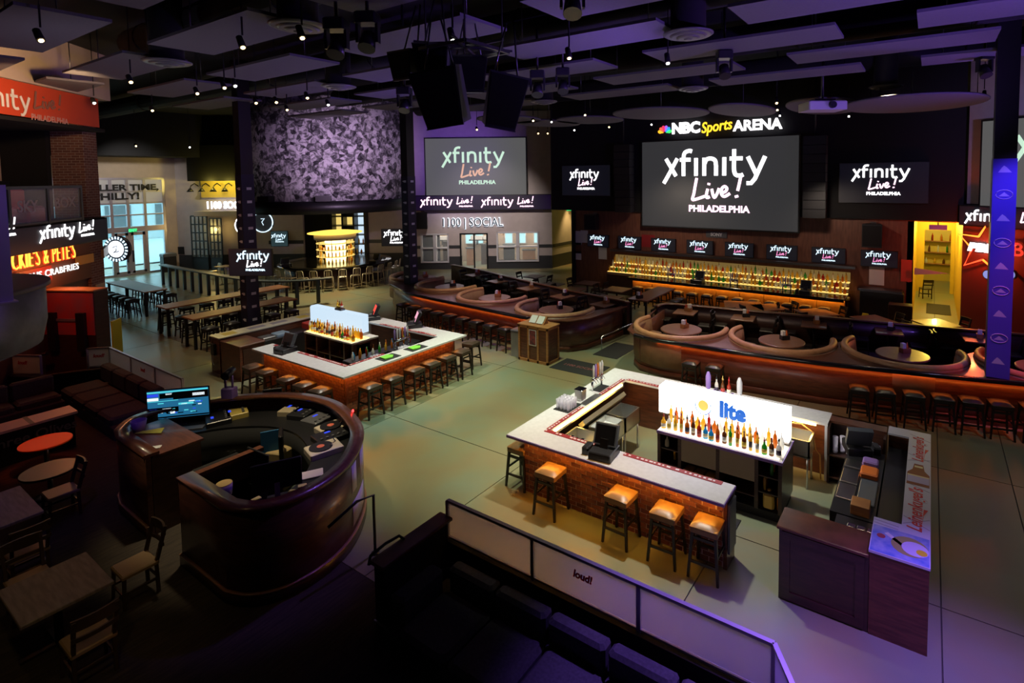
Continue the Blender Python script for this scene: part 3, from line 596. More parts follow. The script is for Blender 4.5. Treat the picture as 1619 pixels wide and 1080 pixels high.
def caddy(loc, label, group, k=0):
    t = thing('condiment_caddy', label, 'caddy', loc, random.uniform(0, 3), group); t.scale = (1.3, 1.3, 1.25)
    MB().box(-.09, .09, -.06, .06, 0, .015).box(-.09, .09, -.06, -.05, 0, .10).box(-.09, .09, .05, .06, 0, .10).box(-.09, -.08, -.06, .06, 0, .10).box(.08, .09, -.06, .06, 0, .10).build('holder', M['oak'] if k % 2 == 0 else M['plastic'], t)
    MB().box(-.075, -.005, -.04, .04, .015, .20).build('napkins', M['paper'], t)
    for i, c in ((0, M['orange']), (1, mat('sauce_red', (.45, .03, .02), .4))): MB().lathe([(.022, .015), (.022, .13), (.009, .17), (.008, .20)], 7, (.03+.035*i, (-.02, .02)[i], 0)).build('sauce_bottle', c, t)
    return t
def tumblers(x0, y0, z, nx, ny, sp, label, group, r=.035, h=.13):
    me = MB().lathe([(r*.78, 0), (r, h), (r*.94, h), (r*.72, .01)], 8).mesh('tumbler', M['tglass'])
    for i in range(nx):
        for j in range(ny): tag(put('tumbler', me, None, (x0+i*sp, y0+j*sp, z)), label, 'glass', group)
def bricks(parent, fr0, length, rows, dirx, out, mats, mort, pitch=.203, ch=.0755, z0=0.01, limit=None, nose=.008):
    """running-bond brick face: fr0 start, dirx unit vector, out outward normal; each brick an object"""
    ang = math.atan2(dirx[1], dirx[0]); mes = [MB().box(-(pitch-.017)/2, (pitch-.017)/2, -nose, .03, 0, ch-.012).mesh('brick', m) for m in mats]
    half = [MB().box(-(pitch/2-.017)/2, (pitch/2-.017)/2, -nose, .03, 0, ch-.012).mesh('brick', m) for m in mats]
    cnt = 0; rest = MB()
    # local -y must be the outward normal: flip when needed
    nx, ny = math.sin(ang), -math.cos(ang); fl = (nx*out[0]+ny*out[1]) < 0
    for r in reversed(range(rows)):
        x = 0.0; first = True
        while x < length-.03:
            L = pitch/2 if (first and r % 2) else pitch; L = min(L, length-x); first = False
            hl = L < pitch*.8
            cx, cy = fr0[0]+dirx[0]*(x+L/2), fr0[1]+dirx[1]*(x+L/2); jit = random.uniform(-.003, .003)
            if L > .07:
                if limit is None or cnt < limit:
                    o = put('brick', random.choice(half if hl else mes), parent, (cx+out[0]*jit, cy+out[1]*jit, z0+r*ch), rz=ang+(math.pi if fl else 0)); cnt += 1
                else:
                    d = Vector((dirx[0], dirx[1], 0))*((L-.012)/2); n = Vector((out[0], out[1], 0)); c = Vector((cx, cy, z0+r*ch)); u = Vector((0, 0, ch-.012))
                    rest.add([c-d-n*.03, c+d-n*.03, c+d+n*nose, c-d+n*nose, c-d-n*.03+u, c+d-n*.03+u, c+d+n*nose+u, c-d+n*nose+u], [(0, 3, 2, 1), (4, 5, 6, 7), (0, 1, 5, 4), (1, 2, 6, 5), (2, 3, 7, 6), (3, 0, 4, 7)])
            x += L
    if rest.v: o = rest.build('brickwork', mats[0], parent); o['kind'] = 'stuff'
    return cnt
# ================================================================ FRONT BAR (white counter, brick front, glowing sign)
T = 1.09
def counter_top(name, poly, label): return single(name, MB().prism(poly, T-.045, T), M['counter'], label, 'counter')
ct = counter_top('bar_counter', [(-6.3, 7.32), (-2.34, 7.32), (-2.34, 7.87), (-5.72, 7.87), (-5.72, 10.76), (-1.5, 10.76), (-1.5, 11.32), (-6.3, 11.32)], 'white stone counter top of the bar with the glowing beer sign')
MB().box(-6.3, -2.34, 7.31, 7.32, T-.05, T-.008).box(-2.34, -2.33, 7.31, 7.87, T-.05, T-.008).build('edge_trim', M['violettint'], ct)
base = thing('brick_bar', 'brick fronted bar base under the nearer white counter', 'bar', (0, 0, 0))
MB().box(-6.08, -2.40, 7.545, 7.70, 0, T-.045).build('front_wall', M['mortar'], base)
MB().box(-6.08, -5.93, 7.70, 11.1, 0, T-.045).build('side_panel', M['dkwood'], base); MB().box(-5.93, -1.5, 10.98, 11.1, 0, T-.045).build('back_panel', M['wood'], base)
MB().box(-2.40, -2.345, 7.50, 7.86, 0, T-.045).build('end_panel', M['wood'], base); MB().box(-1.55, -1.5, 10.76, 11.1, 0, T-.045).build('end_post', M['white'], base)
bricks(base, (-6.08, 7.545), 3.68, 13, (1, 0), (0, -1), M['brick'], M['mortar'])
MB().box(-6.0, -2.42, 7.49, 7.515, T-.07, T-.047).build('led_strip', M['ledamber'], base)
MB().box(-5.9, -5.72, 7.9, 10.7, .95, T-.046).build('inner_ledge', M['rail'], base)
base1 = base
# printed rubber mats along the inner edge
def barmat(x0, x1, y0, y1, label, z=T):
    t = single('bar_mat', MB().cbox(x0, x1, y0, y1, z, z+.008, .003), M['redmat'], label, 'mat', group='red printed bar mats'); mb = MB(); lx = x1-x0 > y1-y0; n = int((x1-x0 if lx else y1-y0)/.075)
    for i in range(n):
        if random.random() < .78:
            a, b = (i+.12)/n, (i+.12+random.uniform(.35, .8))/n
            if lx: mb.box(x0+a*(x1-x0), x0+b*(x1-x0), y0+.032, y1-.032, z+.008, z+.0095)
            else: mb.box(x0+.032, x1-.032, y0+a*(y1-y0), y0+b*(y1-y0), z+.008, z+.0095)
    mb.build('white_print', M['paper'], t); return t
barmat(-5.80, -4.66, 7.765, 7.865, 'red printed bar mat left of the register on the front counter'); barmat(-4.18, -2.52, 7.765, 7.865, 'long red printed bar mat right of the register on the front counter')
barmat(-5.82, -5.725, 7.88, 9.02, 'red printed bar mat beside the tumblers'); barmat(-5.82, -5.725, 9.75, 10.78, 'red printed bar mat beside the tap tower'); barmat(-5.70, -4.45, 10.765, 10.86, 'red printed bar mat on the far counter behind the steel sink')
register((-4.44, 7.60, T), 0.12, 'black cash register turned away on the nearer white counter')
# things on the left arm
single('drip_mat', MB().cbox(-6.20, -5.84, 8.62, 9.12, T, T+.012, .004), M['rubber'], 'black drip mat under the upturned tumblers', 'mat')
tumblers(-6.14, 8.70, T+.012, 4, 4, .083, 'clear tumbler upturned on the black drip mat of the nearer bar', 'tumblers on the nearer bar', .038, .19)
t = thing('napkin_holder', 'square steel napkin holder between tumblers and beer taps', 'napkin holder', (-6.0, 9.32, T))
MB().cbox(-.09, .09, -.09, .09, 0, .22, .01).build('body', M['steel'], t); MB().box(-.07, .07, -.095, -.088, .04, .18).build('napkin', M['paper'], t); MB().cbox(-.10, .10, -.10, .10, .22, .235, .01).build('lid', M['chrome'], t)
single('drain_tray', MB().cbox(-5.88, -5.73, 9.1, 9.72, T-.01, T+.015, .004), M['steel'], 'steel drain tray set into the counter edge', 'tray'); single('drip_mat', MB().cbox(-6.05, -5.84, 9.85, 10.25, T, T+.012, .004), M['rubber'], 'black drip mat in front of the beer taps', 'mat')
def tap_tower(loc, label, n=5, rz=R_(90), cols=None):
    t = thing('tap_tower', label, 'beer taps', loc, rz); w = n*.09
    [MB().cyl((q, .0, 0), (q, 0, .22), .025).build('pedestal', M['chrome'], t) for q in (-w/2+.03, w/2-.03)]; MB().cyl((-w/2, 0, .24), (w/2, 0, .24), .035).build('manifold', M['chrome'], t)
    for i in range(n):
        x = -w/2+.045+i*.09; h = MB().lathe([(.010, .27), (.022, .32), (.026, .50), (.012, .56), (.004, .57)], 8, (x, -.03, 0)).build('tap_handle', (cols or [M['white'], M['violettint'], M['orange'], M['white']])[i % 4], t); MB().cyl((x, -.035, .24), (x, -.10, .17), .008, n=6).build('spout', M['chrome'], t)
    return t
tap_tower((-6.02, 10.02, T), 'row of tall beer tap handles on the left arm of the nearer bar')
# steel well behind the left arm
def steel_sink(x0, x1, y0, y1, z, label, name='steel_sink', ice=True):
    t = thing(name, label, 'sink', ((x0+x1)/2, (y0+y1)/2, 0)); a, b = (x1-x0)/2, (y1-y0)/2
    MB().box(-a, a, -b, -b+.03, z-.30, z).box(-a, a, b-.03, b, z-.30, z).box(-a, -a+.03, -b, b, z-.30, z).box(a-.03, a, -b, b, z-.30, z).box(-a, a, -b, b, z-.32, z-.28).build('basin', M['steel'], t)
    for i in (-1, 1):
        for j in (-1, 1): MB().cyl((i*(a-.04), j*(b-.04), 0), (i*(a-.04), j*(b-.04), z-.3), .018, n=6).build('leg', M['steel'], t)
    if ice: MB().box(-a+.03, a-.03, -b+.03, b-.03, z-.16, z-.12).build('ice', mat('ice', (.75, .80, .76), .3, var=.3, vs=40), t)
    return t
steel_sink(-5.68, -5.08, 7.95, 8.66, .86, 'steel sink in the inner corner of the nearer bar', ice=False); steel_sink(-5.48, -5.02, 8.76, 9.42, .86, 'steel ice well filled with ice beside the bottle rail'); steel_sink(-5.48, -5.02, 9.46, 10.1, .86, 'empty steel well at the far end of the bottle rail', ice=False)
t = thing('bottle_rail', 'long sloped steel rail lit gold behind the left counter arm', 'rail', (-5.66, 9.45, 0)); MB().add([(0, -.75, .88), (.10, -.75, .98), (.10, .95, .98), (0, .95, .88), (.06, -.75, .80), (.16, -.75, .92), (.16, .95, .92), (.06, .95, .80)], [(0, 1, 2, 3), (7, 6, 5, 4), (0, 4, 5, 1), (1, 5, 6, 2), (2, 6, 7, 3), (3, 7, 4, 0)]).build('tray', mat('gold_lit_steel', (.72, .62, .40), .3, metal=.8), t); MB().box(.0, .05, -.7, .9, 0, .82).build('support', M['dksteel'], t)  # gold light of the strip is mixed into the steel colour
for k in range(4): single('steel_shaker', MB().lathe([(.03, 0), (.042, .15), (.03, .16)], 8), M['chrome'], 'steel shaker cup standing in the corner behind the nearer counter', 'cup', (-5.45+k*.11, 7.98+.03*(k % 2), .862), group='shakers behind the nearer counter')
single('floor_mat', MB().cbox(-5.0, -2.5, 7.95, 8.75, .001, .015, .004), M['rubber'], 'black rubber floor mat behind the nearer brick front', 'mat')
# island with bottles and the glowing sign
IX0, IX1, IY0, IY1, IZ = -4.12, -1.92, 8.98, 9.86, 1.05
t = thing('bottle_island', 'dark wood cabinet island carrying the bottles and glowing sign of the nearer bar', 'cabinet', (0, 0, 0))
MB().box(IX0+.03, IX1-.03, IY0+.04, IY1, 0, .14).build('plinth', M['rubber'], t); MB().cbox(IX0, IX1, IY0, IY1, IZ-.05, IZ, .01).build('top', mat('lit_shelf_top', (.75, .72, .66), .25), t)
MB().box(IX0, IX1, IY0-.012, IY0, IZ-.055, IZ-.005).box(IX1, IX1+.012, IY0-.012, IY1, IZ-.055, IZ-.005).build('edge_trim', M['violettint'], t)
MB().box(IX0, IX1, IY1-.06, IY1, .14, IZ-.05).build('back_panel', M['dkwood'], t)
for x in (IX0, -3.72, -3.02, -2.36, IX1-.06): MB().box(x, x+.06, IY0+.02, IY1-.06, .14, IZ-.05).build('divider', M['dkwood'], t)
for x0, x1 in ((IX0+.06, -3.72), (-2.30, IX1-.06)):
    for z in (.42, .70): MB().box(x0, x1, IY0+.05, IY1-.06, z, z+.02).build('shelf', M['dkwood'], t)
for x0, x1 in ((-3.66, -3.02), (-2.96, -2.36)):
    MB().box(x0, x1, IY0+.03, IY0+.06, .58, .98).build('steel_door', mat('tarnished_steel', (.30, .24, .17), .45, metal=.7), t); MB().box(x0, x1, IY0+.06, IY1-.1, .30, .32).build('shelf', M['dkwood'], t)
fr = FI = Fr(0, 9.60, 0)
gx0, gz1 = FI.px(1042, 606); gx1, gz1b = FI.px(1248, 648); gz1 = (gz1+gz1b)/2; gz0 = IZ+.06
t = thing('beer_sign', 'long glowing white beer sign reading Lite above the bottle row', 'sign', ((gx0+gx1)/2, 9.60, 0)); hw = (gx1-gx0)/2
def sgn(hw, z0, z1, d, m, par, c=.06, nm='light_box'):
    p = [(-hw, z0), (hw, z0), (hw, z1), (-hw+c, z1), (-hw, z1-c)]; n = len(p); v = [(x, 0, z) for x, z in p]+[(x, d, z) for x, z in p]
    return MB().add(v, [tuple(range(n)), tuple(range(2*n-1, n-1, -1))]+[(i, (i+1) % n, n+(i+1) % n, n+i) for i in range(n)]).build(nm, m, par)
sgn(hw, gz0, gz1, .18, M['lightbox'], t); MB().box(-hw, hw, 0, .18, gz0-.03, gz0).build('frame', M['rail'], t)
BLUE = mat('blue_print', (.02, .14, .50), .5, emit=(.01, .16, .80), es=.75)
a, z = FI.px(1158, 652); mid = (gx0+gx1)/2; put('lettering', text_mesh('lite', BLUE, .40, .008, .022, sx=.95), t, (a-mid, -.008, z), rot=(R_(90), 0, 0))
a, z = FI.px(1112, 641); MB().cyl((a-mid, -.004, z), (a-mid, -.009, z), .10, n=16).build('emblem', mat('yellow_print', (.80, .66, .12), .5, emit=(1, .75, .2), es=.7), t)
for sg in (-1, 1): MB().tube([(a-mid+sg*.15*math.cos(R_(q)), -.008, z-.02+.15*math.sin(R_(q))) for q in range(-80, 30, 12)], .010, 4).build('emblem_leaf', BLUE, t)
MB().box(IX0+.06, IX1-.06, IY0+.05, 9.56, IZ, IZ+.012).build('lit_step', em('white_lit_step', (1, .90, .70), 2.2), [o for o in bpy.data.objects if o.name == 'bottle_island'][0])
n = 19
for i in range(n):
    x = -4.04+2.04*i/(n-1); bottle((x, 9.10+random.uniform(-.015, .015), IZ+.012), '%s bottle from the left in the front row below the glowing sign' % (ORD[i] if i < 15 else ('fourth-last', 'third-last', 'second-last', 'last')[i-15]), 'bottles in front of the nearer glowing sign', 1.0)
for i in range(20): bottle((-4.02+2.0*i/19, 9.40, IZ+.012), 'liquor bottle in the rear row against the nearer glowing sign', 'rear bottles at the nearer glowing sign', 1.05, parts=False, col=random.choice((0, 1, 1, 3, 6)))
for i in range(9): bottle((IX0+.14+(i % 2)*.10 if i < 4 else -2.22+(i-4) % 3*.11, 9.12+.13*(i % 2), (.16, .44, .72)[i % 3]), 'spare bottle on an open shelf of the nearer island', 'spare bottles in the nearer island', .85, parts=False)
single('cleaner_jug', MB().cbox(-2.24, -2.06, 9.06, 9.2, .16, .40, .03).cyl((-2.15, 9.13, .40), (-2.15, 9.13, .46), .03), mat('yellow_jug', (.75, .50, .10), .5), 'yellow plastic jug on the lowest shelf of the nearer island', 'jug')
for k in range(3): single('folded_box', MB().cbox(-3.62+k*.2, -3.45+k*.2, 9.0, 9.2, .33, .44, .01), M['oak'], '%s small brown carton on the low shelf of the nearer island' % ORD[k], 'box')
# rack and tap handles standing on the far counter behind the sign
t = thing('bottle_rack', 'violet lit rack holding three small bottles behind the glowing sign', 'rack', (-3.55, 11.0, T)); MB().cbox(-.22, .22, -.08, .08, 0, .09, .01).build('tray', M['violettint'], t)
for k, c in enumerate((3, 4, 6)): bottle((-3.68+.13*k, 11.0, T+.02), ('clear', 'dark', 'red')[k]+' bottle in the violet rack behind the glowing sign', 'bottles in the violet rack', 1.15, col=c, kind=0)
for k, x in enumerate((-3.86, -3.2)): 
    t = thing('tap_handle_display', ('left' if k == 0 else 'right')+' tall violet and white tap handle beside the bottle rack', 'tap handle', (x, 11.0, T)); MB().lathe([(.05, 0), (.05, .03), (.02, .05), (.02, .08)], 8).build('foot', M['plastic'], t); MB().lathe([(.02, .08), (.055, .14), (.06, .36), (.03, .46), (.01, .47)], 8).build('handle', M['violettint'] if k == 0 else M['white'], t)
# right end: sink stand, open wood shelf, cooler run, printed counter, wood gate
steel_sink(-2.35, -1.72, 10.25, 10.74, .90, 'steel hand sink lit gold below the far counter end', ice=False)
single('hose', MB().tube([(-2.2, 10.7, .98), (-1.95, 10.72, 1.0), (-1.75, 10.7, .9), (-1.68, 10.65, .6), (-1.6, 10.6, .55), (-1.58, 10.6, .1)], .014), mat('amber_hose', (.7, .4, .1), .4), 'amber beer hose looping beside the hand sink', 'hose')
t = thing('shelf_cabinet', 'open dark wood cabinet holding plastic cup stacks at the bar corner', 'cabinet', (0, 0, 0))
MB().box(-1.5, -.56, 11.20, 11.25, 0, T).build('back', M['wood'], t); MB().box(-1.5, -.56, 10.95, 11.25, T-.04, T).build('top', M['wood'], t)
for z in (.1, .52): MB().box(-1.5, -.56, 10.72, 11.2, z, z+.025).build('shelf', M['dkwood'], t)
for x in (-1.5, -.60): MB().box(x, x+.04, 10.72, 11.2, 0, T-.04).build('side', M['dkwood'], t)
CUP = mat('violet_white_cups', (.62, .58, .72), .35)
for k in range(7): single('cup_stack', MB().lathe([(.04, 0), (.048, .05), (.04, .05), (.048, .12), (.042, .12), (.05, .30), (.044, .30)], 8), CUP, 'upright stack of plastic cups in the open wood cabinet', 'cups', (-1.38+k*.115, 10.86+.08*(k % 2), .546), group='cup stacks in the corner cabinet')
single('cup_bag', MB().lathe([(.05, 0), (.12, .05), (.13, .14), (.08, .22), (.02, .24)], 9, (-1.1, 10.84, .126)), mat('clear_bag', (.6, .6, .58), .2), 'crumpled clear bag of cups on the bottom shelf', 'bag')
t = thing('bar_counter', 'dark red wood counter with printed white beer advertising top', 'counter', (0, 0, 0))
Lp = lambda e: [(-.54+e, 7.35+e), (.10-e, 7.35+e), (.10-e, 11.27-e), (-.54+e, 11.27-e), (-.54+e, 10.95+e), (-.22+e, 10.95+e), (-.22+e, 8.12-e), (-.54+e, 8.12-e)]
MB().prism(Lp(.01), 0, T-.03).build('body', M['wood'], t); MB().box(-.53, -.21, 8.11, 10.96, 0, .84).build('recess', M['plastic'], t); pt = MB().prism(Lp(0), T-.03, T).build('top', mat('white_laminate', (.66, .66, .74), .25), t)
REDP = mat('red_print', (.62, .02, .035), .5)
for y, s_, wd in ((8.62, .24, 1.15), (10.56, .22, .95)): fit_width(put('script_print', text_mesh("Leinenkugel's", REDP, s_, .002, .004, sx=1.0, shear=.32), pt, (-.07, y, T+.002), rz=R_(90)), wd)
for y in (8.62, 10.56): MB().prism([(.0, y-.45), (.02, y-.15), (.07, y+.02), (.02, y+.02)], T, T+.002).build('print_swash', REDP, pt)
for k, (ya, yb) in enumerate(((8.15, 8.4), (8.35, 8.15), (9.3, 9.15), (10.05, 10.2), (10.3, 10.15), (11.1, 10.9))): MB().prism([(-.21, ya), (.09, yb), (.09, yb+.012), (-.21, ya+.012)], T, T+.0012).build('print_line', mat('grey_print', (.28, .26, .36), .5), pt)
for k, y in enumerate((7.99, 8.06)): MB().prism([(-.53, y), (-.25, y-.03), (-.25, y-.02), (-.53, y+.01)], T, T+.0012).build('print_line', mat('grey_print', (.28, .26, .36), .5), pt)
BB = mat('brown_bottle_print', (.20, .045, .015), .5)
MB().prism([(-.205, 9.28), (.085, 9.28), (.085, 9.66), (.02, 9.78), (.0, 9.98), (-.12, 9.98), (-.14, 9.78), (-.205, 9.66)], T, T+.0015).build('bottle_print', BB, pt)
MB().prism([(-.20, 9.36), (.08, 9.36), (.08, 9.56), (-.20, 9.56)], T+.0015, T+.0025).build('bottle_print_label', mat('lavender_print', (.42, .40, .62), .5), pt); [MB().box(*q, T+.0015, T+.0025).build('bottle_print_band', mat('cream_print', (.70, .62, .34), .5), pt) for q in ((-.20, .08, 9.56, 9.60), (-.115, -.005, 9.86, 9.92))]
MB().box(-.53, .09, 7.36, 7.94, T, T+.0015).build('poster_print', mat('blue_poster_print', (.10, .20, .55), .5, col2=(.34, .40, .62), vs=6), pt)
MB().cyl((-.12, 7.66, T+.001), (-.12, 7.66, T+.003), .20, n=20).build('poster_ring', mat('olive_print', (.34, .32, .10), .5), pt); MB().cyl((-.06, 7.64, T+.002), (-.06, 7.64, T+.004), .145, n=20).build('poster_disc', mat('pale_lilac_print', (.60, .58, .74), .5), pt); MB().cyl((.01, 7.60, T+.003), (.01, 7.60, T+.005), .06, n=12).build('poster_lemon', M['ylw'], pt)
MB().prism([(-.40, 7.80), (-.12, 7.55), (-.10, 7.59), (-.36, 7.84)], T+.0015, T+.003).build('poster_script', M['paper'], pt); MB().cyl((-.43, 7.72, T+.0015), (-.43, 7.72, T+.003), .05, n=10).build('poster_figure', mat('dark_red_print', (.35, .05, .08), .5), pt)
t = thing('cooler', 'black under-counter cooler with two pale lids behind the printed counter', 'cooler', (0, 0, 0)); MB().box(-1.12, -.55, 8.35, 10.55, 0, .86).build('body', M['plastic'], t)
for k, (a, b) in enumerate(((8.75, 9.2), (9.25, 9.7), (9.78, 10.05))): MB().cbox(-1.10, -.86, a, b, .86, .88, .006).build('steel_lid', M['steel'], t)
MB().cbox(-.82, -.58, 8.72, 9.45, .86, .90, .01).build('grey_lid', M['bluegrey'], t); MB().box(-1.13, -1.12, 8.5, 8.62, .70, .80).build('display', M['bluescr2'], t)
register((-.98, 10.45, .86), R_(200), 'dark cash register with tilted grey screen at the bar corner')
single('carton', MB().cbox(-.86, -.62, 8.42, 8.68, .86, 1.0, .006), M['oak'], 'brown carton on the cooler behind the printed counter', 'box'); single('fruit_tray', MB().cbox(-.85, -.60, 9.55, 9.85, .86, .94, .02), M['orange'], 'orange garnish tray on the cooler', 'tray'); single('violet_case', MB().cbox(-.85, -.62, 9.92, 10.12, .86, .96, .02), M['violettint'], 'violet plastic case beside the orange garnish tray', 'case')
for k in range(6): single('foil_tray', MB().cbox(-.86+.12*(k % 3), -.76+.12*(k % 3), 7.9+.13*(k//3), 8.0+.13*(k//3), .862, .90, .01), M['chrome'], 'crumpled foil wrapped garnish tub beside the wood gate', 'tub', group='foil tubs by the wood gate')
single('steel_shelf', MB().box(-1.02, -.56, 7.86, 8.32, .0, .86), M['dksteel'], 'dark steel stand carrying the foil tubs', 'stand')
t = thing('bar_gate', 'dark red wood gate cabinet closing the gap to the printed counter', 'cabinet', (0, 0, 0)); MB().box(-1.60, -.535, 7.37, 7.80, 0, .98).build('body', M['dkwood'], t); MB().cbox(-1.63, -.535, 7.34, 7.84, .98, 1.02, .01).build('top', M['wood'], t)
for x0, x1, z0, z1 in ((-1.56, -.58, .86, .96), (-1.56, -.58, .03, .14), (-1.56, -1.46, .14, .86), (-.68, -.58, .14, .86)): MB().box(x0, x1, 7.352, 7.37, z0, z1).build('panel_frame', M['dkwood'], t)
# stools
stool('tan', (-6.26, 7.70, 0), 0, 'amber lit black stool tucked at the left end of the nearer brick front', 'stools at the nearer brick bar')
for k, (x, y, r) in enumerate(((-5.31, 7.29, .02), (-3.96, 7.30, -.03), (-3.19, 7.30, .02), (-2.57, 7.32, .03))):
    stool('tan', (x, y, 0), r, ('amber lit stool standing alone at the nearer brick front', 'amber lit stool right of the wide gap at the nearer brick front', 'second stool from the right at the nearer brick front', 'rightmost stool at the nearer brick front with a grey cover behind it')[k], 'stools at the nearer brick bar')
single('menu_board', MB().prism([(0, 0), (.03, 0), (.03, .30), (0, .30)], .25, .98), M['bluegrey'], 'grey board leaning on the end of the nearer brick front', 'board', (-2.335, 7.5, 0))

MB().box(-5.716, -5.70, 7.95, 10.6, T-.075, T-.05).build('inner_led_strip', em('gold_led_strip', (1, .62, .14), 55), base1); MB().box(-4.4, -1.7, 10.745, 10.758, T-.075, T-.05).build('inner_led_strip', em('gold_led_strip', (1, .62, .14), 55), base1)
# ================================================================ SECOND BAR (mirrored, behind the disc-jockey booth)
B2 = 'the farther brick bar'
ct = counter_top('bar_counter', [(-15.5, 7.48), (-11.37, 7.48), (-11.37, 11.5), (-16.2, 11.5), (-16.2, 10.92), (-11.95, 10.92), (-11.95, 8.05), (-15.5, 8.05)], 'white stone counter top of the farther bar with the bluish sign')
base = thing('brick_bar', 'brick fronted bar base of the farther bar, two brick sides showing', 'bar', (0, 0, 0))
bx, by = -11.66, 7.74
MB().box(-15.4, bx, by, by+.12, 0, T-.045).build('front_wall', M['mortardk'], base); MB().box(bx-.12, bx, by+.12, 11.2, 0, T-.045).build('side_wall', M['mortardk'], base)
MB().box(-15.4, bx, 11.2, 11.3, 0, T-.045).build('back_panel', M['wood'], base); MB().box(bx-.05, bx+.014, by-.014, by+.05, 0, T-.045).build('corner_post', M['brick'][0], base)
bricks(base, (bx, by+.05), 3.45, 13, (0, 1), (1, 0), M['brickfar'], None, limit=205); bricks(base, (-15.4, by), 3.68, 13, (1, 0), (0, -1), M['brickfar'], None, limit=92)
MB().box(-15.3, bx+.1, by-.13, by-.105, T-.07, T-.047).build('led_strip', M['ledorange'], base); MB().box(bx+.105, bx+.13, by-.1, 11.2, T-.07, T-.047).build('led_strip', M['ledorange'], base)
for a in ((-15.3, -14.7, 7.95, 8.05, 'short red bar mat left of the register on the farther bar'), (-14.1, -12.0, 7.95, 8.05, 'red bar mat along the front arm of the farther bar'), (-12.05, -11.955, 8.08, 9.1, 'red bar mat along the side arm of the farther bar'), (-14.6, -12.1, 10.925, 11.02, 'red bar mat along the rear arm of the farther bar')): barmat(*a)
register((-14.42, 7.82, T), .1, 'black cash register on the front arm of the farther bar'); register(tuple(G(655, 517, T)), R_(-35), 'cash register with a lit pink screen on the farther bar', M['pinkscr']); register((-15.3, 11.2, T), R_(-30), 'cash register with a lit red screen behind the bluish sign', M['redscr'])
for k, y in enumerate((8.72, 9.62)):
    single('drip_mat', MB().cbox(-11.86, -11.48, y-.02, y+.52, T, T+.01, .004), M['rubber'], ('nearer', 'farther')[k]+' black drip mat on the side arm of the farther bar', 'mat')
    single('green_napkin', MB().prism([(-.13, -.14), (.1, -.16), (.14, .05), (.02, .17), (-.14, .1)], 0, .03), M['green'], 'lime green cloth on the %s drip mat of the farther bar' % ('nearer', 'farther')[k], 'cloth', (-11.66, y+.22, T+.01))
    tumblers(-12.25+.02, y+.15, .93, 3, 3, .09, 'clear tumbler racked behind the side arm of the farther bar', 'tumblers at the farther bar')
single('glass_rack', MB().box(-12.35, -11.97, 8.7, 10.3, .80, .93), M['dksteel'], 'dark steel glass rack inside the farther bar', 'rack')
tap_tower((-12.45, 10.05, .93), 'row of tall beer tap handles at the farther bar', 6, R_(-90)); single('tap_stand', MB().cbox(-12.62, -12.38, 9.65, 10.5, 0, .93, .02), M['dksteel'], 'steel stand under the taps of the farther bar', 'stand')
# bottle island and bluish sign
J0, J1, K0, K1 = -16.05, -13.66, 9.28, 10.18
t = thing('bottle_island', 'wood cabinet island carrying the bottles and bluish sign of the farther bar', 'cabinet')
MB().box(J0+.03, J1-.03, K0+.03, K1, 0, .14).build('plinth', M['rubber'], t); MB().cbox(J0, J1, K0, K1, IZ-.05, IZ, .01).build('top', mat('lit_shelf_top', (.75, .72, .66), .25), t); MB().box(J0, J1, K1-.06, K1, .14, IZ-.05).build('back_panel', M['dkwood'], t)
for x in (J0, -15.45, -14.8, -14.1, J1-.06): MB().box(x, x+.07, K0+.02, K1-.06, .14, IZ-.05).build('divider', M['wood'], t)
MB().box(J0, J1, K0+.03, K1-.06, .52, .55).build('shelf', M['wood'], t); MB().box(J1, J1+.01, K0+.15, K0+.6, .2, .95).build('price_list', M['paper'], t); MB().box(J0+.05, J1-.05, K0+.05, 9.9, IZ, IZ+.012).build('lit_step', em('yellow_lit_step', (1, .70, .18), 2.4), t)
FJ = Fr(0, 9.92, 0); a0, z1 = FJ.px(490, 482); a1, z1b = FJ.px(572, 500); z1 = (z1+z1b)/2
t = thing('beer_sign', 'long bluish white glowing sign above the bottles of the farther bar', 'sign', ((a0+a1)/2, 9.92, 0)); hw2 = (a1-a0)/2; sgn(hw2, IZ+.08, z1, .22, M['lightbox2'], t); MB().box(-hw2, hw2, 0, .22, IZ, IZ+.08).build('frame', M['rail'], t)
single('sign_caddy', MB().cbox(-.16, .16, -.08, .08, 0, .06, .01), M['dksteel'], 'dark caddy standing on top of the bluish sign', 'caddy', ((a0+a1)/2+.1, 10.03, z1))
for k, c in enumerate((1, 4, 6)): bottle(((a0+a1)/2+.0+.1*k, 10.03, z1+.06), ('gold', 'brown', 'red')[k]+' bottle in the caddy on top of the bluish sign', 'bottles on the bluish sign', .9, col=c, kind=2)
for i in range(18): bottle((J0+.12+(J1-J0-.24)*i/17, K0+.14, IZ+.012), '%s front bottle from the left below the bluish sign' % (ORD[i] if i < 15 else ('third-last', 'second-last', 'last')[i-15]), 'front bottles of the farther bar', 1.05)
for i in range(18): bottle((J0+.12+(J1-J0-.24)*i/17, K0+.40, IZ+.012), 'bottle in the rear row against the bluish sign', 'rear bottles of the farther bar', 1.1, parts=False, col=random.choice((0, 1, 1, 3)))
for i in range(8): bottle((J0+.2+i*.27, K0+.2, .55 if i % 2 else .14), 'spare bottle on a shelf of the farther island', 'spare bottles in the farther island', .9, parts=False)
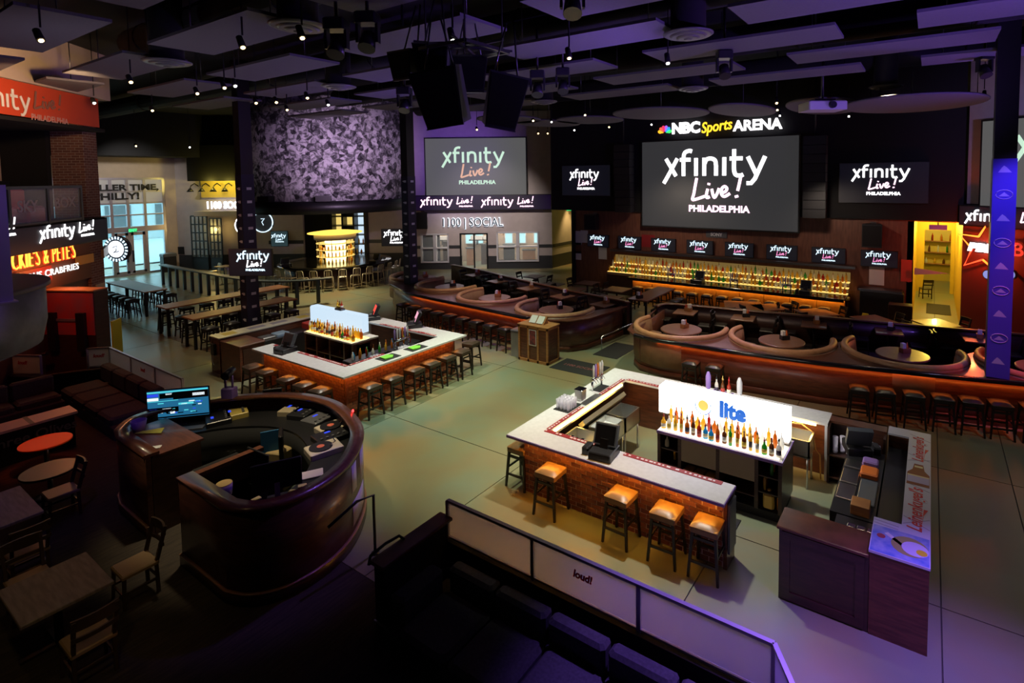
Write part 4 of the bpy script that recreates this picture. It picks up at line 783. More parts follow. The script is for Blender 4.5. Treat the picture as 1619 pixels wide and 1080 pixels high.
# left end: printed counter run, wood gate, equipment
t = thing('bar_counter', 'long wood counter with cream printed top at the left of the farther bar', 'counter'); MB().box(-17.93, -17.40, 7.5, 11.5, 0, T-.03).build('body', M['wood'], t); tp = MB().box(-17.97, -17.36, 7.48, 11.52, T-.03, T).build('top', mat('cream_laminate', (.62, .58, .50), .3), t)
for y in (7.9, 10.2): MB().box(-17.85, -17.5, y-.18, y+.18, T, T+.002).build('yellow_print', mat('mustard_print', (.60, .46, .08), .5), tp)
for y in (8.7, 9.4): MB().box(-17.80, -17.55, y-.25, y+.25, T, T+.002).build('grey_print', mat('grey_print', (.28, .26, .36), .5), tp)
t = thing('bar_gate', 'reddish wood gate cabinet at the left of the farther bar', 'cabinet'); MB().box(-17.36, -16.25, 7.52, 8.2, 0, .98).build('body', M['wood'], t); MB().cbox(-17.36, -16.22, 7.5, 8.22, .98, 1.02, .01).build('top', M['wood'], t); MB().box(-16.25, -16.23, 7.6, 8.1, .1, .9).build('side_panel', M['dkwood'], t)
single('speed_rail', MB().box(-17.34, -16.7, 8.4, 10.8, .0, .84), M['dksteel'], 'dark steel work bench behind the printed counter of the farther bar', 'bench'); single('blue_tray', MB().cbox(-17.25, -16.85, 8.9, 9.3, .84, .92, .02), mat('slate_blue', (.20, .28, .40), .4), 'blue grey tray on the steel work bench', 'tray'); single('red_tub', MB().cbox(-17.25, -16.8, 9.9, 10.4, .84, 1.02, .02), mat('red_tub', (.45, .04, .03), .4), 'red tub on the steel work bench', 'tub'); single('steel_pan', MB().cbox(-17.2, -16.8, 8.45, 8.85, .84, .92, .02), M['steel'], 'steel pan at the near end of the work bench', 'pan')
t = thing('hanging_phone', 'black handset hanging on the end of the printed counter', 'phone', (-17.7, 7.5, .55)); MB().cbox(-.10, .10, -.07, 0, 0, .34, .01).build('body', M['plastic'], t); MB().tube([(0, -.05, .3), (.02, -.05, .48), (.0, -.03, .53)], .012).build('strap', M['plastic'], t); MB().tube([(0, -.05, .0), (-.03, -.06, -.2), (.02, -.05, -.3)], .01).build('cord', M['white'], t)
# stools
for k, x in enumerate((-15.1, -14.4, -13.4, -12.68, -12.02)): stool('brown', (x, 7.30, 0), .02*k, '%s black stool from the left along the front arm of the farther bar' % ORD[k], 'stools at the farther brick bar')
for k, y in enumerate((8.08, 8.72, 9.42, 9.98, 10.56, 11.12)): stool('brown', (-11.22, y, 0), R_(90)+.04*(k % 3), '%s black stool from the brick corner along the side of the farther bar' % ORD[k], 'stools at the farther brick bar')
stool('brown', (-11.55, 11.86, 0), .1, 'black stool half hidden behind the far corner of the farther bar', 'stools at the farther brick bar')

for i in range(20): bottle((-12.85-.12*(i % 2), 8.75+.105*i, .86), 'bottle standing in the well inside the farther bar', 'well bottles of the farther bar', .8, parts=False)
single('well_bench', MB().cbox(-13.1, -12.7, 8.6, 10.95, 0, .86, .01), M['dksteel'], 'dark steel bottle well inside the farther bar', 'bench')
# ================================================================ DISC-JOCKEY BOOTH
# outer outline of the booth wall, anticlockwise from the left of the entry gap
out = [(-10.35, 3.32), (-11.55, 3.34)] + curvept([(-11.9, 3.42), (-12.28, 3.75), (-12.32, 4.2), (-12.1, 4.75), (-11.6, 5.45), (-10.75, 6.03), (-9.8, 6.2), (-8.9, 6.02), (-8.1, 5.65), (-7.45, 4.98), (-7.2, 4.35), (-7.25, 3.8), (-7.5, 3.47), (-7.85, 3.33)], 4) + [(-9.2, 3.33)]
dj = thing('dj_booth', 'large curved dark wood disc-jockey booth', 'booth')
MB().sweep(out, [(0, 0), (0, 1.31), (-.07, 1.31), (-.07, 0)], smooth=True).build('curved_wall', mat('booth_wood', (.085, .030, .017), .36, col2=(.05, .018, .011), vs=3.5, stretch=(1, 1, 7), coat=.15), dj)
MB().sweep(out, [(.03, 1.31), (.03, 1.355), (-.19, 1.355), (-.19, 1.31)], smooth=True).build('top_rail', M['woodx'], dj)
MB().sweep(out, [(.035, .02), (.035, .17), (.0, .19), (0, .02)], smooth=True).build('base_ledge', M['dkwood'], dj); MB().sweep(out, [(.04, .172), (.04, .19), (.0, .195), (0, .172)], smooth=True).build('base_bead', mat('copper_bead', (.30, .15, .09), .35), dj)
c0 = (-9.8, 4.5)
desk = [p for p in out[6:-6]]
MB().sweep(desk, [(-.07, .99), (-.07, 1.03), (-.80, 1.03), (-.80, .99)]).build('desk_top', M['black'], dj); MB().sweep(desk, [(-.78, .45), (-.78, .99), (-.80, .99), (-.80, .45)], smooth=True).build('desk_skirt', M['blackmatte'], dj)
MB().box(-11.85, -10.35, 3.42, 4.15, 1.26, 1.30).build('left_desk', M['woodx'], dj); MB().box(-9.2, -9.08, 3.34, 4.5, 1.27, 1.33).build('entry_ledge', M['woodx'], dj); MB().box(-9.2, -9.1, 3.4, 4.4, 0, 1.27).build('entry_panel', M['dkwood'], dj); MB().box(-10.45, -10.35, 3.4, 4.1, 0, 1.27).build('entry_panel', M['dkwood'], dj)
# big pale letters stuck on the outside of the curve
seg = [p for p in out if p[0] > -8.2 and p[1] > 4.0]
def decal(i0, i1, z0, z1): MB().sweep(seg[i0:i1], [(.004, z0), (.004, z1), (.001, z1), (.001, z0)], smooth=True).build('painted_letter', mat('lilac_vinyl', (.46, .40, .58), .45), dj)
n = len(seg); decal(0, 3, .72, 1.24); decal(3, 5, .80, 1.24); decal(1, 5, .28, .66)
t = thing('handrail', 'black pipe handrail on the side of the booth', 'handrail', (0, 0, 0)); p = G(577, 895); q = G(530, 833, .95); MB().tube([(-6.98, 5.02, 0), (-6.98, 5.02, .92), (-7.0, 4.75, .95), (-7.02, 4.3, .80)], .022, 8).build('rail', M['black'], t); MB().cyl((-6.98, 5.02, 0), (-6.98, 5.02, .02), .06).build('foot', M['black'], t)
DZ = 1.03
def monitor(loc, rz, label, w=.62, h=.36, face=None, stand=.16, cat='monitor'):
    t = thing('monitor', label, cat, loc, rz); MB().cbox(-w/2, w/2, -.03, .0, stand, stand+h, .01).build('housing', M['plastic'], t); MB().box(-w/2+.02, w/2-.02, -.034, -.03, stand+.02, stand+h-.02).build('screen', face or M['scr'], t)
    MB().bar((0, .02, 0), (0, .01, stand+.1), .07, .03).build('stand', M['violettint'] if face is None else M['plastic'], t); MB().cbox(-.14, .14, -.08, .12, 0, .015, .005).build('foot', M['plastic'], t); return t
p = G(285, 668, DZ+.02)
m = monitor((p.x, p.y, DZ), YAW+R_(14), 'large monitor showing blue music software at the left of the booth', 1.06, .58, M['bluescr'], .12)
w, h, s = 1.06, .58, .12
def scrbox(x0, x1, z0, z1, mm): MB().box(-w/2+.02+x0*(w-.04), -w/2+.02+x1*(w-.04), -.036, -.034, s+.02+z0*(h-.04), s+.02+z1*(h-.04)).build('screen_window', mm, m)
scrbox(0, 1, .93, .98, M['cyanscr']); scrbox(.42, 1, .66, .92, M['scr']); scrbox(.74, .94, .74, .84, M['whitescr']); scrbox(0, .18, .80, .90, M['bluescr2']); scrbox(.20, .42, .72, .90, M['scr']); scrbox(0, .18, .66, .76, M['whitescr']); scrbox(.30, .40, .84, .90, M['whitescr']); scrbox(0, .5, .22, .40, M['scr']); scrbox(.02, .15, .24, .36, M['bluescr2']); scrbox(.18, .24, .20, .28, M['whitescr']); scrbox(.30, .38, .30, .36, M['whitescr']); scrbox(.36, .44, .16, .24, M['whitescr']); scrbox(.5, .75, .45, .52, M['cyanscr']); scrbox(.0, .5, .62, .64, M['cyanscr']); scrbox(0, 1, .02, .07, M['scr'])
for k in range(22): a_ = random.uniform(.02, .86); b_ = random.uniform(.08, .56); scrbox(a_, a_+random.uniform(.03, .10), b_, b_+.035, random.choice((M['cyanscr'], M['bluescr2'], M['scr'], M['whitescr'])))
monitor((-7.98, 4.12, DZ), YAW+R_(208), 'black monitor seen from behind at the near side of the booth', .66, .42, None, .12)
monitor((-9.0, 4.35, .85), YAW+R_(150), 'grey screen edge-on with a painted violet sheen inside the booth', .58, .40, mat('painted_violet_sheen', (.16, .13, .22), .2), .1)  # violet reflection is put into the face colour
p = G(432, 640, DZ); monitor((p.x, p.y, DZ), YAW+R_(20), 'small dark screen at the far side of the booth', .36, .30, None, .05)
def laptop(loc, rz, label, m1):
    t = thing('laptop', label, 'laptop', loc, rz); MB().cbox(-.17, .17, -.12, .12, 0, .018, .006).build('base', M['steel'], t); MB().cbox(-.17, .17, -.12, .12, .018, .028, .006).build('lid', m1, t); return t
p = G(492, 742, DZ+.1); laptop((p.x, p.y, DZ), R_(60), 'closed silver laptop on the booth desk', mat('silver_lid', (.62, .56, .44), .4))
def deck(loc, rz, label, record=True, m=None):
    t = thing('turntable' if record else 'media_player', label, 'turntable' if record else 'player', loc, rz); MB().cbox(-.22, .22, -.17, .17, 0, .09, .012).build('plinth', m or mat('silver_deck', (.55, .48, .38), .4), t)
    if record:
        MB().cyl((-.04, 0, .09), (-.04, 0, .108), .15, n=24).build('platter', M['plastic'], t); MB().cyl((-.04, 0, .108), (-.04, 0, .111), .05, n=16).build('record_label', mat('salmon_label', (.65, .15, .10), .5), t); MB().tube([(.16, .12, .13), (.15, -.03, .13), (.05, -.09, .12)], .007).build('tone_arm', M['chrome'], t)
    else:
        for k in range(5): MB().cyl((-.16+.08*k, -.1, .09), (-.16+.08*k, -.1, .11), .02, n=8).build('knob', M['greyplastic'], t)
        MB().box(-.05, .03, .06, .10, .09, .095).build('display', M['bluescr2'], t)
    return t
for x, y, r, lab, rec, mm in ((512, 710, 75, 'silver turntable with salmon record label nearest the camera in the booth', True, None), (522, 690, 80, 'black mixer between the two turntables', False, M['plastic']), (527, 676, 85, 'silver turntable at the far side of the mixer', True, None), (482, 652, 110, 'black media player with blue display beside the turntables', False, M['plastic']), (466, 646, 118, 'pale media player on the far desk of the booth', False, mat('tan_deck', (.40, .33, .22), .45)), (505, 662, 100, 'black effects unit with a red lamp by the booth rail', False, M['greyplastic']), (372, 652, 160, 'yellow lit media player on the far left desk', False, mat('yellow_lit_deck', (.55, .42, .10), .45)), (345, 662, 160, 'low black amplifier on the far left desk', False, M['plastic'])):  # the yellow lit player carries its light in the deck colour
    p = G(x, y, DZ+.05); deck((p.x, p.y, DZ), R_(r), lab, rec, mm).scale = (1.22, 1.22, 1.1)
single('indicator', MB().lathe([(.02, 0), (.02, .03), (.005, .045)], 8), em('red_lamp', (1, .03, .03), 6), 'small red indicator lamp on the booth rail', 'lamp', tuple(G(558, 651, 1.356)))
t = thing('stage_projector', 'violet lit light projector standing on the booth rail', 'stage light', tuple(G(363, 628, 1.356)), YAW); MB().cbox(-.12, .12, -.09, .09, 0, .20, .015).build('base', M['violettint'], t); MB().bar((-.07, 0, .2), (-.07, 0, .5), .03).bar((.07, 0, .2), (.07, 0, .45), .03).build('yoke', M['violettint'], t); MB().cyl((0, -.12, .46), (0, .14, .52), .085, .07, 10).build('head', M['plastic'], t)
t = thing('waste_bin', 'violet lit round bin beside the blue screen monitor', 'bin', tuple(G(220, 682, 1.30))); MB().lathe([(.085, 0), (.12, .20), (.112, .20), (.078, .015)], 14).build('body', M['violettint'], t)
single('folder', MB().add([(-.22, -.05, 0), (.24, -.10, 0), (.20, .06, .03), (-.20, .02, .0), (-.22, -.05, .012), (.24, -.10, .012), (.20, .06, .042), (-.20, .02, .012)], [(0, 3, 2, 1), (4, 5, 6, 7), (0, 1, 5, 4), (1, 2, 6, 5), (2, 3, 7, 6), (3, 0, 4, 7)]), mat('lime_folder', (.55, .52, .08), .6), 'yellow folder lying on the left ledge of the booth', 'folder', tuple(G(237, 683, 1.305)), R_(40))
single('paper_note', MB().cbox(-.10, .10, -.05, .05, 0, .01, .002), M['paper'], 'folded white paper on the left ledge of the booth', 'paper', tuple(G(243, 708, 1.302)), R_(50))
t = thing('drum', 'tan topped round tub by the near rail of the booth', 'tub', tuple(G(355, 782, 1.1))); MB().lathe([(.10, 0), (.11, .16), (.10, .165)], 14).build('body', M['violettint'], t); MB().cyl((0, 0, .16), (0, 0, .175), .105, n=14).build('lid', mat('tan_lid', (.50, .34, .12), .5), t)
for k, (x, y) in enumerate(((421, 796), (463, 778), (478, 769), (405, 790))): single('note_pad', MB().cbox(-.06, .06, -.04, .04, 0, .02, .004), mat('yellow_pad', (.60, .50, .16), .6), '%s small yellow pad from the left on the near rail of the booth' % ORD[(1, 2, 3, 0)[k]], 'pad', tuple(G(x, y, DZ+.02)), R_(30*k))
single('keyboard', MB().cbox(-.26, .26, -.08, .08, 0, .025, .006), M['greyplastic'], 'grey keyboard in front of the blue screen monitor', 'keyboard', tuple(G(298, 678, DZ)), YAW+R_(14))
for k in range(9): single('cable', MB().tube([(-9.95+.07*k, 3.95+.03*k, .95), (-9.85+.07*k, 4.12, 1.0), (-9.72+.07*k, 4.26+.02*k, .96), (-9.62+.06*k, 4.45, .98)], .010, 5), mat('pale_cable', (.42, .36, .26), .5), 'pale cable in the tangle beside the booth entry', 'cable', group='cables in the booth')
single('cable_shelf', MB().cbox(-10.1, -9.1, 3.85, 4.55, .0, .95, .01), M['blackmatte'], 'black equipment case carrying the cable tangle', 'case')
ch = thing('office_chair', 'dark office chair with a blue cloth hanging on it inside the booth', 'chair', (-9.9, 4.95, 0), R_(-30)); MB().cbox(-.24, .24, -.24, .24, .50, .58, .03).build('seat', M['vinyl'], ch); MB().cbox(-.22, .22, .20, .27, .62, 1.15, .02).build('backrest', M['vinyl'], ch); MB().cyl((0, 0, .08), (0, 0, .5), .03).build('post', M['dksteel'], ch)
for k in range(5): MB().bar((0, 0, .09), (.28*math.cos(1.256*k), .28*math.sin(1.256*k), .05), .04).build('foot', M['plastic'], ch)
MB().box(-.26, -.23, -.1, .24, .45, 1.1).build('blue_cloth', M['cyanplastic'], ch); p = G(425, 690, .7); single('storage_crate', MB().cbox(-.30, .30, -.22, .22, 0, .72, .02), mat('tan_crate', (.36, .26, .12), .6), 'tan crate under the far desk of the booth', 'crate', (-10.15, 5.25, 0), R_(20))
# ================================================================ LOUNGES WITH FROSTED PANELS
def panel_rail(pts, z0, z1, label, marks=(), cat='railing'):
    t = thing('panel_railing', label, cat)
    for i, ((xa, ya), (xb, yb)) in enumerate(zip(pts[:-1], pts[1:])):
        d = Vector((xb-xa, yb-ya, 0)); L = d.length; d.normalize(); n = Vector((-d.y, d.x, 0)); A = Vector((xa, ya, 0)); B = Vector((xb, yb, 0))
        MB().bar(A+d*.03+Vector((0, 0, (z0+z1)/2)), B-d*.03+Vector((0, 0, (z0+z1)/2)), .012, z1-z0-.05).build('frosted_panel', M['frost'], t)
        MB().bar(A+Vector((0, 0, z1)), B+Vector((0, 0, z1)), .05, .035).build('top_rail', M['rail'], t); MB().bar(A+Vector((0, 0, z0)), B+Vector((0, 0, z0)), .04, .025).build('bottom_rail', M['rail'], t)
        if i in marks:
            mid = (A+B)/2+Vector((0, 0, (z0+z1)/2+.05)); put('lettering', text_mesh('loud!', mat('red_print', (.62, .02, .035), .5), .13, .003, .006, shear=.2), t, mid-n*.012, rot=(R_(90), 0, math.atan2(d.y, d.x)))
    for x, y in pts: MB().bar((x, y, z0-.03), (x, y, z1), .05, .05).build('post', M['rail'], t)
    return t
panel_rail([(-5.67, 5.29), (-4.15, 5.29), (-2.65, 5.29), (-1.18, 5.29), (-.92, 4.9), (-.75, 4.3)], .60, 1.12, 'frosted panel railing along the near right lounge', (1, 4))
panel_rail([(-19.35, 5.05), (-18.95, 5.42), (-17.45, 5.42), (-15.95, 5.42), (-14.45, 5.42)], .60, 1.12, 'frosted panel railing around the far left lounge', (0, 2)); panel_rail([(-20.7, 3.7), (-19.75, 4.2)], .60, 1.1, 'short frosted panel tinted red beside the upright display box', (0,))
lw = thing('lounge_wall', 'low dark wall with wood cap enclosing the near right lounge', 'wall')
MB().box(-5.75, -1.1, 5.22, 5.36, 0, .57).build('long_wall', M['blackmatte'], lw); MB().box(-5.8, -5.62, 4.15, 5.22, 0, .86).build('end_wall', M['blackmatte'], lw); MB().cbox(-5.84, -5.58, 4.1, 5.3, .86, .90, .01).build('wood_cap', M['wood'], lw); MB().box(-5.82, -5.60, 4.13, 4.15, .08, .10).build('bead', M['rail'], lw)
t = thing('handrail', 'black curved grab rail on the wood cap of the near lounge wall', 'handrail', (-5.78, 4.35, .90)); MB().tube([(-.06, -.25, -.06), (-.06, -.22, .04), (-.06, 0, .07), (-.06, .22, .05), (0, .26, 0)], .02, 7).build('rail', M['black'], t)
def sofa(label, base, backs, seats, z0=0.012, mat_=None):
    t = thing('bench_sofa', label, 'sofa')
    for b in base: MB().cbox(*b, .03).build('base', M['sofa'], t)
    for b in backs: MB().cbox(*b, .04).build('back_cushion', M['sofa'], t)
    for b in seats: MB().cbox(*b, .05).build('seat_cushion', M['sofa'], t)
    return t
bk = [(-5.46, -5.22, 4.1, 4.78, .30, .62)]+[(-5.20+.80*k, -4.44+.80*k, 4.82, 5.02, .30, .62) for k in range(5)]; st = [(-5.20+.82*k, -4.41+.82*k, 3.98, 4.80, .20, .36) for k in range(5)]
sofa('long charcoal corner sofa in the near right lounge', [(-5.5, -1.2, 4.0, 5.1, .012, .20)], bk, st)
single('lounge_cube', MB().cbox(-4.6, -4.0, 2.9, 3.5, .012, .44, .04), M['sofa'], 'charcoal cube seat in front of the corner sofa', 'seat')
# far left lounge: long sofas, ledges, round tables
bk = [(-18.5+.86*k, -17.68+.86*k, 5.06, 5.30, .45, .84) for k in range(4)]; st = [(-18.5+.86*k, -17.68+.86*k, 4.25, 5.05, .30, .46) for k in range(4)]
sofa('long dark sofa under the far left frosted railing', [(-18.6, -14.9, 4.25, 5.34, .012, .30)], bk, st); sofa('dark sofa facing the round tables at the far left', [(-18.7, -17.9, 2.5, 4.2, .012, .30)], [(-18.68, -18.48, 2.55+.82*k, 3.33+.82*k, .45, .84) for k in range(2)], [(-18.46, -17.95, 2.55+.82*k, 3.33+.82*k, .30, .46) for k in range(2)])
lw = thing('lounge_wall', 'low dark wall under the far left frosted railing', 'wall'); MB().box(-19.0, -14.4, 5.36, 5.48, .0, .57).build('long_wall', M['blackmatte'], lw); MB().sweep([(-20.8, 3.55), (-19.8, 4.1), (-19.3, 4.98), (-18.95, 5.36)], [(-.06, 0), (-.06, .57), (.06, .57), (.06, 0)]).build('bent_wall', M['blackmatte'], lw); MB().sweep([(-20.8, 3.45), (-19.7, 4.02), (-19.15, 4.9), (-18.85, 5.3), (-14.4, 5.3)], [(-.04, .57), (-.04, .60), (.09, .60), (.09, .57)]).build('wood_cap', M['dkwood'], lw)
t = thing('ledge_counter', 'pale pink lit ledge counter with a dark front reading Three Olives', 'counter', (0, 0, 0)); MB().box(-15.95, -15.4, 1.6, 3.8, .70, .75).build('top', mat('pale_ledge', (.62, .50, .48), .4), t); MB().box(-15.85, -15.45, 1.6, 3.75, 0, .70).build('front', M['blackmatte'], t); MB().box(-15.98, -15.38, 3.05, 3.12, .75, .753).build('joint', M['greyplastic'], t); put('lettering', text_mesh('Three Olives', mat('dim_lettering', (.16, .14, .13), .5), .26, .006, .004), t, (-15.44, 3.1, .48), rot=(R_(90), 0, R_(90)))
for p_, mt, lab, z in (((72, 698), M['orange'], 'round table with an orange lit top in the far left lounge', .55), ((78, 742), mat('mirror_top', (.020, .018, .024), .34), 'round glossy dark table reflecting lights in the left lounge', .50)):  # orange of the first top stands for the red light on it
    p = G(*p_, z); t = thing('round_table', lab, 'table', (p.x, p.y, .012)); MB().cyl((0, 0, z-.05), (0, 0, z-.012), .40, n=28).build('top', mt, t); MB().cyl((0, 0, .02), (0, 0, z-.05), .04).build('column', M['dksteel'], t); MB().lathe([(.24, 0), (.22, .025), (.05, .04)], 18).build('foot', M['dksteel'], t)
p = G(72, 698, .55); spot((p.x+1.5, p.y+.5, 5), (p.x, p.y, .5), (1, .12, .03), 260, 13, .3)
# dining corner at the near left
WCH = make_chair(mat('worn_seat_wood', (.33, .225, .13), .4), mat('chair_wood', (.055, .032, .02), .38)); WCH.location = (-9.05, 2.72, .012); WCH['label'] = 'wooden chair with worn pale seat at the far side of the grey table'; WCH['group'] = 'wooden chairs of the near dining corner'
def wch(x, y, r, lab): return dup(WCH, (x, y, .012), R_(r), lab, 'wooden chairs of the near dining corner')
wch(-8.05, 1.95, -90, 'wooden chair with gold lit slats pulled to the near end of the grey table'); wch(-12.3, 2.75, 0, 'wooden chair with pink lit seat at the far side of the left grey table'); wch(-10.75, 2.0, -90, 'wooden chair with gold lit slats at the end of the left grey table'); wch(-9.9, 1.85, 90, 'wooden chair with violet lit back between the two grey tables'); wch(-8.75, 1.0, 180, 'wooden chair at the bottom edge in front of the grey table'); wch(-7.1, 1.2, -120, 'wooden chair half out of frame at the bottom left corner')
def dtable(x0, x1, y0, y1, lab):
    t = thing('dining_table', lab, 'table', ((x0+x1)/2, (y0+y1)/2, .012)); a, b = (x1-x0)/2, (y1-y0)/2; MB().cbox(-a, a, -b, b, .70, .74, .008).build('top', M['greytop'], t); MB().cyl((0, 0, .03), (0, 0, .70), .045).build('column', M['black'], t)
    for r in (0, 90): c, s_ = math.cos(R_(r)), math.sin(R_(r)); MB().bar((-.36*c, -.36*s_, .02), (.36*c, .36*s_, .02), .07, .03).build('foot', M['black'], t)
    return t
dtable(-9.40, -8.40, 1.47, 2.31, 'worn grey brown dining table nearest the booth'); dtable(-12.4, -11.12, 1.45, 2.29, 'worn grey brown dining table at the left picture edge'); dtable(-7.6, -6.7, -.2, .6, 'dining table cut off by the bottom left corner')
# ================================================================ BOOTH ISLANDS
PZ = .30
def island(front, rings, back, tail, side, name, led=(3, -1)):
    t = thing('booth_island', 'long curved wood island of round booths on the %s' % side, 'seating island')
    hull = inset(front, .24)+tail; MB().prism(hull, 0, PZ).build('platform', M['carpet'], t)
    poly = list(front)
    for cx, cy, a0, a1 in reversed(rings): poly += arc(cx, cy, 1.44, a1, a0, 26)
    MB().prism(poly, T-.035, T).build('counter_top', M['woodx'], t)
    MB().sweep(front, [(.20, 0), (.20, T-.035), (.27, T-.035), (.27, 0)], smooth=True).build('front_panel', M['wood'], t)
    MB().sweep(front, [(.185, .0), (.185, .16), (.20, .17), (.20, 0)], smooth=True).build('kick_board', M['wood'], t)
    MB().sweep(front[led[0]-1:led[1]], [(-.03, T-.05), (-.03, T+.03), (.0, T+.045), (.06, T+.045), (.07, T), (.07, T-.06)], smooth=True).build('bar_rail', mat('gloss_black_rail', (.012, .010, .012), .12), t)
    MB().sweep(front[led[0]:led[1]], [(.10, T-.075), (.13, T-.075), (.13, T-.055), (.10, T-.055)]).build('led_strip', M['ledred'], t)
    MB().sweep(back, [(-.06, PZ), (-.06, 1.16), (.06, 1.16), (.06, PZ)], smooth=True).build('back_wall', M['dkwood'], t); MB().sweep(back, [(-.10, 1.16), (-.10, 1.20), (.10, 1.20), (.10, 1.16)], smooth=True).build('back_cap', M['woodx'], t)
    for k, (cx, cy, a0, a1) in enumerate(rings):
        lab = '%s round booth from the left on the %s island' % (ORD[k], side); b = thing('round_booth', 'tan leather '+lab.replace('round booth', 'horseshoe bench'), 'bench', (cx, cy, 0)); p = arc(0, 0, 1.42, a0, a1, 30)
        MB().sweep(p, [(0, PZ), (0, 1.13), (.16, 1.13), (.22, .76), (.22, PZ)], smooth=True).build('backrest', M['leatherdk'], b); MB().tube([(x*.945, y*.945, 1.15) for x, y in p], .088, 8).build('top_roll', M['leather'], b)
        MB().sweep(p, [(.20, .62), (.20, .755), (.55, .765), (.62, .74), (.62, .62)], smooth=True).build('seat', M['leatherdk'], b); MB().sweep(p, [(.22, PZ), (.22, .62), (.54, .62), (.54, PZ)], smooth=True).build('plinth', M['dkwood'], b)
        b = thing('round_table', 'round wood table inside the '+lab.replace('round booth', 'horseshoe bench'), 'table', (cx, cy+.05, PZ)); MB().lathe([(.60, .70), (.62, .715), (.62, .74), (.60, .755)], 30).build('top', M['tabletop'], b); MB().cyl((0, 0, .03), (0, 0, .70), .05).build('column', M['black'], b); MB().lathe([(.30, 0), (.28, .03), (.06, .05)], 18).build('foot', M['black'], b)
        caddy((cx+.05, cy+.20, PZ+.755), 'condiment caddy in the '+lab.replace('round booth', 'horseshoe bench'), 'caddies on the booth tables', k)
    return t
fR = [(-7.92, 17.3), (-7.82, 16.3), (-7.76, 15.1), (-7.60, 14.45), (-7.15, 14.02), (-6.4, 13.86), (-4.2, 13.97), (-2.13, 14.21), (0, 14.64), (1.31, 14.95), (5.2, 15.95)]
rR = [(-6.28, 15.40, -200, 15), (-3.42, 15.72, -200, 20), (-.52, 16.12, -205, 25), (2.42, 16.68, -205, 20)]
bR = [(-7.92, 17.2), (-7.9, 17.5), (-7.75, 17.75), (-7.4, 17.86), (-5.0, 18.2), (-2.79, 18.55), (1.43, 19.2), (5.2, 19.9)]
island(fR, rR, bR, [(5.2, 19.9), (1.43, 19.2), (-2.79, 18.55), (-7.4, 17.86), (-7.8, 17.7)], 'right', 'R', (5, 11))
fL = [(-21.5, 18.0), (-21.35, 17.0), (-20.75, 16.05), (-19.6, 15.28), (-17.6, 14.5), (-15.4, 14.28), (-13.3, 14.12), (-11.2, 13.92), (-10.3, 14.02), (-9.65, 14.35), (-9.25, 14.95), (-9.05, 16.2), (-8.98, 17.1)]
rL = [(-20.0, 17.35, -215, 5), (-17.25, 16.45, -215, 10), (-14.15, 15.82, -210, 15), (-10.98, 15.48, -205, 20)]
bL = [(-20.9, 20.2), (-18.6, 19.74), (-16.1, 18.98), (-12.1, 17.92), (-9.3, 17.36), (-9.0, 17.2)]
island(fL, rL, list(reversed(bL)), [(-9.0, 17.3), (-12.1, 17.92), (-16.1, 18.98), (-18.6, 19.74), (-20.9, 20.2)], 'left', 'L', (4, 9))
# two-seat tables along the back walls
DCH = make_chair(M['vinyl'], M['stoolwood']); DCH.location = (-6.2, 17.3, PZ); DCH.rotation_euler = (0, 0, R_(-82)); DCH['label'] = 'black chair right of the first small table along the right island back wall'; DCH['group'] = 'black chairs of the dining area'
def dch(x, y, r, lab, z=0): return dup(DCH, (x, y, z), R_(r), lab, 'black chairs of the dining area')
def twotop(x, y, r, lab, k, z=PZ, s=.36, h=.755, cad=True, mt=None, name='two_seat_table'):
    t = thing(name, lab, 'table', (x, y, z), R_(r)); MB().cbox(-s, s, -s, s, h-.04, h, .008).build('top', mt or M['tabletop'], t); MB().cyl((0, 0, .03), (0, 0, h-.04), .04, n=8).build('column', M['black'], t); MB().bar((-.28, 0, .015), (.28, 0, .015), .06, .03).build('foot', M['black'], t); MB().bar((0, -.28, .02), (0, .28, .02), .06, .03).build('foot', M['black'], t)
    if cad: caddy((x+.05, y+.14, z+h), 'condiment caddy on the '+lab, 'caddies on the small tables', k)
    return t
for k, (x, y) in enumerate(((-6.95, 17.48), (-5.05, 17.72), (-2.95, 18.02), (-.95, 18.35), (1.2, 18.70))):
    lab = '%s small table along the right island back wall' % ORD[k]; twotop(x, y, 8, lab, k)
    if k: dch(x+.75, y, -82, 'black chair right of the %s' % lab.replace(' along', ','), PZ)
    dch(x-.72, y-.1, 98, 'black chair left of the %s' % lab.replace(' along', ','), PZ)
for k, (x, y) in enumerate(((-9.95, 17.05), (-12.0, 17.42), (-14.1, 17.95), (-16.3, 18.5), (-18.3, 19.15))):
    lab = '%s small table from the right along the left island back wall' % ORD[k]; twotop(x, y, -14, lab, k)
    dch(x-.74, y+.15, 76, 'black chair left of the %s' % lab.replace(' along', ','), PZ)
    if k: dch(x+.74, y-.15, -104, 'black chair right of the %s' % lab.replace(' along', ','), PZ)
# stools along the fronts
for k, (x, y) in enumerate(((-5.25, 13.62), (-4.62, 13.66))): stool('black', (x, y, 0), .05, '%s of two stools behind the rack at the right island front' % ('left', 'right')[k], 'stools at the right island')
for k, x in enumerate((-1.30, -.78, -.22, .32, .84, 1.36, 1.92, 2.5)): stool('black', (x, 13.98+.235*(x+1.3), 0), R_(12), '%s black stool from the left in the row of stools at the right island front' % ORD[k], 'stools at the right island')
for k in range(9):
    u = k/8; x = -17.4+5.75*u; y = 14.24-.58*u; stool('black', (x, y-.08, 0), R_(-5), '%s black stool from the left along the left island front' % ORD[k], 'stools at the left island')
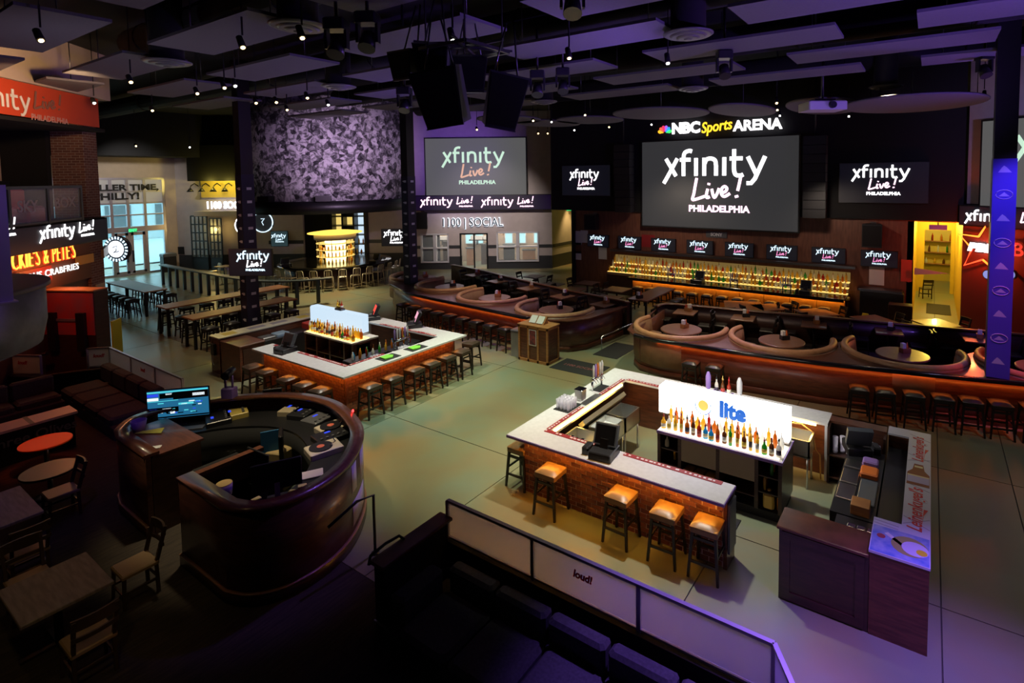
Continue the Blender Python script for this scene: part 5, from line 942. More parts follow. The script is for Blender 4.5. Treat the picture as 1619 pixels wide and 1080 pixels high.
# columns
def column(x, y, z0, label, w=.40, dec='tri', z1=9.8):
    t = thing('column', label, 'column', (x, y, 0), R_(0)); MB().box(-w/2, w/2, -w/2, w/2, z0, z1).build('shaft', M['black'], t); return t
def P2(w):
    d = Vector(w)-Vector((0, 0, CAMH)); q = d.dot(_F); return PPX+FPX*d.dot(_R)/q, PPY-FPX*d.dot(_U)/q
c = column(1.34, 15.25, T, 'right column wrapped in violet lit blue banner with repeating emblems'); BLUEB = mat('royal_blue_banner', (.06, .045, .55), .5); MTN = mat('pale_blue_emblem', (.36, .36, .80), .5)
MB().box(-.21, .21, -.212, -.205, T+.05, 6.0).build('banner', BLUEB, c); MB().box(-.212, -.205, -.21, .21, T+.05, 6.0).build('banner', mat('shaded_blue_banner', (.02, .02, .12), .5), c)  # side banner made darker in colour to stand for shade
for k in range(9):
    z = T+.42+k*.53
    if k % 2 == 0: MB().add([(-.12, -.214, z-.05), (.12, -.214, z-.05), (.03, -.214, z+.06), (-.02, -.214, z+.10), (-.06, -.214, z+.05)], [(0, 1, 2, 3, 4)]).build('mountain_emblem', MTN, c)
    else: MB().tube([(.15*math.cos(R_(q)), -.214, z+.10*math.sin(R_(q))) for q in range(0, 361, 24)], .010, 4).build('ring_emblem', MTN, c); MB().add([(-.10, -.214, z-.04), (.10, -.214, z-.04), (0, -.214, z+.05)], [(0, 1, 2)]).build('mountain_emblem', MTN, c)
def wrapcol(x, y, z0, ztop, label, MTN=mat('pale_logo_print', (.70, .70, .80), .5)):
    c = column(x, y, z0, label); nav = mat('navy_banner', (.015, .014, .05), .5)
    MB().box(-.21, .21, -.212, -.205, z0+.05, ztop).build('banner', nav, c); MB().box(.205, .212, -.21, .21, z0+.05, ztop).build('banner', nav, c)
    n = int((ztop-z0)/.46)
    for k in range(n):
        z = z0+.3+k*.46; MB().box(-.03, .11, -.216, -.212, z, z+.09).build('logo_mark', MTN, c); MB().box(-.10, -.03, -.216, -.212, z+.03, z+.07).build('logo_mark', MTN, c)
        MB().box(.212, .216, -.05, .11, z, z+.09).build('logo_mark', MTN, c)
    return c
mc = wrapcol(-19.05, 15.95, T, 5.8, 'middle column with navy banner rising from the left island'); lc = wrapcol(-20.1, 9.72, 0, 5.9, 'left column with navy banner behind the farther bar')
# host stand, bin, mats
t = thing('host_stand', 'oak framed host stand with dark panels at the island corner', 'podium', (-10.17, 13.42, 0)); a, b, h = .57, .31, 1.12
MB().box(-a+.03, a-.03, -b+.03, b-.03, 0, h-.02).build('panel', M['wood'], t)
for x in (-a, -.21, .16): MB().box(x, x+.06, -b, -b+.05, 0, h).build('frame_post', M['oak'], t)
for y in (-b, b-.06): MB().box(a-.06, a, y, y+.06, 0, h).build('frame_post', M['oak'], t)
for z in (0, h-.07): MB().box(-a, a, -b, -b+.05, z, z+.08).build('frame_rail', M['oak'], t); MB().box(a-.05, a, -b, b, z, z+.08).build('frame_rail', M['oak'], t)
MB().cbox(-a-.02, a+.02, -b-.02, b+.02, h, h+.035, .01).build('top', M['oak'], t); MB().box(-.12, .12, -b-.006, -b, .55, 1.0).build('poster', mat('red_dark_poster', (.30, .05, .05), .5, col2=(.04, .02, .03), vs=9), t); MB().box(-.14, .14, -b-.004, -b, .53, 1.02).build('poster_frame', M['paper'], t)
t = thing('menu_stand', 'open menu book on a tilted oak stand on the host stand', 'menu', (-10.2, 13.42, 1.155)); 
MB().add([(-.30, -.12, 0), (.30, -.12, 0), (.30, .10, .22), (-.30, .10, .22), (-.30, .14, .0), (.30, .14, 0), (.30, .13, .22), (-.30, .13, .22)], [(0, 1, 2, 3), (1, 5, 6, 2), (0, 3, 7, 4), (4, 7, 6, 5), (0, 4, 5, 1), (3, 2, 6, 7)]).build('rest', M['oak'], t)
for x0 in (-.26, .02): MB().add([(x0, -.105, .02), (x0+.24, -.105, .02), (x0+.24, .085, .212), (x0, .085, .212), (x0, -.12, .03), (x0+.24, -.12, .03), (x0+.24, .07, .222), (x0, .07, .222)], [(0, 3, 2, 1), (4, 5, 6, 7), (0, 1, 5, 4), (1, 2, 6, 5), (2, 3, 7, 6), (3, 0, 4, 7)]).build('page', M['paper'], t)
t = thing('waste_bin', 'grey square bin beside the host stand', 'bin', (-11.0, 13.45, 0)); MB().cbox(-.17, .17, -.2, .2, 0, .80, .02).build('body', M['fasc'], t); MB().cbox(-.18, .18, -.21, .21, .80, .86, .02).build('lid', M['greyplastic'], t)
t = thing('floor_mat', 'black entrance mat with faint red lettering at the island corner', 'mat', (-8.7, 13.48, 0)); MB().cbox(-.78, .78, -.48, .48, .001, .014, .004).build('pile', M['rubber'], t); put('lettering', text_mesh('1100 SOCIAL', mat('dim_red_print', (.20, .06, .06), .6), .2, .002, .004), t, (0, 0, .016)); single('floor_mat', MB().cbox(-8.98, -8.1, 14.7, 16.2, .001, .014, .004), M['rubber'], 'plain black mat in the aisle between the islands', 'mat')
single('aisle_pipe', MB().tube([(-9.0, 15.3, .0), (-9.0, 15.3, .42), (-8.85, 17.0, .45), (-8.8, 17.6, .45), (-8.8, 17.6, 0)], .022, 7), M['chrome'], 'steel guard pipe beside the left island in the aisle', 'pipe')
t = thing('high_table', 'long dark plank bar table in the aisle between the islands', 'table', (0, 0, 0)); MB().cbox(-9.55, -8.75, 18.2, 20.9, 1.02, 1.07, .01).build('top', M['tabletop'], t)
for x in (-9.5, -8.86):
    for y in (18.25, 20.78): MB().box(x, x+.07, y, y+.07, 0, 1.02).build('leg', M['black'], t)
for k in range(5): stool('black', (-8.45, 18.5+.52*k, 0), R_(90), '%s black stool along the plank bar table in the aisle' % ORD[k], 'stools at the aisle table')
caddy((-9.2, 18.5, 1.07), 'condiment caddy on the plank bar table', 'caddies on the small tables', 1)
# ================================================================ DINING FLOOR AND BACK BAR
for k, (x, y, r, s, lab) in enumerate(((-13.4, 21.5, 0, .45, 'square table left of the back bar near the wall'), (-11.5, 20.9, 0, .5, 'square table before the left end of the back bar'), (-11.0, 19.2, 4, .5, 'square table behind the left island corner'), (-5.9, 20.7, 20, .70, 'large reddish table before the glowing bar front'), (-5.0, 20.9, 45, .52, 'diamond set table right of the large reddish table'), (-3.35, 20.95, 45, .56, 'diamond set table before the right bar end'), (-1.55, 20.9, 45, .52, 'diamond set table near the yellow floor sign'), (.25, 21.4, 40, .52, 'diamond set table before the lit corridor'), (-14.6, 20.4, 0, .42, 'pale square table by the slanting wall'), (-16.6, 21.6, 0, .42, 'pale square table farthest toward the slanting wall'), (-13.2, 20.0, 4, .45, 'brown square table between the wall and left island'))):
    twotop(x, y, r, lab, k, 0, s, .75, False, M['greytop'] if 'pale' in lab else None, 'dining_table')
    for j, dx in enumerate((-1, 1)):
        q = R_(r); dch(x+dx*(s+.28)*math.cos(q), y+dx*(s+.28)*math.sin(q), r+(90 if dx < 0 else -90), 'black chair %s of the %s' % (('left', 'right')[j], lab))
    if k in (3, 5): dch(x-.75*math.sin(R_(r)), y-.95*math.cos(R_(r)), r+180, 'black chair in front of the '+lab)
bb = thing('back_bar', 'long bar along the back wall with amber lit front', 'bar')
MB().cbox(-11.55, -2.55, 21.95, 22.65, 1.05, 1.10, .01).build('counter_top', mat('gloss_black_top', (.012, .011, .010), .12), bb)
for k in range(9): MB().box(-11.4+.98*k+.01, -10.42+.98*k-.01, 22.22, 22.28, .08, 1.05).build('front_panel', mat('amber_wood_panel', (.50, .25, .08), .5, var=.12, vs=4), bb)
MB().box(-11.42, -2.58, 22.28, 22.4, 0, 1.05).build('body', M['dkwood'], bb); MB().box(-11.3, -2.62, 22.10, 22.13, 1.02, 1.048).build('led_strip', M['ledback'], bb); MB().box(-11.5, -2.6, 21.97, 21.99, .97, 1.05).build('led_shield_lip', M['dkwood'], bb); MB().cyl((-11.3, 22.08, .2), (-2.7, 22.08, .2), .025, n=8).build('foot_rail', M['dksteel'], bb)  # lip added to keep the strip light off the tables
for k in range(13): stool('brown', (-10.9+.64*k, 21.72, 0), .03*(k % 3), '%s stool from the left along the amber lit back bar' % ORD[k], 'stools at the back bar')
sh = thing('bottle_shelves', 'stepped glowing bottle shelves behind the back bar', 'shelves')
for k, (y0, y1, z) in enumerate(((23.05, 23.3, 1.08), (23.3, 23.55, 1.26), (23.55, 23.85, 1.44))):
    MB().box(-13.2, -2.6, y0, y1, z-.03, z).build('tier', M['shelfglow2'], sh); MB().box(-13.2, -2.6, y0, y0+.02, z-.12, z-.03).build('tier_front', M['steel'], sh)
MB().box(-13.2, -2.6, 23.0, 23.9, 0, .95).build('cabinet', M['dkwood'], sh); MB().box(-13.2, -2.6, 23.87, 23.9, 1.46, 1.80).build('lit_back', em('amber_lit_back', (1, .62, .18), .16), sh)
for tier, (y, z) in enumerate(((23.16, 1.08), (23.42, 1.26), (23.68, 1.44))):
    for i in range(62): bottle((-13.1+10.4*i/61+random.uniform(-.03, .03), y+random.uniform(-.04, .04), z), 'liquor bottle on the %s tier of the back bar shelves' % ('lowest', 'middle', 'top')[tier], '%s tier bottles of the back bar' % ('lowest', 'middle', 'top')[tier], random.uniform(1.0, 1.3), parts=False, col=random.choice((0, 0, 1, 1, 1, 3, 3, 2, 6)))
t = thing('shelf_bulkhead', 'dark steel soffit above the back bar bottle shelves', 'shelf'); MB().box(-13.3, -2.4, 23.5, 23.98, 2.02, 2.09).build('board', M['dkwood'], t); MB().box(-13.3, -2.4, 23.48, 23.5, 2.00, 2.10).build('edge', M['dksteel'], t)
for k in range(6): single('sink_tray', MB().cbox(-10.8+1.5*k, -10.0+1.5*k, 22.72, 23.0, .92, 1.0, .01), mat('lime_tray', (.42, .38, .06), .4) if k % 2 else M['steel'], '%s work tray from the left behind the back bar counter' % ORD[k], 'tray')
single('work_bench', MB().box(-11.2, -2.7, 22.7, 23.02, .80, .92), M['dksteel'], 'dark steel work bench behind the back bar counter', 'bench')
for k, x in enumerate((-9.6, -6.8, -4.7)): tap_tower((x, 22.45, 1.1), '%s beer tap tower from the left on the back bar' % ORD[k], 4, 0)
for k, x in enumerate((-8.3, -4.0)): register((x, 22.42, 1.1), 0, '%s cash register on the back bar counter' % ('left', 'right')[k])
def tv(fr, x0, x1, z0, z1, label, out=.12, kind='small', mats=None, s=None, tilt=0, d=.07, cat='television', face=None, stacked=True, dx=0, dz=0):
    cx, cz = (x0+x1)/2, (z0+z1)/2; t = thing('television' if cat == 'television' else 'projection_screen', label, cat, fr.w(cx, 0, cz), fr.rz); w, h = (x1-x0)/2, (z1-z0)/2
    MB().box(-w, w, -out, -out+d, -h, h).build('housing', M['black'], t)
    if out > d+.02: MB().box(-.15, .15, -out+d, 0, -.1, .1).build('bracket', M['black'], t)
    b = .02 if cat == 'television' else .06; MB().box(-w+b, w-b, -out-.006, -out, -h+b, h-b).build('screen', face or M['scrblack'], t)
    a, b_, c_ = mats or (M['lcyan'], M['lmag'], M['lcyan']); logo(t, dx, -out-.012, dz, s or (x1-x0)*.125, (R_(90), 0, 0), a, b_, c_, stacked); return t
for k in range(8):
    x = -14.22+1.80*k; tv(FB, x-.63, x+.63, 2.10, 2.74, '%s television from the left above the back bar' % ORD[k], s=.145, dz=.03)
t = thing('sign_plate', 'small plate reading SONY on the wall under the big screen', 'sign', FB.w(FB.px(1133, 371)[0], .02, FB.px(1133, 371)[1])); MB().box(-.48, .48, -.02, .02, -.14, .14).build('plate', M['greyplastic'], t); put('lettering', text_mesh('SONY', M['white'], .20, .004, .01), t, (0, -.022, 0), rot=(R_(90), 0, 0))
def wall_speaker(fr, px_, py0, py1, label, w=.34):
    x, z1 = fr.px(px_, py0); _, z0 = fr.px(px_, py1); t = thing('wall_speaker', label, 'speaker', fr.w(x, .05, (z0+z1)/2), fr.rz); h = (z1-z0)/2; MB().prism([(-w, -.55), (w, -.55), (w*.7, -.05), (-w*.7, -.05)], -h, h).build('cabinet', M['black'], t); MB().box(-w*.9, w*.9, -.565, -.55, -h+.05, h-.05).build('grille', M['blackmatte'], t); MB().box(-.1, .1, -.06, .0, h-.3, h+.06).build('bracket', M['dksteel'], t)
wall_speaker(FB, 942, 338, 362, 'black speaker on the brown wall left of the big screen'); wall_speaker(FB, 1381, 353, 389, 'black speaker on the brown wall right of the big screen'); wall_speaker(FD, 669, 335, 361, 'black speaker on the slanting wall by the middle column', .4)
# posters and small things on the brown wall
for k, (px_, py, w, h, c) in enumerate(((914, 376, .22, .36, 'paper'), (924, 374, .22, .32, 'paper'), (914, 392, .2, .28, 'wood'), (914, 404, .2, .22, 'paper'), (953, 400, .24, .32, 'paper'), (1025, 381, .34, .3, 'redmat'), (1386, 436, .26, .36, 'paper'))):
    x, z = FB.px(px_, py); single('poster', MB().box(-w, w, -.02, 0, -h, h), M[c], '%s pinned on the brown back wall, %s from the left' % ({'paper': 'white notice', 'wood': 'brown notice', 'redmat': 'red pennant sign'}[c], ORD[(0, 2, 1, 3, 4, 5, 6)[k]]), 'poster', FB.w(x, .0, z))
x, z = FB.px(1433, 428); single('poster', MB().box(-.18, .18, -.02, 0, -.42, .42), mat('red_white_banner', (.55, .06, .04), .6), 'red banner on the wall edge beside the corridor', 'poster', FB.w(x, .0, z))
t = thing('wet_floor_sign', 'yellow folding wet floor sign beside the bar end', 'floor sign', (-1.9, 22.2, 0), R_(-15))
for sg in (-1, 1): MB().add([(-.15, sg*.16, 0), (.15, sg*.16, 0), (.10, sg*.02, .62), (-.10, sg*.02, .62), (-.15, sg*.14, 0), (.15, sg*.14, 0), (.10, sg*.0, .62), (-.10, sg*.0, .62)], [(0, 1, 2, 3), (7, 6, 5, 4), (0, 4, 5, 1), (1, 5, 6, 2), (2, 6, 7, 3), (3, 7, 4, 0)]).build('panel', M['ylw'], t)
MB().box(-.05, .05, -.18, -.165, .32, .40).build('warning_mark', M['black'], t)
single('service_station', MB().cbox(-2.2, -.75, 23.2, 23.9, 0, 1.25, .02), M['black'], 'black service station between the bar end and corridor', 'cabinet'); single('ledge', MB().cbox(-2.3, -.8, 23.25, 23.85, 1.25, 1.32, .01), M['dksteel'], 'steel topped ledge on the black service station', 'ledge'); single('host_counter', MB().cbox(-1.2, -.45, 22.4, 22.9, 0, 1.0, .02), M['dkwood'], 'low brown counter before the corridor corner', 'counter')
# corridor furnishing
single('floor_mat', MB().cbox(-.05, .80, 26.2, 28.2, .001, .014, .004), M['rubber'], 'black mat on the yellow lit corridor floor', 'mat')
dch(-.1, 29.4, 200, 'dark chair by the wall inside the lit corridor')
for k in range(3): single('wall_shelf', MB().box(-1.4, 1.8, 34.2, 34.5, .9+.6*k, .94+.6*k), M['oak'], '%s wall shelf from the bottom in the lit shop beyond the corridor' % ORD[k], 'shelf')
for k in range(24): bottle((-1.3+.13*k, 34.35, .94+.6*(k % 3)), 'bottle on the shop shelves beyond the corridor', 'shop bottles beyond the corridor', 1.3, parts=False)
t = thing('ceiling_sign', 'small violet sign hanging at the corridor mouth', 'sign', (.25, 24.1, 3.7)); MB().box(-.28, .28, -.02, .02, -.09, .09).build('board', M['violettint'], t); MB().box(-.02, .02, -.01, .01, .09, .22).build('hanger', M['black'], t)
for x in (-.5, 1.0): pass
single('pennant', MB().prism([(0, -.13), (1.1, 0), (0, .13)], 0, .01), mat('lilac_pennant', (.42, .34, .46), .6), 'lilac pennant on the wall edge by the corridor', 'pennant', (-.45, 23.85, 2.05)).rotation_euler = (R_(90), 0, 0)
# ================================================================ ROUND BAR UNDER THE MURAL DRUM
RC = (-28.1, 18.3)
d = thing('mural_drum', 'huge hanging drum printed with a black and white crowd mural', 'drum', (RC[0]-.3, RC[1]+.1, 0))
MB().lathe([(4.25, 4.62), (4.25, 9.8), (4.15, 9.8), (4.15, 4.62)], 64).build('mural_surface', M['mural'], d); MB().lathe([(4.32, 3.98), (4.32, 4.62), (3.6, 4.62), (3.6, 3.98)], 64).build('black_band', M['black'], d); MB().cyl((0, 0, 4.3), (0, 0, 4.4), 4.1, n=48).build('soffit', M['blackmatte'], d)
for k, a in enumerate((-75, -38)): q = R_(a); MB().box(-.35, .35, -.2, .2, 4.62, 4.9).build('drum_speaker', M['black'], d, (4.4*math.cos(q), 4.4*math.sin(q), 0), q+R_(90))
rb = thing('round_bar', 'round black bar with glowing bottle column at its centre', 'bar', (*RC, 0))
MB().lathe([(2.35, 1.05), (2.95, 1.05), (2.97, 1.075), (2.95, 1.10), (2.35, 1.10)], 64).build('counter_top', mat('gloss_black_top', (.012, .011, .010), .12), rb); MB().lathe([(2.50, 0), (2.60, 0), (2.60, 1.05), (2.50, 1.05)], 64).build('curved_front', M['dkwood'], rb)
gc = thing('bottle_column', 'glowing yellow bottle column with round canopy in the round bar', 'display', (*RC, 0)); MB().lathe([(1.15, 0), (1.15, 1.0), (1.0, 1.0)], 32).build('cabinet', M['dkwood'], gc); MB().cyl((0, 0, 1.0), (0, 0, 2.5), .55, n=32).build('glow_core', em('yellow_white_core', (1, .80, .36), 3.4), gc)
for z in (1.05, 1.42, 1.80, 2.15): MB().lathe([(.55, z-.02), (1.0, z-.02), (1.0, z), (.55, z)], 32).build('glass_shelf', M['shelfglow2'], gc)
for k in range(8): q = R_(45*k); MB().cyl((.98*math.cos(q), .98*math.sin(q), 1.0), (.98*math.cos(q), .98*math.sin(q), 2.5), .015, n=6).build('shelf_post', M['goldmetal'], gc)
MB().lathe([(1.05, 2.35), (1.10, 2.38), (1.10, 2.62), (1.05, 2.65)], 40).build('canopy_drum', M['beige'], gc); MB().lathe([(1.0, 2.64), (1.42, 2.70), (1.42, 2.73), (.9, 2.80), (.1, 2.82)], 40).build('canopy_disc', M['yel_canopy'], gc)
for z in (1.05, 1.42, 1.80):
    for k in range(18): q = R_(-150+13*k); bottle((RC[0]+.84*math.cos(q), RC[1]+.84*math.sin(q), z), 'liquor bottle on the glowing round column', 'bottles on the round column', 1.05, parts=False, col=random.choice((0, 1, 1, 3)))
MC = make_metal_stool(); MC['group'] = 'metal chairs around the round bar'
for k in range(15):
    a = -118+11.2*k; q = R_(a); x, y = RC[0]+3.28*math.cos(q), RC[1]+3.28*math.sin(q); lab = '%s metal back chair from the left around the round bar' % ORD[k]
    if k == 0: MC.location = (x, y, 0); MC.rotation_euler = (0, 0, q-R_(90)); MC['label'] = lab
    else: dup(MC, (x, y, 0), q-R_(90), lab)
for k, a in enumerate((-105, 15)): q = R_(a); register((RC[0]+2.65*math.cos(q), RC[1]+2.65*math.sin(q), 1.10), q, '%s cash register on the round bar' % ('left', 'right')[k])
# tall lit shelving behind the round bar
x0, x1 = P_(FD2, 530, 380)[0], P_(FD2, 582, 380)[0]; sv = thing('tall_shelving', 'tall black framed shelving with bright backlit bays behind the round bar', 'shelving', FD2.o, FD2.rz)
for k in range(4): x = x0+(x1-x0)*k/3; MB().box(x-.06, x+.06, -.5, .1, 0, 4.2).build('upright', M['black'], sv)
for z in (.9, 1.5, 2.1, 2.7, 3.3, 3.9): MB().box(x0, x1, -.45, .08, z, z+.05).build('shelf', M['black'], sv)
for k in range(3):
    for j, z in enumerate((.95, 1.55, 2.15, 2.75, 3.35)):
        if (k, j) not in ((1, 2), (1, 4)): a = x0+(x1-x0)*k/3+.08; b = x0+(x1-x0)*(k+1)/3-.08; MB().box(a, b, .05, .08, z+.02, z+.5).build('lit_bay', M['lightbox2'] if k == 2 else M['warmglow'], sv)
for k in range(14): p = FD2.w(x0+.2+(x1-x0-.4)*k/13, .3, (.95, 1.55)[k % 2]); bottle(tuple(p), 'bottle on the tall shelving behind the round bar', 'bottles on the tall shelving', 1.3, parts=False, col=random.choice((0, 6, 1)))
# ================================================================ HIGH TABLES, FENCE
def hightable(x0, x1, y0, y1, label):
    t = thing('high_table', label, 'table'); MB().cbox(x0, x1, y0, y1, 1.02, 1.07, .01).build('top', M['hightop'], t)
    n = 2 if max(x1-x0, y1-y0) < 3.4 else 3
    for i in range(n):
        for j in (0, 1):
            if y1-y0 > x1-x0: x = x0+.05 if j == 0 else x1-.13; y = y0+.05+(y1-y0-.18)*i/(n-1)
            else: y = y0+.05 if j == 0 else y1-.13; x = x0+.05+(x1-x0-.18)*i/(n-1)
            MB().box(x, x+.08, y, y+.08, 0, 1.02).build('leg', M['black'], t)
hightable(-24.15, -23.25, 8.32, 12.9, 'long orange brown bar table nearer the entrance'); hightable(-21.45, -20.62, 8.12, 11.75, 'long orange brown bar table just behind the farther bar'); hightable(-31.8, -27.5, 9.1, 9.95, 'long bar table reflecting daylight before the glass doors')
for s, xx, lab in ((0, -24.45, 'entrance side of the bar table nearer the entrance'), (1, -22.95, 'bar side of the bar table nearer the entrance')):
    for k in range(6): stool('black', (xx, 8.75+.70*k, 0), R_(90), '%s stool on the %s' % (ORD[k], lab), 'stools at the long bar tables')
for s, xx, lab in ((0, -21.75, 'entrance side of the bar table behind the farther bar'), (1, -20.32, 'bar side of the bar table behind the farther bar')):
    for k in range(5): stool('black', (xx, 8.5+.70*k, 0), R_(90), '%s stool on the %s' % (ORD[k], lab), 'stools at the long bar tables')
for yy, lab in ((8.85, 'near side of the bar table before the glass doors'), (10.2, 'far side of the bar table before the glass doors')):
    for k in range(6): stool('black', (-31.4+.68*k, yy, 0), 0, '%s stool on the %s' % (ORD[k], lab), 'stools at the long bar tables')
f = thing('drink_rail_fence', 'grey fence with broad drink ledge curving toward the round bar', 'fence'); fp = [(-35.4, 12.62), (-32, 12.62), (-28.4, 12.64), (-26.8, 12.70)]+curvept([(-25.6, 12.9), (-24.6, 13.4), (-23.9, 14.1), (-23.5, 15.0)], 3)
MB().sweep(fp, [(-.16, 1.06), (-.16, 1.12), (.16, 1.12), (.16, 1.06)]).build('ledge', M['greyrail'], f)
L = 0; last = None; pos = []
for a, b in zip(fp[:-1], fp[1:]):
    d_ = math.dist(a, b); n = max(1, int(d_/.01))
    for i in range(n):
        if last is None or L-last >= .88: pos.append((a[0]+(b[0]-a[0])*i/n, a[1]+(b[1]-a[1])*i/n)); last = L
        L += d_/n
for x, y in pos: MB().box(x-.06, x+.06, y-.06, y+.06, 0, 1.06).build('post', M['greyrail'], f)
for k, (x, y) in enumerate(((-33.0, 14.2), (-31.9, 14.9), (-30.9, 14.0), (-29.6, 14.6))): dup(MC, (x, y, 0), R_(40*k), '%s metal chair from the left behind the grey fence' % ORD[k], 'metal chairs behind the fence')
for k, (x, y) in enumerate(((-32.4, 14.4), (-30.2, 14.3))): twotop(x, y, 10, '%s small high table behind the grey fence' % ('left', 'right')[k], k, 0, .35, 1.02, False, None, 'high_table')
# entrance side: black pane door screens, board, bin
for k, (a, b) in enumerate(((308, 340), (343, 366))):
    x0, z1 = FD2.px(a, 341 if k == 0 else 344); x1, z0 = FD2.px(b, 408); t = thing('pane_door', '%s black framed pane door leaning open by the far wall' % ('left', 'right')[k], 'door', FD2.w((x0+x1)/2, .5+.3*k, 0), FD2.rz-R_(10)); w = (x1-x0)/2; h = z1
    for i in range(5 if k == 0 else 4): n = 4 if k == 0 else 3; MB().box(-w+2*w*i/n-.035, -w+2*w*i/n+.035, -.03, .03, .8, h).build('upright', M['black'], t)
    for i in range(6): z = .8+(h-.8)*i/5; MB().box(-w, w, -.03, .03, z-.035, z+.035).build('crossbar', M['black'], t)
    for i in range(4 if k == 0 else 3):
        for j in range(5): n = 4 if k == 0 else 3; MB().box(-w+2*w*i/n+.035, -w+2*w*(i+1)/n-.035, -.005, .005, .8+(h-.8)*j/5+.035, .8+(h-.8)*(j+1)/5-.035).build('pane', M['glass'], t)
    MB().box(-w, w, -.03, .03, 0, .8).build('kick_panel', M['black'], t)
p = FD2.w(FD2.px(352, 390)[0], 1.0, 2.6); point(p, (1, .68, .2), 40)
single('notice_board', MB().box(-.36, .36, -.03, 0, -.24, .24), M['black'], 'small black notice board on the wall beside the doors', 'board', FD2.w(FD2.px(283, 396)[0], .02, FD2.px(283, 396)[1]), FD2.rz)
t = thing('waste_bin', 'black bin standing beside the glass doors', 'bin', (-40.3, 14.7, 0)); MB().cbox(-.3, .3, -.35, .35, 0, .95, .03).build('body', M['black'], t); MB().cbox(-.32, .32, -.37, .37, .95, 1.15, .04).build('lid', M['greyplastic'], t)
t = thing('exit_sign', 'green lit exit sign over the glass doors', 'sign', FE.w(FE.px(207, 364)[0], .25, FE.px(207, 364)[1]), FE.rz); MB().box(-.2, .2, -.04, .04, -.1, .1).build('housing', M['white'], t); MB().box(-.03, .03, .04, .27, -.03, .03).build('bracket', M['white'], t); put('lettering', text_mesh('EXIT', M['exit'], .2, .004, .01), t, (0, -.044, 0), rot=(R_(90), 0, 0)); MB().box(-.21, .21, -.042, -.04, -.11, .11).build('glow_face', em('dim_green', (.03, .6, .2), .5), t)
t = thing('exit_sign', 'green lit exit sign at the end of the slanting wall', 'sign', FD.w(FD.px(901, 331)[0], -.3, FD.px(901, 331)[1]), FD.rz); MB().box(-.22, .22, -.04, .04, -.11, .11).build('housing', M['white'], t); MB().box(-.2, .2, -.044, -.04, -.09, .09).build('glow_face', M['exit'], t)
# yellow lit wall section with goose-neck lamps and sign
x0, _ = FD2.px(320, 300); x1, _ = FD2.px(392, 300); z0 = FD2.px(350, 312)[1]; z1 = FD2.px(350, 286)[1]
t = thing('lamp_sign', 'yellow lit wall sign with goose-neck lamps above the far pane doors', 'sign', FD2.o, FD2.rz); MB().box(x0, x1, -.15, 0, z0, z1).build('board', M['yellowwall'], t); MB().box(x0, x1, -.9, 0, z0-1.15, z0-.85).build('ledge', M['beige'], t); put('lettering', text_mesh('1100 SOCIAL', M['lw'], .62, .05, .02, sx=.8), t, ((x0+x1)/2+.45, -.5, z0-.5), rot=(R_(90), 0, 0))
for k in range(4):
    x = x0-.15+.72*k; zz = (z0+z1)/2; MB().tube([(x, -.15, zz+.2), (x, -.5, zz+.38), (x, -.8, zz+.25), (x, -.9, zz+.1)], .03, 6).build('goose_neck', M['black'], t); MB().lathe([(.20, -.14), (.10, .02), (.05, .08)], 12, (x, -.9, zz)).build('lamp_shade', M['black'], t)
point(FD2.w((x0+x1)/2-.3, 1.15, z1-.15), (1, .80, .15), 55); point(FD2.w((x0+x1)/2+.8, 1.15, z1-.15), (1, .80, .15), 50)
struct(MB().box(x0-.3, x1, -.9, 0, z1, 7.9).build('wall_setback_soffit', M['blackwall'], None, FD2.o, FD2.rz))
for k, (px_, py, r, zz) in enumerate(((402, 354, .62, 0), (430, 349, .68, 1))):
    x, z = FD2.px(px_, py); t = thing('ring_sign', ('left round lit sign half hidden by the left column', 'right round lit sign beside the left column')[k], 'sign', FD2.w(x, 1.0, z), FD2.rz); MB().cyl((0, -.05, 0), (0, .05, 0), r, n=28).build('disc', mat('dark_disc', (.05, .05, .07), .5) if k == 0 else mat('grey_disc', (.20, .22, .24), .5), t); MB().tube([(r*.93*math.cos(R_(q)), -.06, r*.93*math.sin(R_(q))) for q in range(0, 361, 15)], .035, 6).build('neon_ring', M['lw'] if k == 0 else M['lcyan'], t); MB().tube([(-.1, -.06, .2), (.12, -.06, .22), (-.05, -.06, 0), (.05, -.06, -.2)], .02, 5).build('neon_mark', M['lcyan'], t); MB().bar((0, .05, r), (0, .05, r+.8), .05).build('hanger', M['black'], t)
# ================================================================ LEFT: BRICK PILLAR AND RESTAURANT FRONT
struct(MB().box(-.02, .66, -.1, .78, 0, 8.6).build('brick_pillar', M['pillar_brick'], None, tuple(FS.w(3.30, 0, 0)), FS.rz)); 
struct(fbox(FS, 'wall_restaurant_upper', M['beigewarm'], -8, 3.6, -2.2, -2.0, 5.5, 9.8)); struct(fbox(FS, 'skybox_shade_sheet', M['blackwall'], -8, 3.6, -1.9, -1.8, 4.55, 5.75)); struct(fbox(FS, 'ceiling_skybox', M['blackwall'], -8, 3.6, -2.2, .55, 7.3, 7.4)); struct(fbox(FS, 'wall_restaurant_side', M['blackwall'], 3.1, 3.28, -8, -.8, 0, 9.8)); struct(fbox(FS, 'wall_restaurant_bulkhead', M['beigewarm'], -8, 3.9, -.8, .6, 8.35, 9.8)); struct(fbox(FS, 'wall_restaurant', mat('dark_red_brown_wall', (.09, .04, .03), .6), -8, 3.28, -.2, 0, 0, 3.8))  # dark sheet put in for the shade inside the sky box
t = thing('lit_banner', 'red banner high on the left wall reading xfinity Live', 'banner', FS.o, FS.rz); MB().box(-5, 3.2, -.62, -.6, 7.42, 8.32).build('board', mat('orange_red_banner', (.55, .06, .015), .5), t)
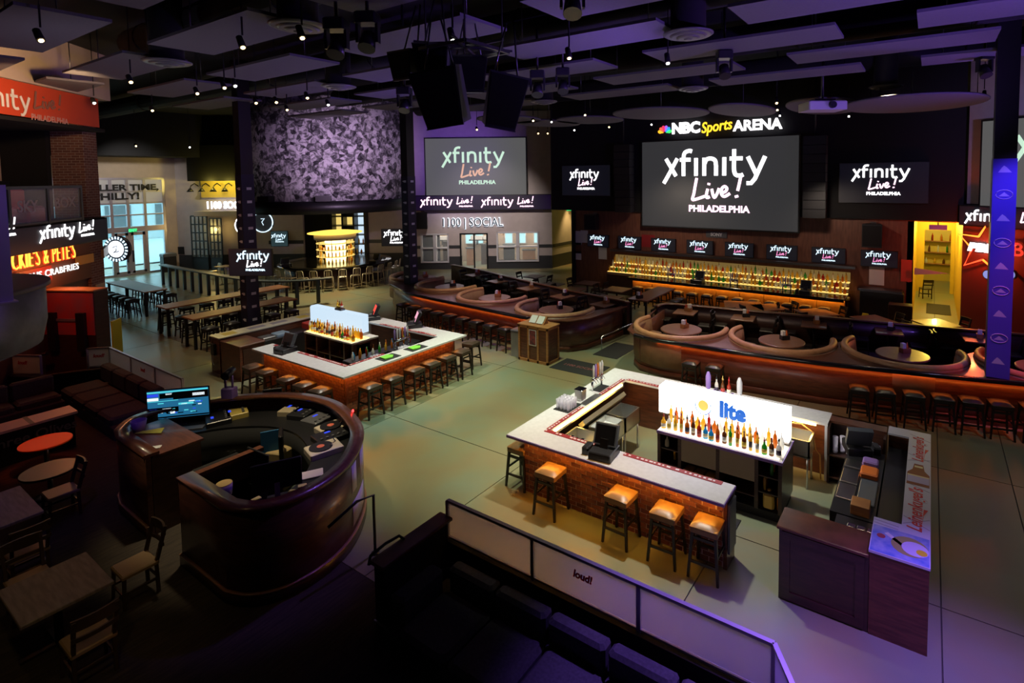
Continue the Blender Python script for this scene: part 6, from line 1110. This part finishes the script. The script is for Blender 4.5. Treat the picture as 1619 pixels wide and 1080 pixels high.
x, z = FS.px(28, 165, .6); wmk = WM.mesh('lettering', M['paper']); o = put('lettering', wmk, t, (x-.55, -.63, z), rot=(R_(90), 0, 0)); o.scale = (.34, .34, 1)
x, z = FS.px(76, 166, .6); o = put('lettering', SM.mesh('lettering', mat('dim_brown_print', (.24, .10, .07), .6)), t, (x, -.63, z), rot=(R_(90), 0, 0)); o.scale = (.36, .36, 1); x, z = FS.px(78, 189, .6); put('lettering', text_mesh('PHILADELPHIA', mat('dim_pink_print', (.55, .30, .26), .6), .22, .005, .005), t, (x, -.63, z), rot=(R_(90), 0, 0))
spot(FS.w(-1.6, 3.2, 7.7), FS.w(-.2, .6, 8.2), (1, .62, .30), 340, 110)
# led ribbon, neon letters, white lettering strip
t = thing('led_ribbon', 'black led ribbon over the restaurant front reading xfinity Live', 'led sign', FS.o, FS.rz); xl = FS.px(170, 357, .45)[0]; MB().box(-6, xl, -.45, -.12, 3.80, 4.53).build('housing', M['black'], t); MB().box(-6, xl-.02, -.46, -.45, 3.84, 4.49).build('face', M['scrblack'], t)
for px_ in (112, -30):
    x, z = FS.px(px_, 367, .45); logo(t, x, -.47, z, .245, (R_(90), 0, 0), M['lw'], M['lw'], M['lw'], False)
t = thing('neon_sign', "orange neon letters reading CHICKIE'S & PETE'S", 'neon sign', FS.o, FS.rz); x, z = FS.px(60, 408, .2); xe = FS.px(121, 405, .2)[0]; wd = (xe-FS.px(4, 412, .2)[0])*18/16.6; MB().box(-4, 3.26, -.12, 0, 2.62, 3.8).build('backing', mat('dim_rust', (.16, .06, .03), .6), t); put('neon_outline', text_mesh("CHICKIE'S & PETE'S", em('red_neon_glow', (1, .05, .01), 1.8), .72, .03, .004, align='RIGHT', sp=1.16), t, (xe, -.15, z), rot=(R_(90), 0, 0)); put('lettering', text_mesh("CHICKIE'S & PETE'S", em('yellow_neon', (1, .45, .05), 2.2), .72, .05, -.018, align='RIGHT', sp=1.16), t, (xe, -.17, z), rot=(R_(90), 0, 0)); [fit_width(o, wd) for o in t.children if o.name.startswith(('neon_outline', 'lettering'))]
t = thing('lettering_strip', 'red strip with white letters reading WORLD FAMOUS CRABFRIES', 'sign', FS.o, FS.rz); x, z = FS.px(75, 432, .2); MB().box(-4, 3.26, -.20, 0, z-.22, z+.2).build('strip', mat('deep_red_strip', (.30, .03, .02), .5), t); put('lettering', text_mesh('WORLD FAMOUS CRABFRIES', M['lw2'], .27, .02, .002, align='RIGHT', sp=1.12), t, (FS.px(124, 427, .2)[0], -.215, z), rot=(R_(90), 0, 0)); fit_width(t.children[-1], (FS.px(124, 427, .2)[0]-FS.px(18, 438, .2)[0])*22/18.6); xx = FS.px(128, 412, .2)[0]; MB().box(xx-.25, 3.26, -.21, -.2, z+.02, z+.3).build('gold_end', mat('gold_paint', (.75, .42, .06), .5), t)
point(FS.w(1.0, .8, 3.3), (1, .28, .06), 40)
# sky box rail above
t = thing('skybox_railing', 'grey glazed balcony rail lettered SKY BOX over the led ribbon', 'railing', FS.o, FS.rz); xs = [FS.px(q, 320, .5)[0] for q in (-70, 12, 74, 127)]
for x in xs: MB().box(x-.04, x+.04, -.55, -.47, 4.53, 5.58).build('post', M['greyrail'], t)
MB().box(xs[0], xs[-1], -.56, -.46, 5.52, 5.60).build('top_rail', M['greyrail'], t); MB().box(xs[0], xs[-1], -.54, -.48, 4.56, 4.62).build('bottom_rail', M['greyrail'], t)
for a, b in zip(xs[:-1], xs[1:]): MB().box(a+.04, b-.04, -.515, -.505, 4.62, 5.52).build('glass_pane', M['glass'], t)
for s, px_, py in (('SKY', 44, 327), ('BOX', 103, 321)): x, z = FS.px(px_, py, .52); put('lettering', text_mesh(s, mat('etched_lettering', (.34, .33, .34), .6), .42, .006, .01), t, (x, -.52, z), rot=(R_(90), 0, 0))
struct(fbox(FS, 'floor_skybox', M['blackwall'], -8, 3.5, -6, .45, 4.45, 4.55)); single('red_armchair', MB().cbox(-.35, .35, -.3, .3, 0, .45, .05).cbox(-.35, .35, .2, .35, .45, .95, .04), mat('red_chair', (.35, .03, .02), .6), 'red chair behind the glazed balcony rail', 'chair', tuple(FS.w(FS.px(78, 320)[0], -.6, 4.55)), FS.rz)
# round blade sign by the pillar
c = FS.w(5.05, .75, 3.30)-_R0*.92; t = thing('blade_sign', 'round white lit sign with dark lettered rim on the brick pillar', 'sign', tuple(c), YAW-R_(4)); MB().cyl((0, -.08, 0), (0, .08, 0), .46, n=32).build('rim', mat('dark_rim', (.03, .03, .06), .4), t); MB().cyl((0, -.09, 0), (0, -.08, 0), .30, n=28).build('lit_face', em('white_sign_face', (.9, .95, 1), 1.6), t); MB().bar((-.42, 0, 0), tuple(Matrix.Rotation(-(YAW-R_(4)), 4, 'Z') @ (FS.w(3.85, .12, 3.30)-c)), .1, .3).build('arm', M['black'], t)
for k in range(22): q = R_(360/22*k); MB().box(-.03, .03, -.086, -.08, -.05, .05).build('rim_letter', M['lcyan'], t, (.40*math.sin(q), 0, .40*math.cos(q)), rot=(0, q, 0))
MB().tube([(-.1, -.095, .06), (.05, -.095, .12), (.02, -.095, -.05), (-.08, -.095, -.12), (.12, -.095, -.08)], .015, 5).build('monogram', mat('blue_monogram', (.05, .10, .40), .5), t)
p = FS.w(4.78, .16, 1.9); single('framed_notice', MB().box(-.22, .22, -.02, .02, -.34, .34), mat('beige_notice', (.40, .34, .28), .6), 'framed notice on the brick pillar', 'notice', tuple(FS.w(3.65, .13, 2.0)), FS.rz)
# upright display box with red face
p = G(108, 556); t = thing('display_box', 'tall display box with red lit face and black brackets behind the left lounge', 'display', (-20.52, 5.0, 0), R_(28)); MB().box(-.82, .82, .0, .42, 0, 2.6).build('body', M['dkwood'], t); MB().box(-.80, .80, -.02, .0, 1.35, 2.55).build('red_face', mat('red_face', (.50, .04, .03), .5, col2=(.34, .10, .12), vs=2), t); MB().box(-.55, .55, -.06, -.02, 1.75, 1.82).build('chrome_bar', M['rail'], t)
for x in (-.45, .45): MB().box(x-.12, x+.12, -.12, -.02, .9, 2.0).build('bracket', M['black'], t)
MB().tube([(-.8, -.05, 1.4), (-1.0, -.2, 1.2), (-.8, -.3, .8), (-.4, -.3, .9)], .05, 7).build('hose', M['black'], t); MB().cbox(-.84, .84, -.03, .44, 2.6, 2.64, .01).build('cap', M['oak'], t)
single('yellow_board', MB().box(-.25, .25, -.02, .02, 0, 1.2), M['ylw'], 'yellow board leaning at the foot of the brick pillar', 'board', tuple(FS.w(3.2, .75, .0)), FS.rz)
t = thing('tv_panel', 'dim framed panel on the restaurant wall under the strip', 'panel', tuple(FS.w(2.3, .02, 2.1)), FS.rz); MB().box(-.45, .45, -.05, 0, -.32, .32).build('frame', M['black'], t); MB().box(-.40, .40, -.055, -.05, -.27, .27).build('face', mat('dim_panel', (.08, .07, .07), .4), t)
# near left: bulging balcony with post
BC = (_R0*(-9.88)+_F0*7.75); bt = thing('balcony_drum', 'grey rounded balcony front at the left picture edge', 'balcony', (BC.x, BC.y, 0)); MB().lathe([(1.55, 3.15), (1.62, 3.5), (1.62, 4.05), (1.55, 4.05)], 48).build('fascia', M['fasc'], bt); MB().cyl((0, 0, 4.05), (0, 0, 4.12), 1.68, n=48).build('deck_edge', mat('brown_deck', (.16, .12, .09), .5), bt); MB().lathe([(1.55, 3.15), (1.2, 3.0), (.1, 2.95)], 40).build('underside', M['fasc'], bt)
pp = G(8, 478, 4.12); t = thing('balcony_post', 'violet lit balcony post at the left picture edge', 'post', (pp.x, pp.y, 4.12)); MB().box(-.07, .07, -.07, .07, 0, 1.55).build('upright', M['rail'], t); MB().box(-.14, .14, -.10, .10, 0, .02).build('foot', M['rail'], t); MB().bar((-.1, 0, .12), (-1.0, -.35, .12), .05).build('lower_rail', M['rail'], t)
spot((pp.x+1.5, pp.y-.5, 7.0), (pp.x, pp.y, 4.8), PURP, 120, 40)
# ================================================================ SCREENS AND SIGNS
def scr(fr, l, t_, r, b, out=0.0):
    x0, z1 = fr.px(l, t_, out); x1, z0 = fr.px(r, b, out); return x0, x1, z0, z1
x0, x1, z0, z1 = -11.68, -4.50, 3.28, 7.36
FU = Fr(0, 23.86, 0)
tv(FU, x0, x1, z0, z1, 'giant central screen over the back bar reading xfinity Live Philadelphia', .14, 'big', (M['lw'], M['lpink'], M['lpink']), .80, cat='screen', face=M['scrgrey'], d=.12, dz=.12, dx=.1)
tv(FU, -16.3, -13.38, 4.72, 6.29, 'large television left of the giant screen', .14, 'mid', (M['lw'], M['lpink'], M['lw']), .30, d=.12, dz=.05); tv(FU, -3.05, -.06, 4.58, 6.13, 'large television right of the giant screen', .14, 'mid', (M['lw'], M['lpink'], M['lw']), .33, d=.12, dz=.1)
x0, x1, z0, z1 = scr(FD, 671, 218, 834, 309); tv(FD, x0, x1, z0, z1, 'grey projection screen on the slanting wall with green lettering', .10, 'big', (M['lgreen'], M['lorange'], M['lgreen']), .66, cat='screen', face=M['scrgrey2'], d=.08, dz=.05, dx=0)
xr0, zr1 = FR.px(1554, 190); xr1 = xr0+6.2; tv(FR, xr0, xr1, FR.px(1554, 330)[1], zr1, 'grey projection screen on the right slanting wall', .10, 'big', (M['lgreen'], M['lorange'], M['lgreen']), .66, cat='screen', face=M['scrgrey2'], d=.08, dz=.05)
# led ribbons
x0, x1, z0, z1 = scr(FD, 653, 309, 872, 331); t = thing('led_ribbon', 'black led ribbon under the slanting wall screen with two lit venue names', 'led sign', FD.o, FD.rz); MB().box(x0, x1, -.30, 0, z0, z1).build('housing', M['black'], t); MB().box(x0+.02, x1-.02, -.31, -.30, z0+.04, z1-.04).build('face', em('violet_led_face', (.10, .02, .30), .05), t)
for px_ in (711, 807): x, z = FD.px(px_, 321, .3); logo(t, x, -.33, z, .34, (R_(90), 0, 0), M['lpink'], M['lpink'], M['lpink'], False)
t = thing('led_ribbon', 'black led ribbon on the right slanting wall beside the blue column', 'led sign', FR.o, FR.rz); MB().box(.0, 9, -.25, 0, 3.84, 4.56).build('housing', M['black'], t); MB().box(.02, 9, -.26, -.25, 3.88, 4.52).build('face', M['scrblack'], t); x, z = FR.px(1541, 345, .3); logo(t, x+1.05, -.28, z, .26, (R_(90), 0, 0), M['lw'], M['lpink'], M['lw'], False)
# lit letters on the slanting wall
x, z = FD.px(746, 352, .1); t = thing('wall_sign', 'dark letters with white halo reading 1100 SOCIAL on the slanting wall', 'sign', FD.o, FD.rz); put('lettering', text_mesh('1100 | SOCIAL', M['plastic'], .74, .05, .0, sx=.84), t, (x, -.14, z), rot=(R_(90), 0, 0)); put('halo', text_mesh('1100 | SOCIAL', em('white_halo', (.80, .88, 1), 2.0), .74, .02, .022, sx=.84), t, (x, -.06, z), rot=(R_(90), 0, 0))
# arena sign over the big screen
t = thing('arena_sign', 'lit letters with a peacock mark reading NBC Sports ARENA over the giant screen', 'sign', FU.o, 0); 
def zz(px_, py): return FU.px(px_, py, .2)
x, z = zz(1084, 203); put('lettering', text_mesh('NBC', M['lw'], .66, .05, .03), t, (x, -.2, z), rot=(R_(90), 0, 0)); x, z = zz(1132, 200); put('lettering', text_mesh('Sports', em('gold_lettering', (1, .62, .03), 1.6), .66, .05, .01, sx=.8, shear=.25), t, (x, -.2, z), rot=(R_(90), R_(-5), 0)); x, z = zz(1197, 198); put('lettering', text_mesh('ARENA', M['lw'], .62, .05, .018), t, (x, -.2, z), rot=(R_(90), 0, 0))
x, z = zz(1051, 207)
for k, c in enumerate(((1, .45, .02), (.95, .10, .05), (.65, .03, .10), (.30, .10, .75), (.02, .30, .95), (.05, .75, .15))):
    q = R_(165-30*k); a = Vector((math.cos(q), 0, math.sin(q))); b = Vector((-a.z, 0, a.x)); o = Vector((x, -.2, z-.1)); MB().add([o+a*.05, o+a*.24+b*.085, o+a*.33+b*.06, o+a*.36, o+a*.33-b*.06, o+a*.24-b*.085], [(0, 1, 2, 3, 4, 5)]).build('petal', em('petal_%d' % k, c, 1.6), t)
# star neon
x, z = FR.px(1556, 392, .25); t = thing('neon_star', 'orange red neon star sign reading PBR beside the blue column', 'neon sign', FR.w(x, .1, z), FR.rz); R1, r1 = .95, .42; pts = [((R1 if k % 2 == 0 else r1)*math.sin(R_(36*k)+.12), -.12, (R1 if k % 2 == 0 else r1)*math.cos(R_(36*k)+.12)) for k in range(10)]
MB().add([(p[0]*.9, -.02, p[2]*.9) for p in pts], [tuple(range(10))]).build('backing', mat('dark_star', (.06, .015, .01), .5), t)
for k in range(5): i = 2*k; MB().tube([pts[i-1], pts[i], pts[i+1]], .035, 6).build('neon_tube', M['neonorange'] if k in (0, 4, 2) else M['neonred'], t)
put('lettering', text_mesh('PBR', M['lw'], .36, .02, .03, sx=1.4, shear=.2), t, (-.1, -.16, -.02), rot=(R_(90), 0, 0)); point(FR.w(x, .7, z), (1, .10, .02), 120)
x2, z2 = FR.px(1609, 396, .15); put('lettering', text_mesh('B', mat('dim_red_letters', (.5, .06, .05), .5, emit=(1, .08, .05), es=.5), .62, .02, .01), t, (x2-x, -.05, z2-z), rot=(R_(90), 0, 0))
for k, px_ in enumerate((1563, 1599)): 
    x, z = FR.px(px_, 434, .3); t = thing('round_lamp', '%s pale blue round lamp on the dark red wall' % ('left', 'right')[k], 'lamp', FR.w(x, .3, z), FR.rz); MB().cyl((0, -.06, 0), (0, .06, 0), .17, n=18).build('rim', M['dksteel'], t); MB().cyl((0, -.07, 0), (0, -.06, 0), .14, n=18).build('face', em('pale_blue_face', (.35, .42, 1), .7), t); MB().bar((0, .05, 0), (0, .3, 0), .06).build('arm', M['black'], t)
t = thing('wall_bar', 'dark counter under the neon star by the right wall', 'counter', FR.o, FR.rz); MB().cbox(3.4, 9, -.9, -.3, 1.25, 1.32, .01).build('top', M['dkwood'], t); MB().box(3.5, 9, -.8, -.05, 0, 1.25).build('body', M['redwall'], t)
# televisions round the bar and on the left column
x, z = FD2.px(619, 378, 1.0); tv(FD2, x-.95, x+.95, z-.56, z+.56, 'television on the pale wall right of the round bar', .14, s=.25, mats=(M['lw'], M['lw'], M['lw']), dz=.05); x, z = FD2.px(430, 380, 1.0); tv(FD2, x-.55, x+.55, z-.5, z+.5, 'television on the pale wall left of the round bar', .14, s=.16, mats=(M['lcyan'], M['lcyan'], M['lcyan']), dz=.05, face=em('teal_screen', (.08, .16, .18), .25))
fc = Fr(-20.1, 9.72, YAW-R_(4)); x, z = fc.px(396, 415, .45); t = tv(fc, x-.78, x+.78, z-.47, z+.47, 'television mounted on the left column', .45, s=.20, mats=(M['lcyan'], M['lw'], M['lcyan']), dx=.15, dz=.05); MB().box(-.12, .12, -.4, .1, -.1, .1).build('arm', M['black'], t)
# ================================================================ CEILING
def ctile(x0, x1, y0, y1, z, lab, grp): return tag(MB().cbox(x0-(x0+x1)/2, x1-(x0+x1)/2, -(y1-y0)/2, (y1-y0)/2, 0, .06, .012).build('acoustic_panel', M['cloud'], None, ((x0+x1)/2, (y0+y1)/2, z)), lab, 'ceiling panel', grp)
PN = MB().box(-1.93, 1.93, -.6, .6, 0, .055).mesh('acoustic_panel', M['cloud'])
for i in range(7):
    y = 3.07+2.135*i; xs = [-23.3+5.12*k for k in range(7)] if i % 2 else [-20.75+5.12*k for k in range(6)]
    for k, x in enumerate(xs):
        if x < -19 and i > 5: continue
        t = thing('acoustic_panel', 'grey ceiling panel, %s from the left in the %s row from the front' % (ORD[k], ORD[i]), 'ceiling panel', (x+1.93, y, 8.4), 0, 'hung ceiling panels'); put('panel_board', PN, t)
        for a in (-1.5, 1.5): MB().cyl((a, 0, .05), (a, 0, 1.4), .012, n=5).build('hanger_wire', M['dksteel'], t)
for k, (px_, py, rx, ry) in enumerate(((1045, 181, 1.75, 2.0), (1175, 176, 1.05, 2.2), (1303, 170, 1.15, 2.6), (1441, 166, 1.9, 2.4), (933, 191, 1.35, 1.5), (868, 196, 1.25, 1.6), (805, 190, 1.2, 1.4))):
    cz = 8.0 if k != 3 else 7.75; p = G(px_, py, cz); t = thing('round_cloud', 'round grey ceiling cloud, %s from the left above the dining floor' % ORD[(3, 4, 5, 6, 2, 1, 0)[k]], 'ceiling panel', (p.x, p.y, cz), 0, 'round ceiling clouds'); b = MB().lathe([(.98, 0), (1, .02), (1, .05), (.98, .07)], 40).build('disc', M['cloud'], t); b.scale = (rx, ry, 1); MB().cyl((0, 0, .05), (0, 0, 1.8), .015, n=5).build('hanger_wire', M['dksteel'], t)
# spot lamps
SPX = [(384, 75), (207, 130), (372, 136), (355, 139), (312, 148), (149, 163), (241, 175), (215, 231), (300, 233), (478, 60), (405, 163), (519, 166), (454, 174), (900, 92), (1056, 100), (925, 182), (843, 191), (872, 193), (963, 201), (805, 200), (908, 206), (851, 211), (866, 211), (1030, 197), (1228, 163), (1229, 174), (1233, 183), (1376, 164), (1391, 157), (1342, 184), (754, 205), (1556, 152), (1545, 158), (65, 64), (37, 218), (716, 64), (437, 162), (486, 155)]
hs = MB().cyl((0, 0, 0), (0, 0, .22), .058, .05, 10).mesh('housing', M['blackmatte']); ln = [MB().cyl((0, 0, -.012), (0, 0, 0), .034, n=10).mesh('lens', m) for m in (M['bulb'], M['bulbw'])]; yk = MB().bar((0, 0, .2), (0, 0, .55), .022).mesh('bracket', M['blackmatte'])
cam0 = Vector((0, 0, CAMH))
byx = sorted(range(len(SPX)), key=lambda q: SPX[q][0])
ords = ORD+['sixteenth', 'seventeenth', 'eighteenth', 'nineteenth', 'twentieth']+['twenty-'+o for o in ORD[:9]]+['thirtieth']+['thirty-'+o for o in ORD[:9]]
for k, (px_, py) in enumerate(SPX):
    z = 7.9 if py < 215 else 7.3; p = G(px_, py, z); rank = ords[byx.index(k)]
    if p.x < -38: p = G(px_, py, 7.0)
    t = thing('spotlight', '%s ceiling spotlight counted from the left of the picture' % rank, 'spotlight', tuple(p), 0, 'ceiling spotlights'); dirv = (Vector((p.x*.55, p.y*.55+2, 1.0))-p).normalized(); q = dirv.to_track_quat('-Z', 'Y').to_euler()
    a = put('housing', hs, t); a.rotation_euler = q; b = put('lens', ln[k % 3 == 2], t); b.rotation_euler = q; put('bracket', yk, t)
    ext = 9.8-p.z-.5
    MB().cyl((0, 0, .5), (0, 0, .5+ext), .010, n=5).build('rod', M['blackmatte'], t)
# round air diffusers
for k, (px_, py) in enumerate(((1088, 62), (1095, 145), (472, 50), (265, 105), (860, 165), (536, 142), (1400, 142))):
    p = G(px_, py, 8.2); t = thing('air_diffuser', 'round black ceiling air diffuser, %s from the left' % ORD[(4, 5, 1, 0, 3, 2, 6)[k]], 'diffuser', tuple(p), 0, 'ceiling air diffusers')
    for j, (r, z) in enumerate(((.46, .06), (.34, .03), (.22, .0), (.10, -.02))): MB().lathe([(r-.05, z), (r, z+.03), (r, z+.045), (r-.05, z+.015)], 24).build('cone_ring', mat('dark_grey_metal', (.10, .10, .11), .4), t)
    MB().cyl((0, 0, .06), (0, 0, 1.6), .32, n=20).build('duct', M['blackmatte'], t)
# trusses and ducts
for k, y in enumerate((5.9, 10.3, 14.7, 19.2)):
    t = thing('duct', 'long black ceiling duct, %s from the front' % ORD[k], 'duct', (0, 0, 0), 0, 'ceiling ducts'); x0 = (-17.5, -36, -22, -22)[k]; MB().cyl((x0, y, 9.25), (9, y, 9.25), .38, n=14).build('pipe', M['blackmatte'], t)
    for j in range(9): MB().lathe([(.40, -.03), (.40, .03)], 14).build('band', M['blackmatte'], t, (x0+1+(9-x0-2)*j/8, y, 9.25), rot=(0, R_(90), 0))
# hanging loudspeaker cluster
def speaker_box(loc, rz, tilt, label, w=.50, h=1.0, d=.55, roll=0):
    t = thing('loudspeaker', label, 'loudspeaker', loc, 0, 'hanging speaker cluster'); t.rotation_euler = (tilt, roll, rz); MB().add([(-w*.38, -d/2, -h/2), (w*.38, -d/2, -h/2), (w*.26, d/2, -h/2), (-w*.26, d/2, -h/2), (-w/2, -d/2, h/2), (w/2, -d/2, h/2), (w*.32, d/2, h/2), (-w*.32, d/2, h/2)], [(0, 3, 2, 1), (4, 5, 6, 7), (0, 1, 5, 4), (1, 2, 6, 5), (2, 3, 7, 6), (3, 0, 4, 7)]).build('cabinet', mat('speaker_black', (.040, .043, .042), .5), t); MB().add([(sx_*w*(.36 if z_ < 0 else .47), y_, z_*(h/2-.03)) for y_ in (-d/2-.012, -d/2) for sx_, z_ in ((-1, -1), (1, -1), (1, 1), (-1, 1))], [(0, 1, 2, 3), (7, 6, 5, 4), (0, 4, 5, 1), (1, 5, 6, 2), (2, 6, 7, 3), (3, 7, 4, 0)]).build('grille', M['blackmatte'], t)
    MB().bar((-w*.39, -d/2, -h/2-.01), (w*.39, -d/2, -h/2-.01), .03, .02).build('edge_strip', M['dksteel'], t); MB().tube([(-w*.3, 0, h/2), (-w*.1, .3, h/2+.75)], .015, 5).tube([(w*.3, 0, h/2), (w*.1, .3, h/2+.75)], .015, 5).build('hanger', M['dksteel'], t); return t
SPD = 8.6
def atd(px_, py, d):
    v = _F+_R*((px_-PPX)/FPX)+_U*((PPY-py)/FPX); return Vector((0, 0, CAMH))+v*(d/v.dot(_F0))
for px_, py, d, rz, tl, lab, w, h in ((705, 152, SPD, -14, 14, 'large left loudspeaker of the hanging cluster', .80, .86), (792, 158, SPD-.05, 24, 12, 'large right loudspeaker of the hanging cluster', .62, .82), (690, 95, SPD+.5, -4, 8, 'upper middle loudspeaker of the hanging cluster', .60, .52), (652, 103, SPD+.6, -30, 8, 'upper left loudspeaker of the hanging cluster', .52, .46), (742, 118, SPD+1.0, 5, 5, 'rear loudspeaker of the hanging cluster', .70, .60)): speaker_box(tuple(atd(px_, py, d)), YAW+R_(rz), R_(tl), lab, w, h, roll=R_({'large left': -7, 'large righ': 9}.get(lab[:10], 0)))
pc = atd(735, 90, SPD+.3); t = thing('speaker_frame', 'steel frame carrying the hanging loudspeaker cluster', 'frame', tuple(pc))
for a in range(4): q = R_(90*a+45); MB().bar((.7*math.cos(q), .7*math.sin(q), .1), (.7*math.cos(q+R_(90)), .7*math.sin(q+R_(90)), .1), .05).build('bar', M['dksteel'], t); MB().bar((.6*math.cos(q), .6*math.sin(q), .1), (.6*math.cos(q), .6*math.sin(q), 9.8-pc.z), .02).build('rod', M['dksteel'], t)
for a in (0, 60, 120): q = R_(a); MB().bar((-.8*math.cos(q), -.8*math.sin(q), .16), (.8*math.cos(q), .8*math.sin(q), .16), .04).build('brace', M['dksteel'], t)
# moving head lamps
for k, (px_, py, d) in enumerate(((533, 72, 8.5), (582, 62, 8.5), (905, 6, 7.5), (1145, 110, 12), (850, 140, 12.5), (890, 135, 13), (640, 165, 13), (1556, 110, 13))):
    p = atd(px_, py, d); t = thing('moving_head', 'black moving head stage lamp, %s from the left under the ceiling' % ORD[(0, 1, 5, 6, 3, 4, 2, 7)[k]], 'stage light', tuple(p), YAW, 'moving head lamps'); MB().cbox(-.16, .16, -.14, .14, .22, .40, .02).build('base', M['plastic'], t)
    for sx in (-1, 1): MB().box(sx*.15-.02, sx*.15+.02, -.06, .06, -.06, .24).build('yoke_arm', M['plastic'], t)
    MB().cyl((0, .05, .08), (0, -.08, -.16), .10, .13, 12).build('head', M['plastic'], t); MB().cyl((0, 0, .4), (0, 0, 9.8-p.z), .03, n=6).build('hanger', M['black'], t)
# line arrays flanking the big screen
for k, (x, lab) in enumerate(((-12.35, 'left'), (-3.85, 'right'))):
    t = thing('line_array', '%s hanging line array of loudspeakers beside the giant screen' % lab, 'loudspeaker', (x, 23.2, 0))
    for j in range(9): q = (j-4)*.03; MB().box(-.42, .42, -.25+abs(j-2)*.02, .25, 7.2-.36*j-.34, 7.2-.36*j).build('array_box', mat('array_black', (.007, .007, .008), .6), t)
    MB().cyl((0, 0, 7.2), (0, 0, 9.8), .03, n=6).build('hanger', M['black'], t)
# projector under a cloud
p = G(1300, 173, 7.6); t = thing('projector', 'pale ceiling projector under the round cloud before the giant screen', 'projector', (p.x, p.y, 7.55), YAW); MB().cbox(-.55, .55, -.4, .4, 0, .26, .03).build('body', M['white'], t); MB().cyl((.1, -.5, .13), (.1, -.4, .13), .1, n=12).build('lens', M['plastic'], t); MB().box(-.3, .3, -.2, .2, .26, .34).build('bracket', M['black'], t); MB().cyl((0, 0, .3), (0, 0, 2.25), .04, n=6).build('pole', M['black'], t)
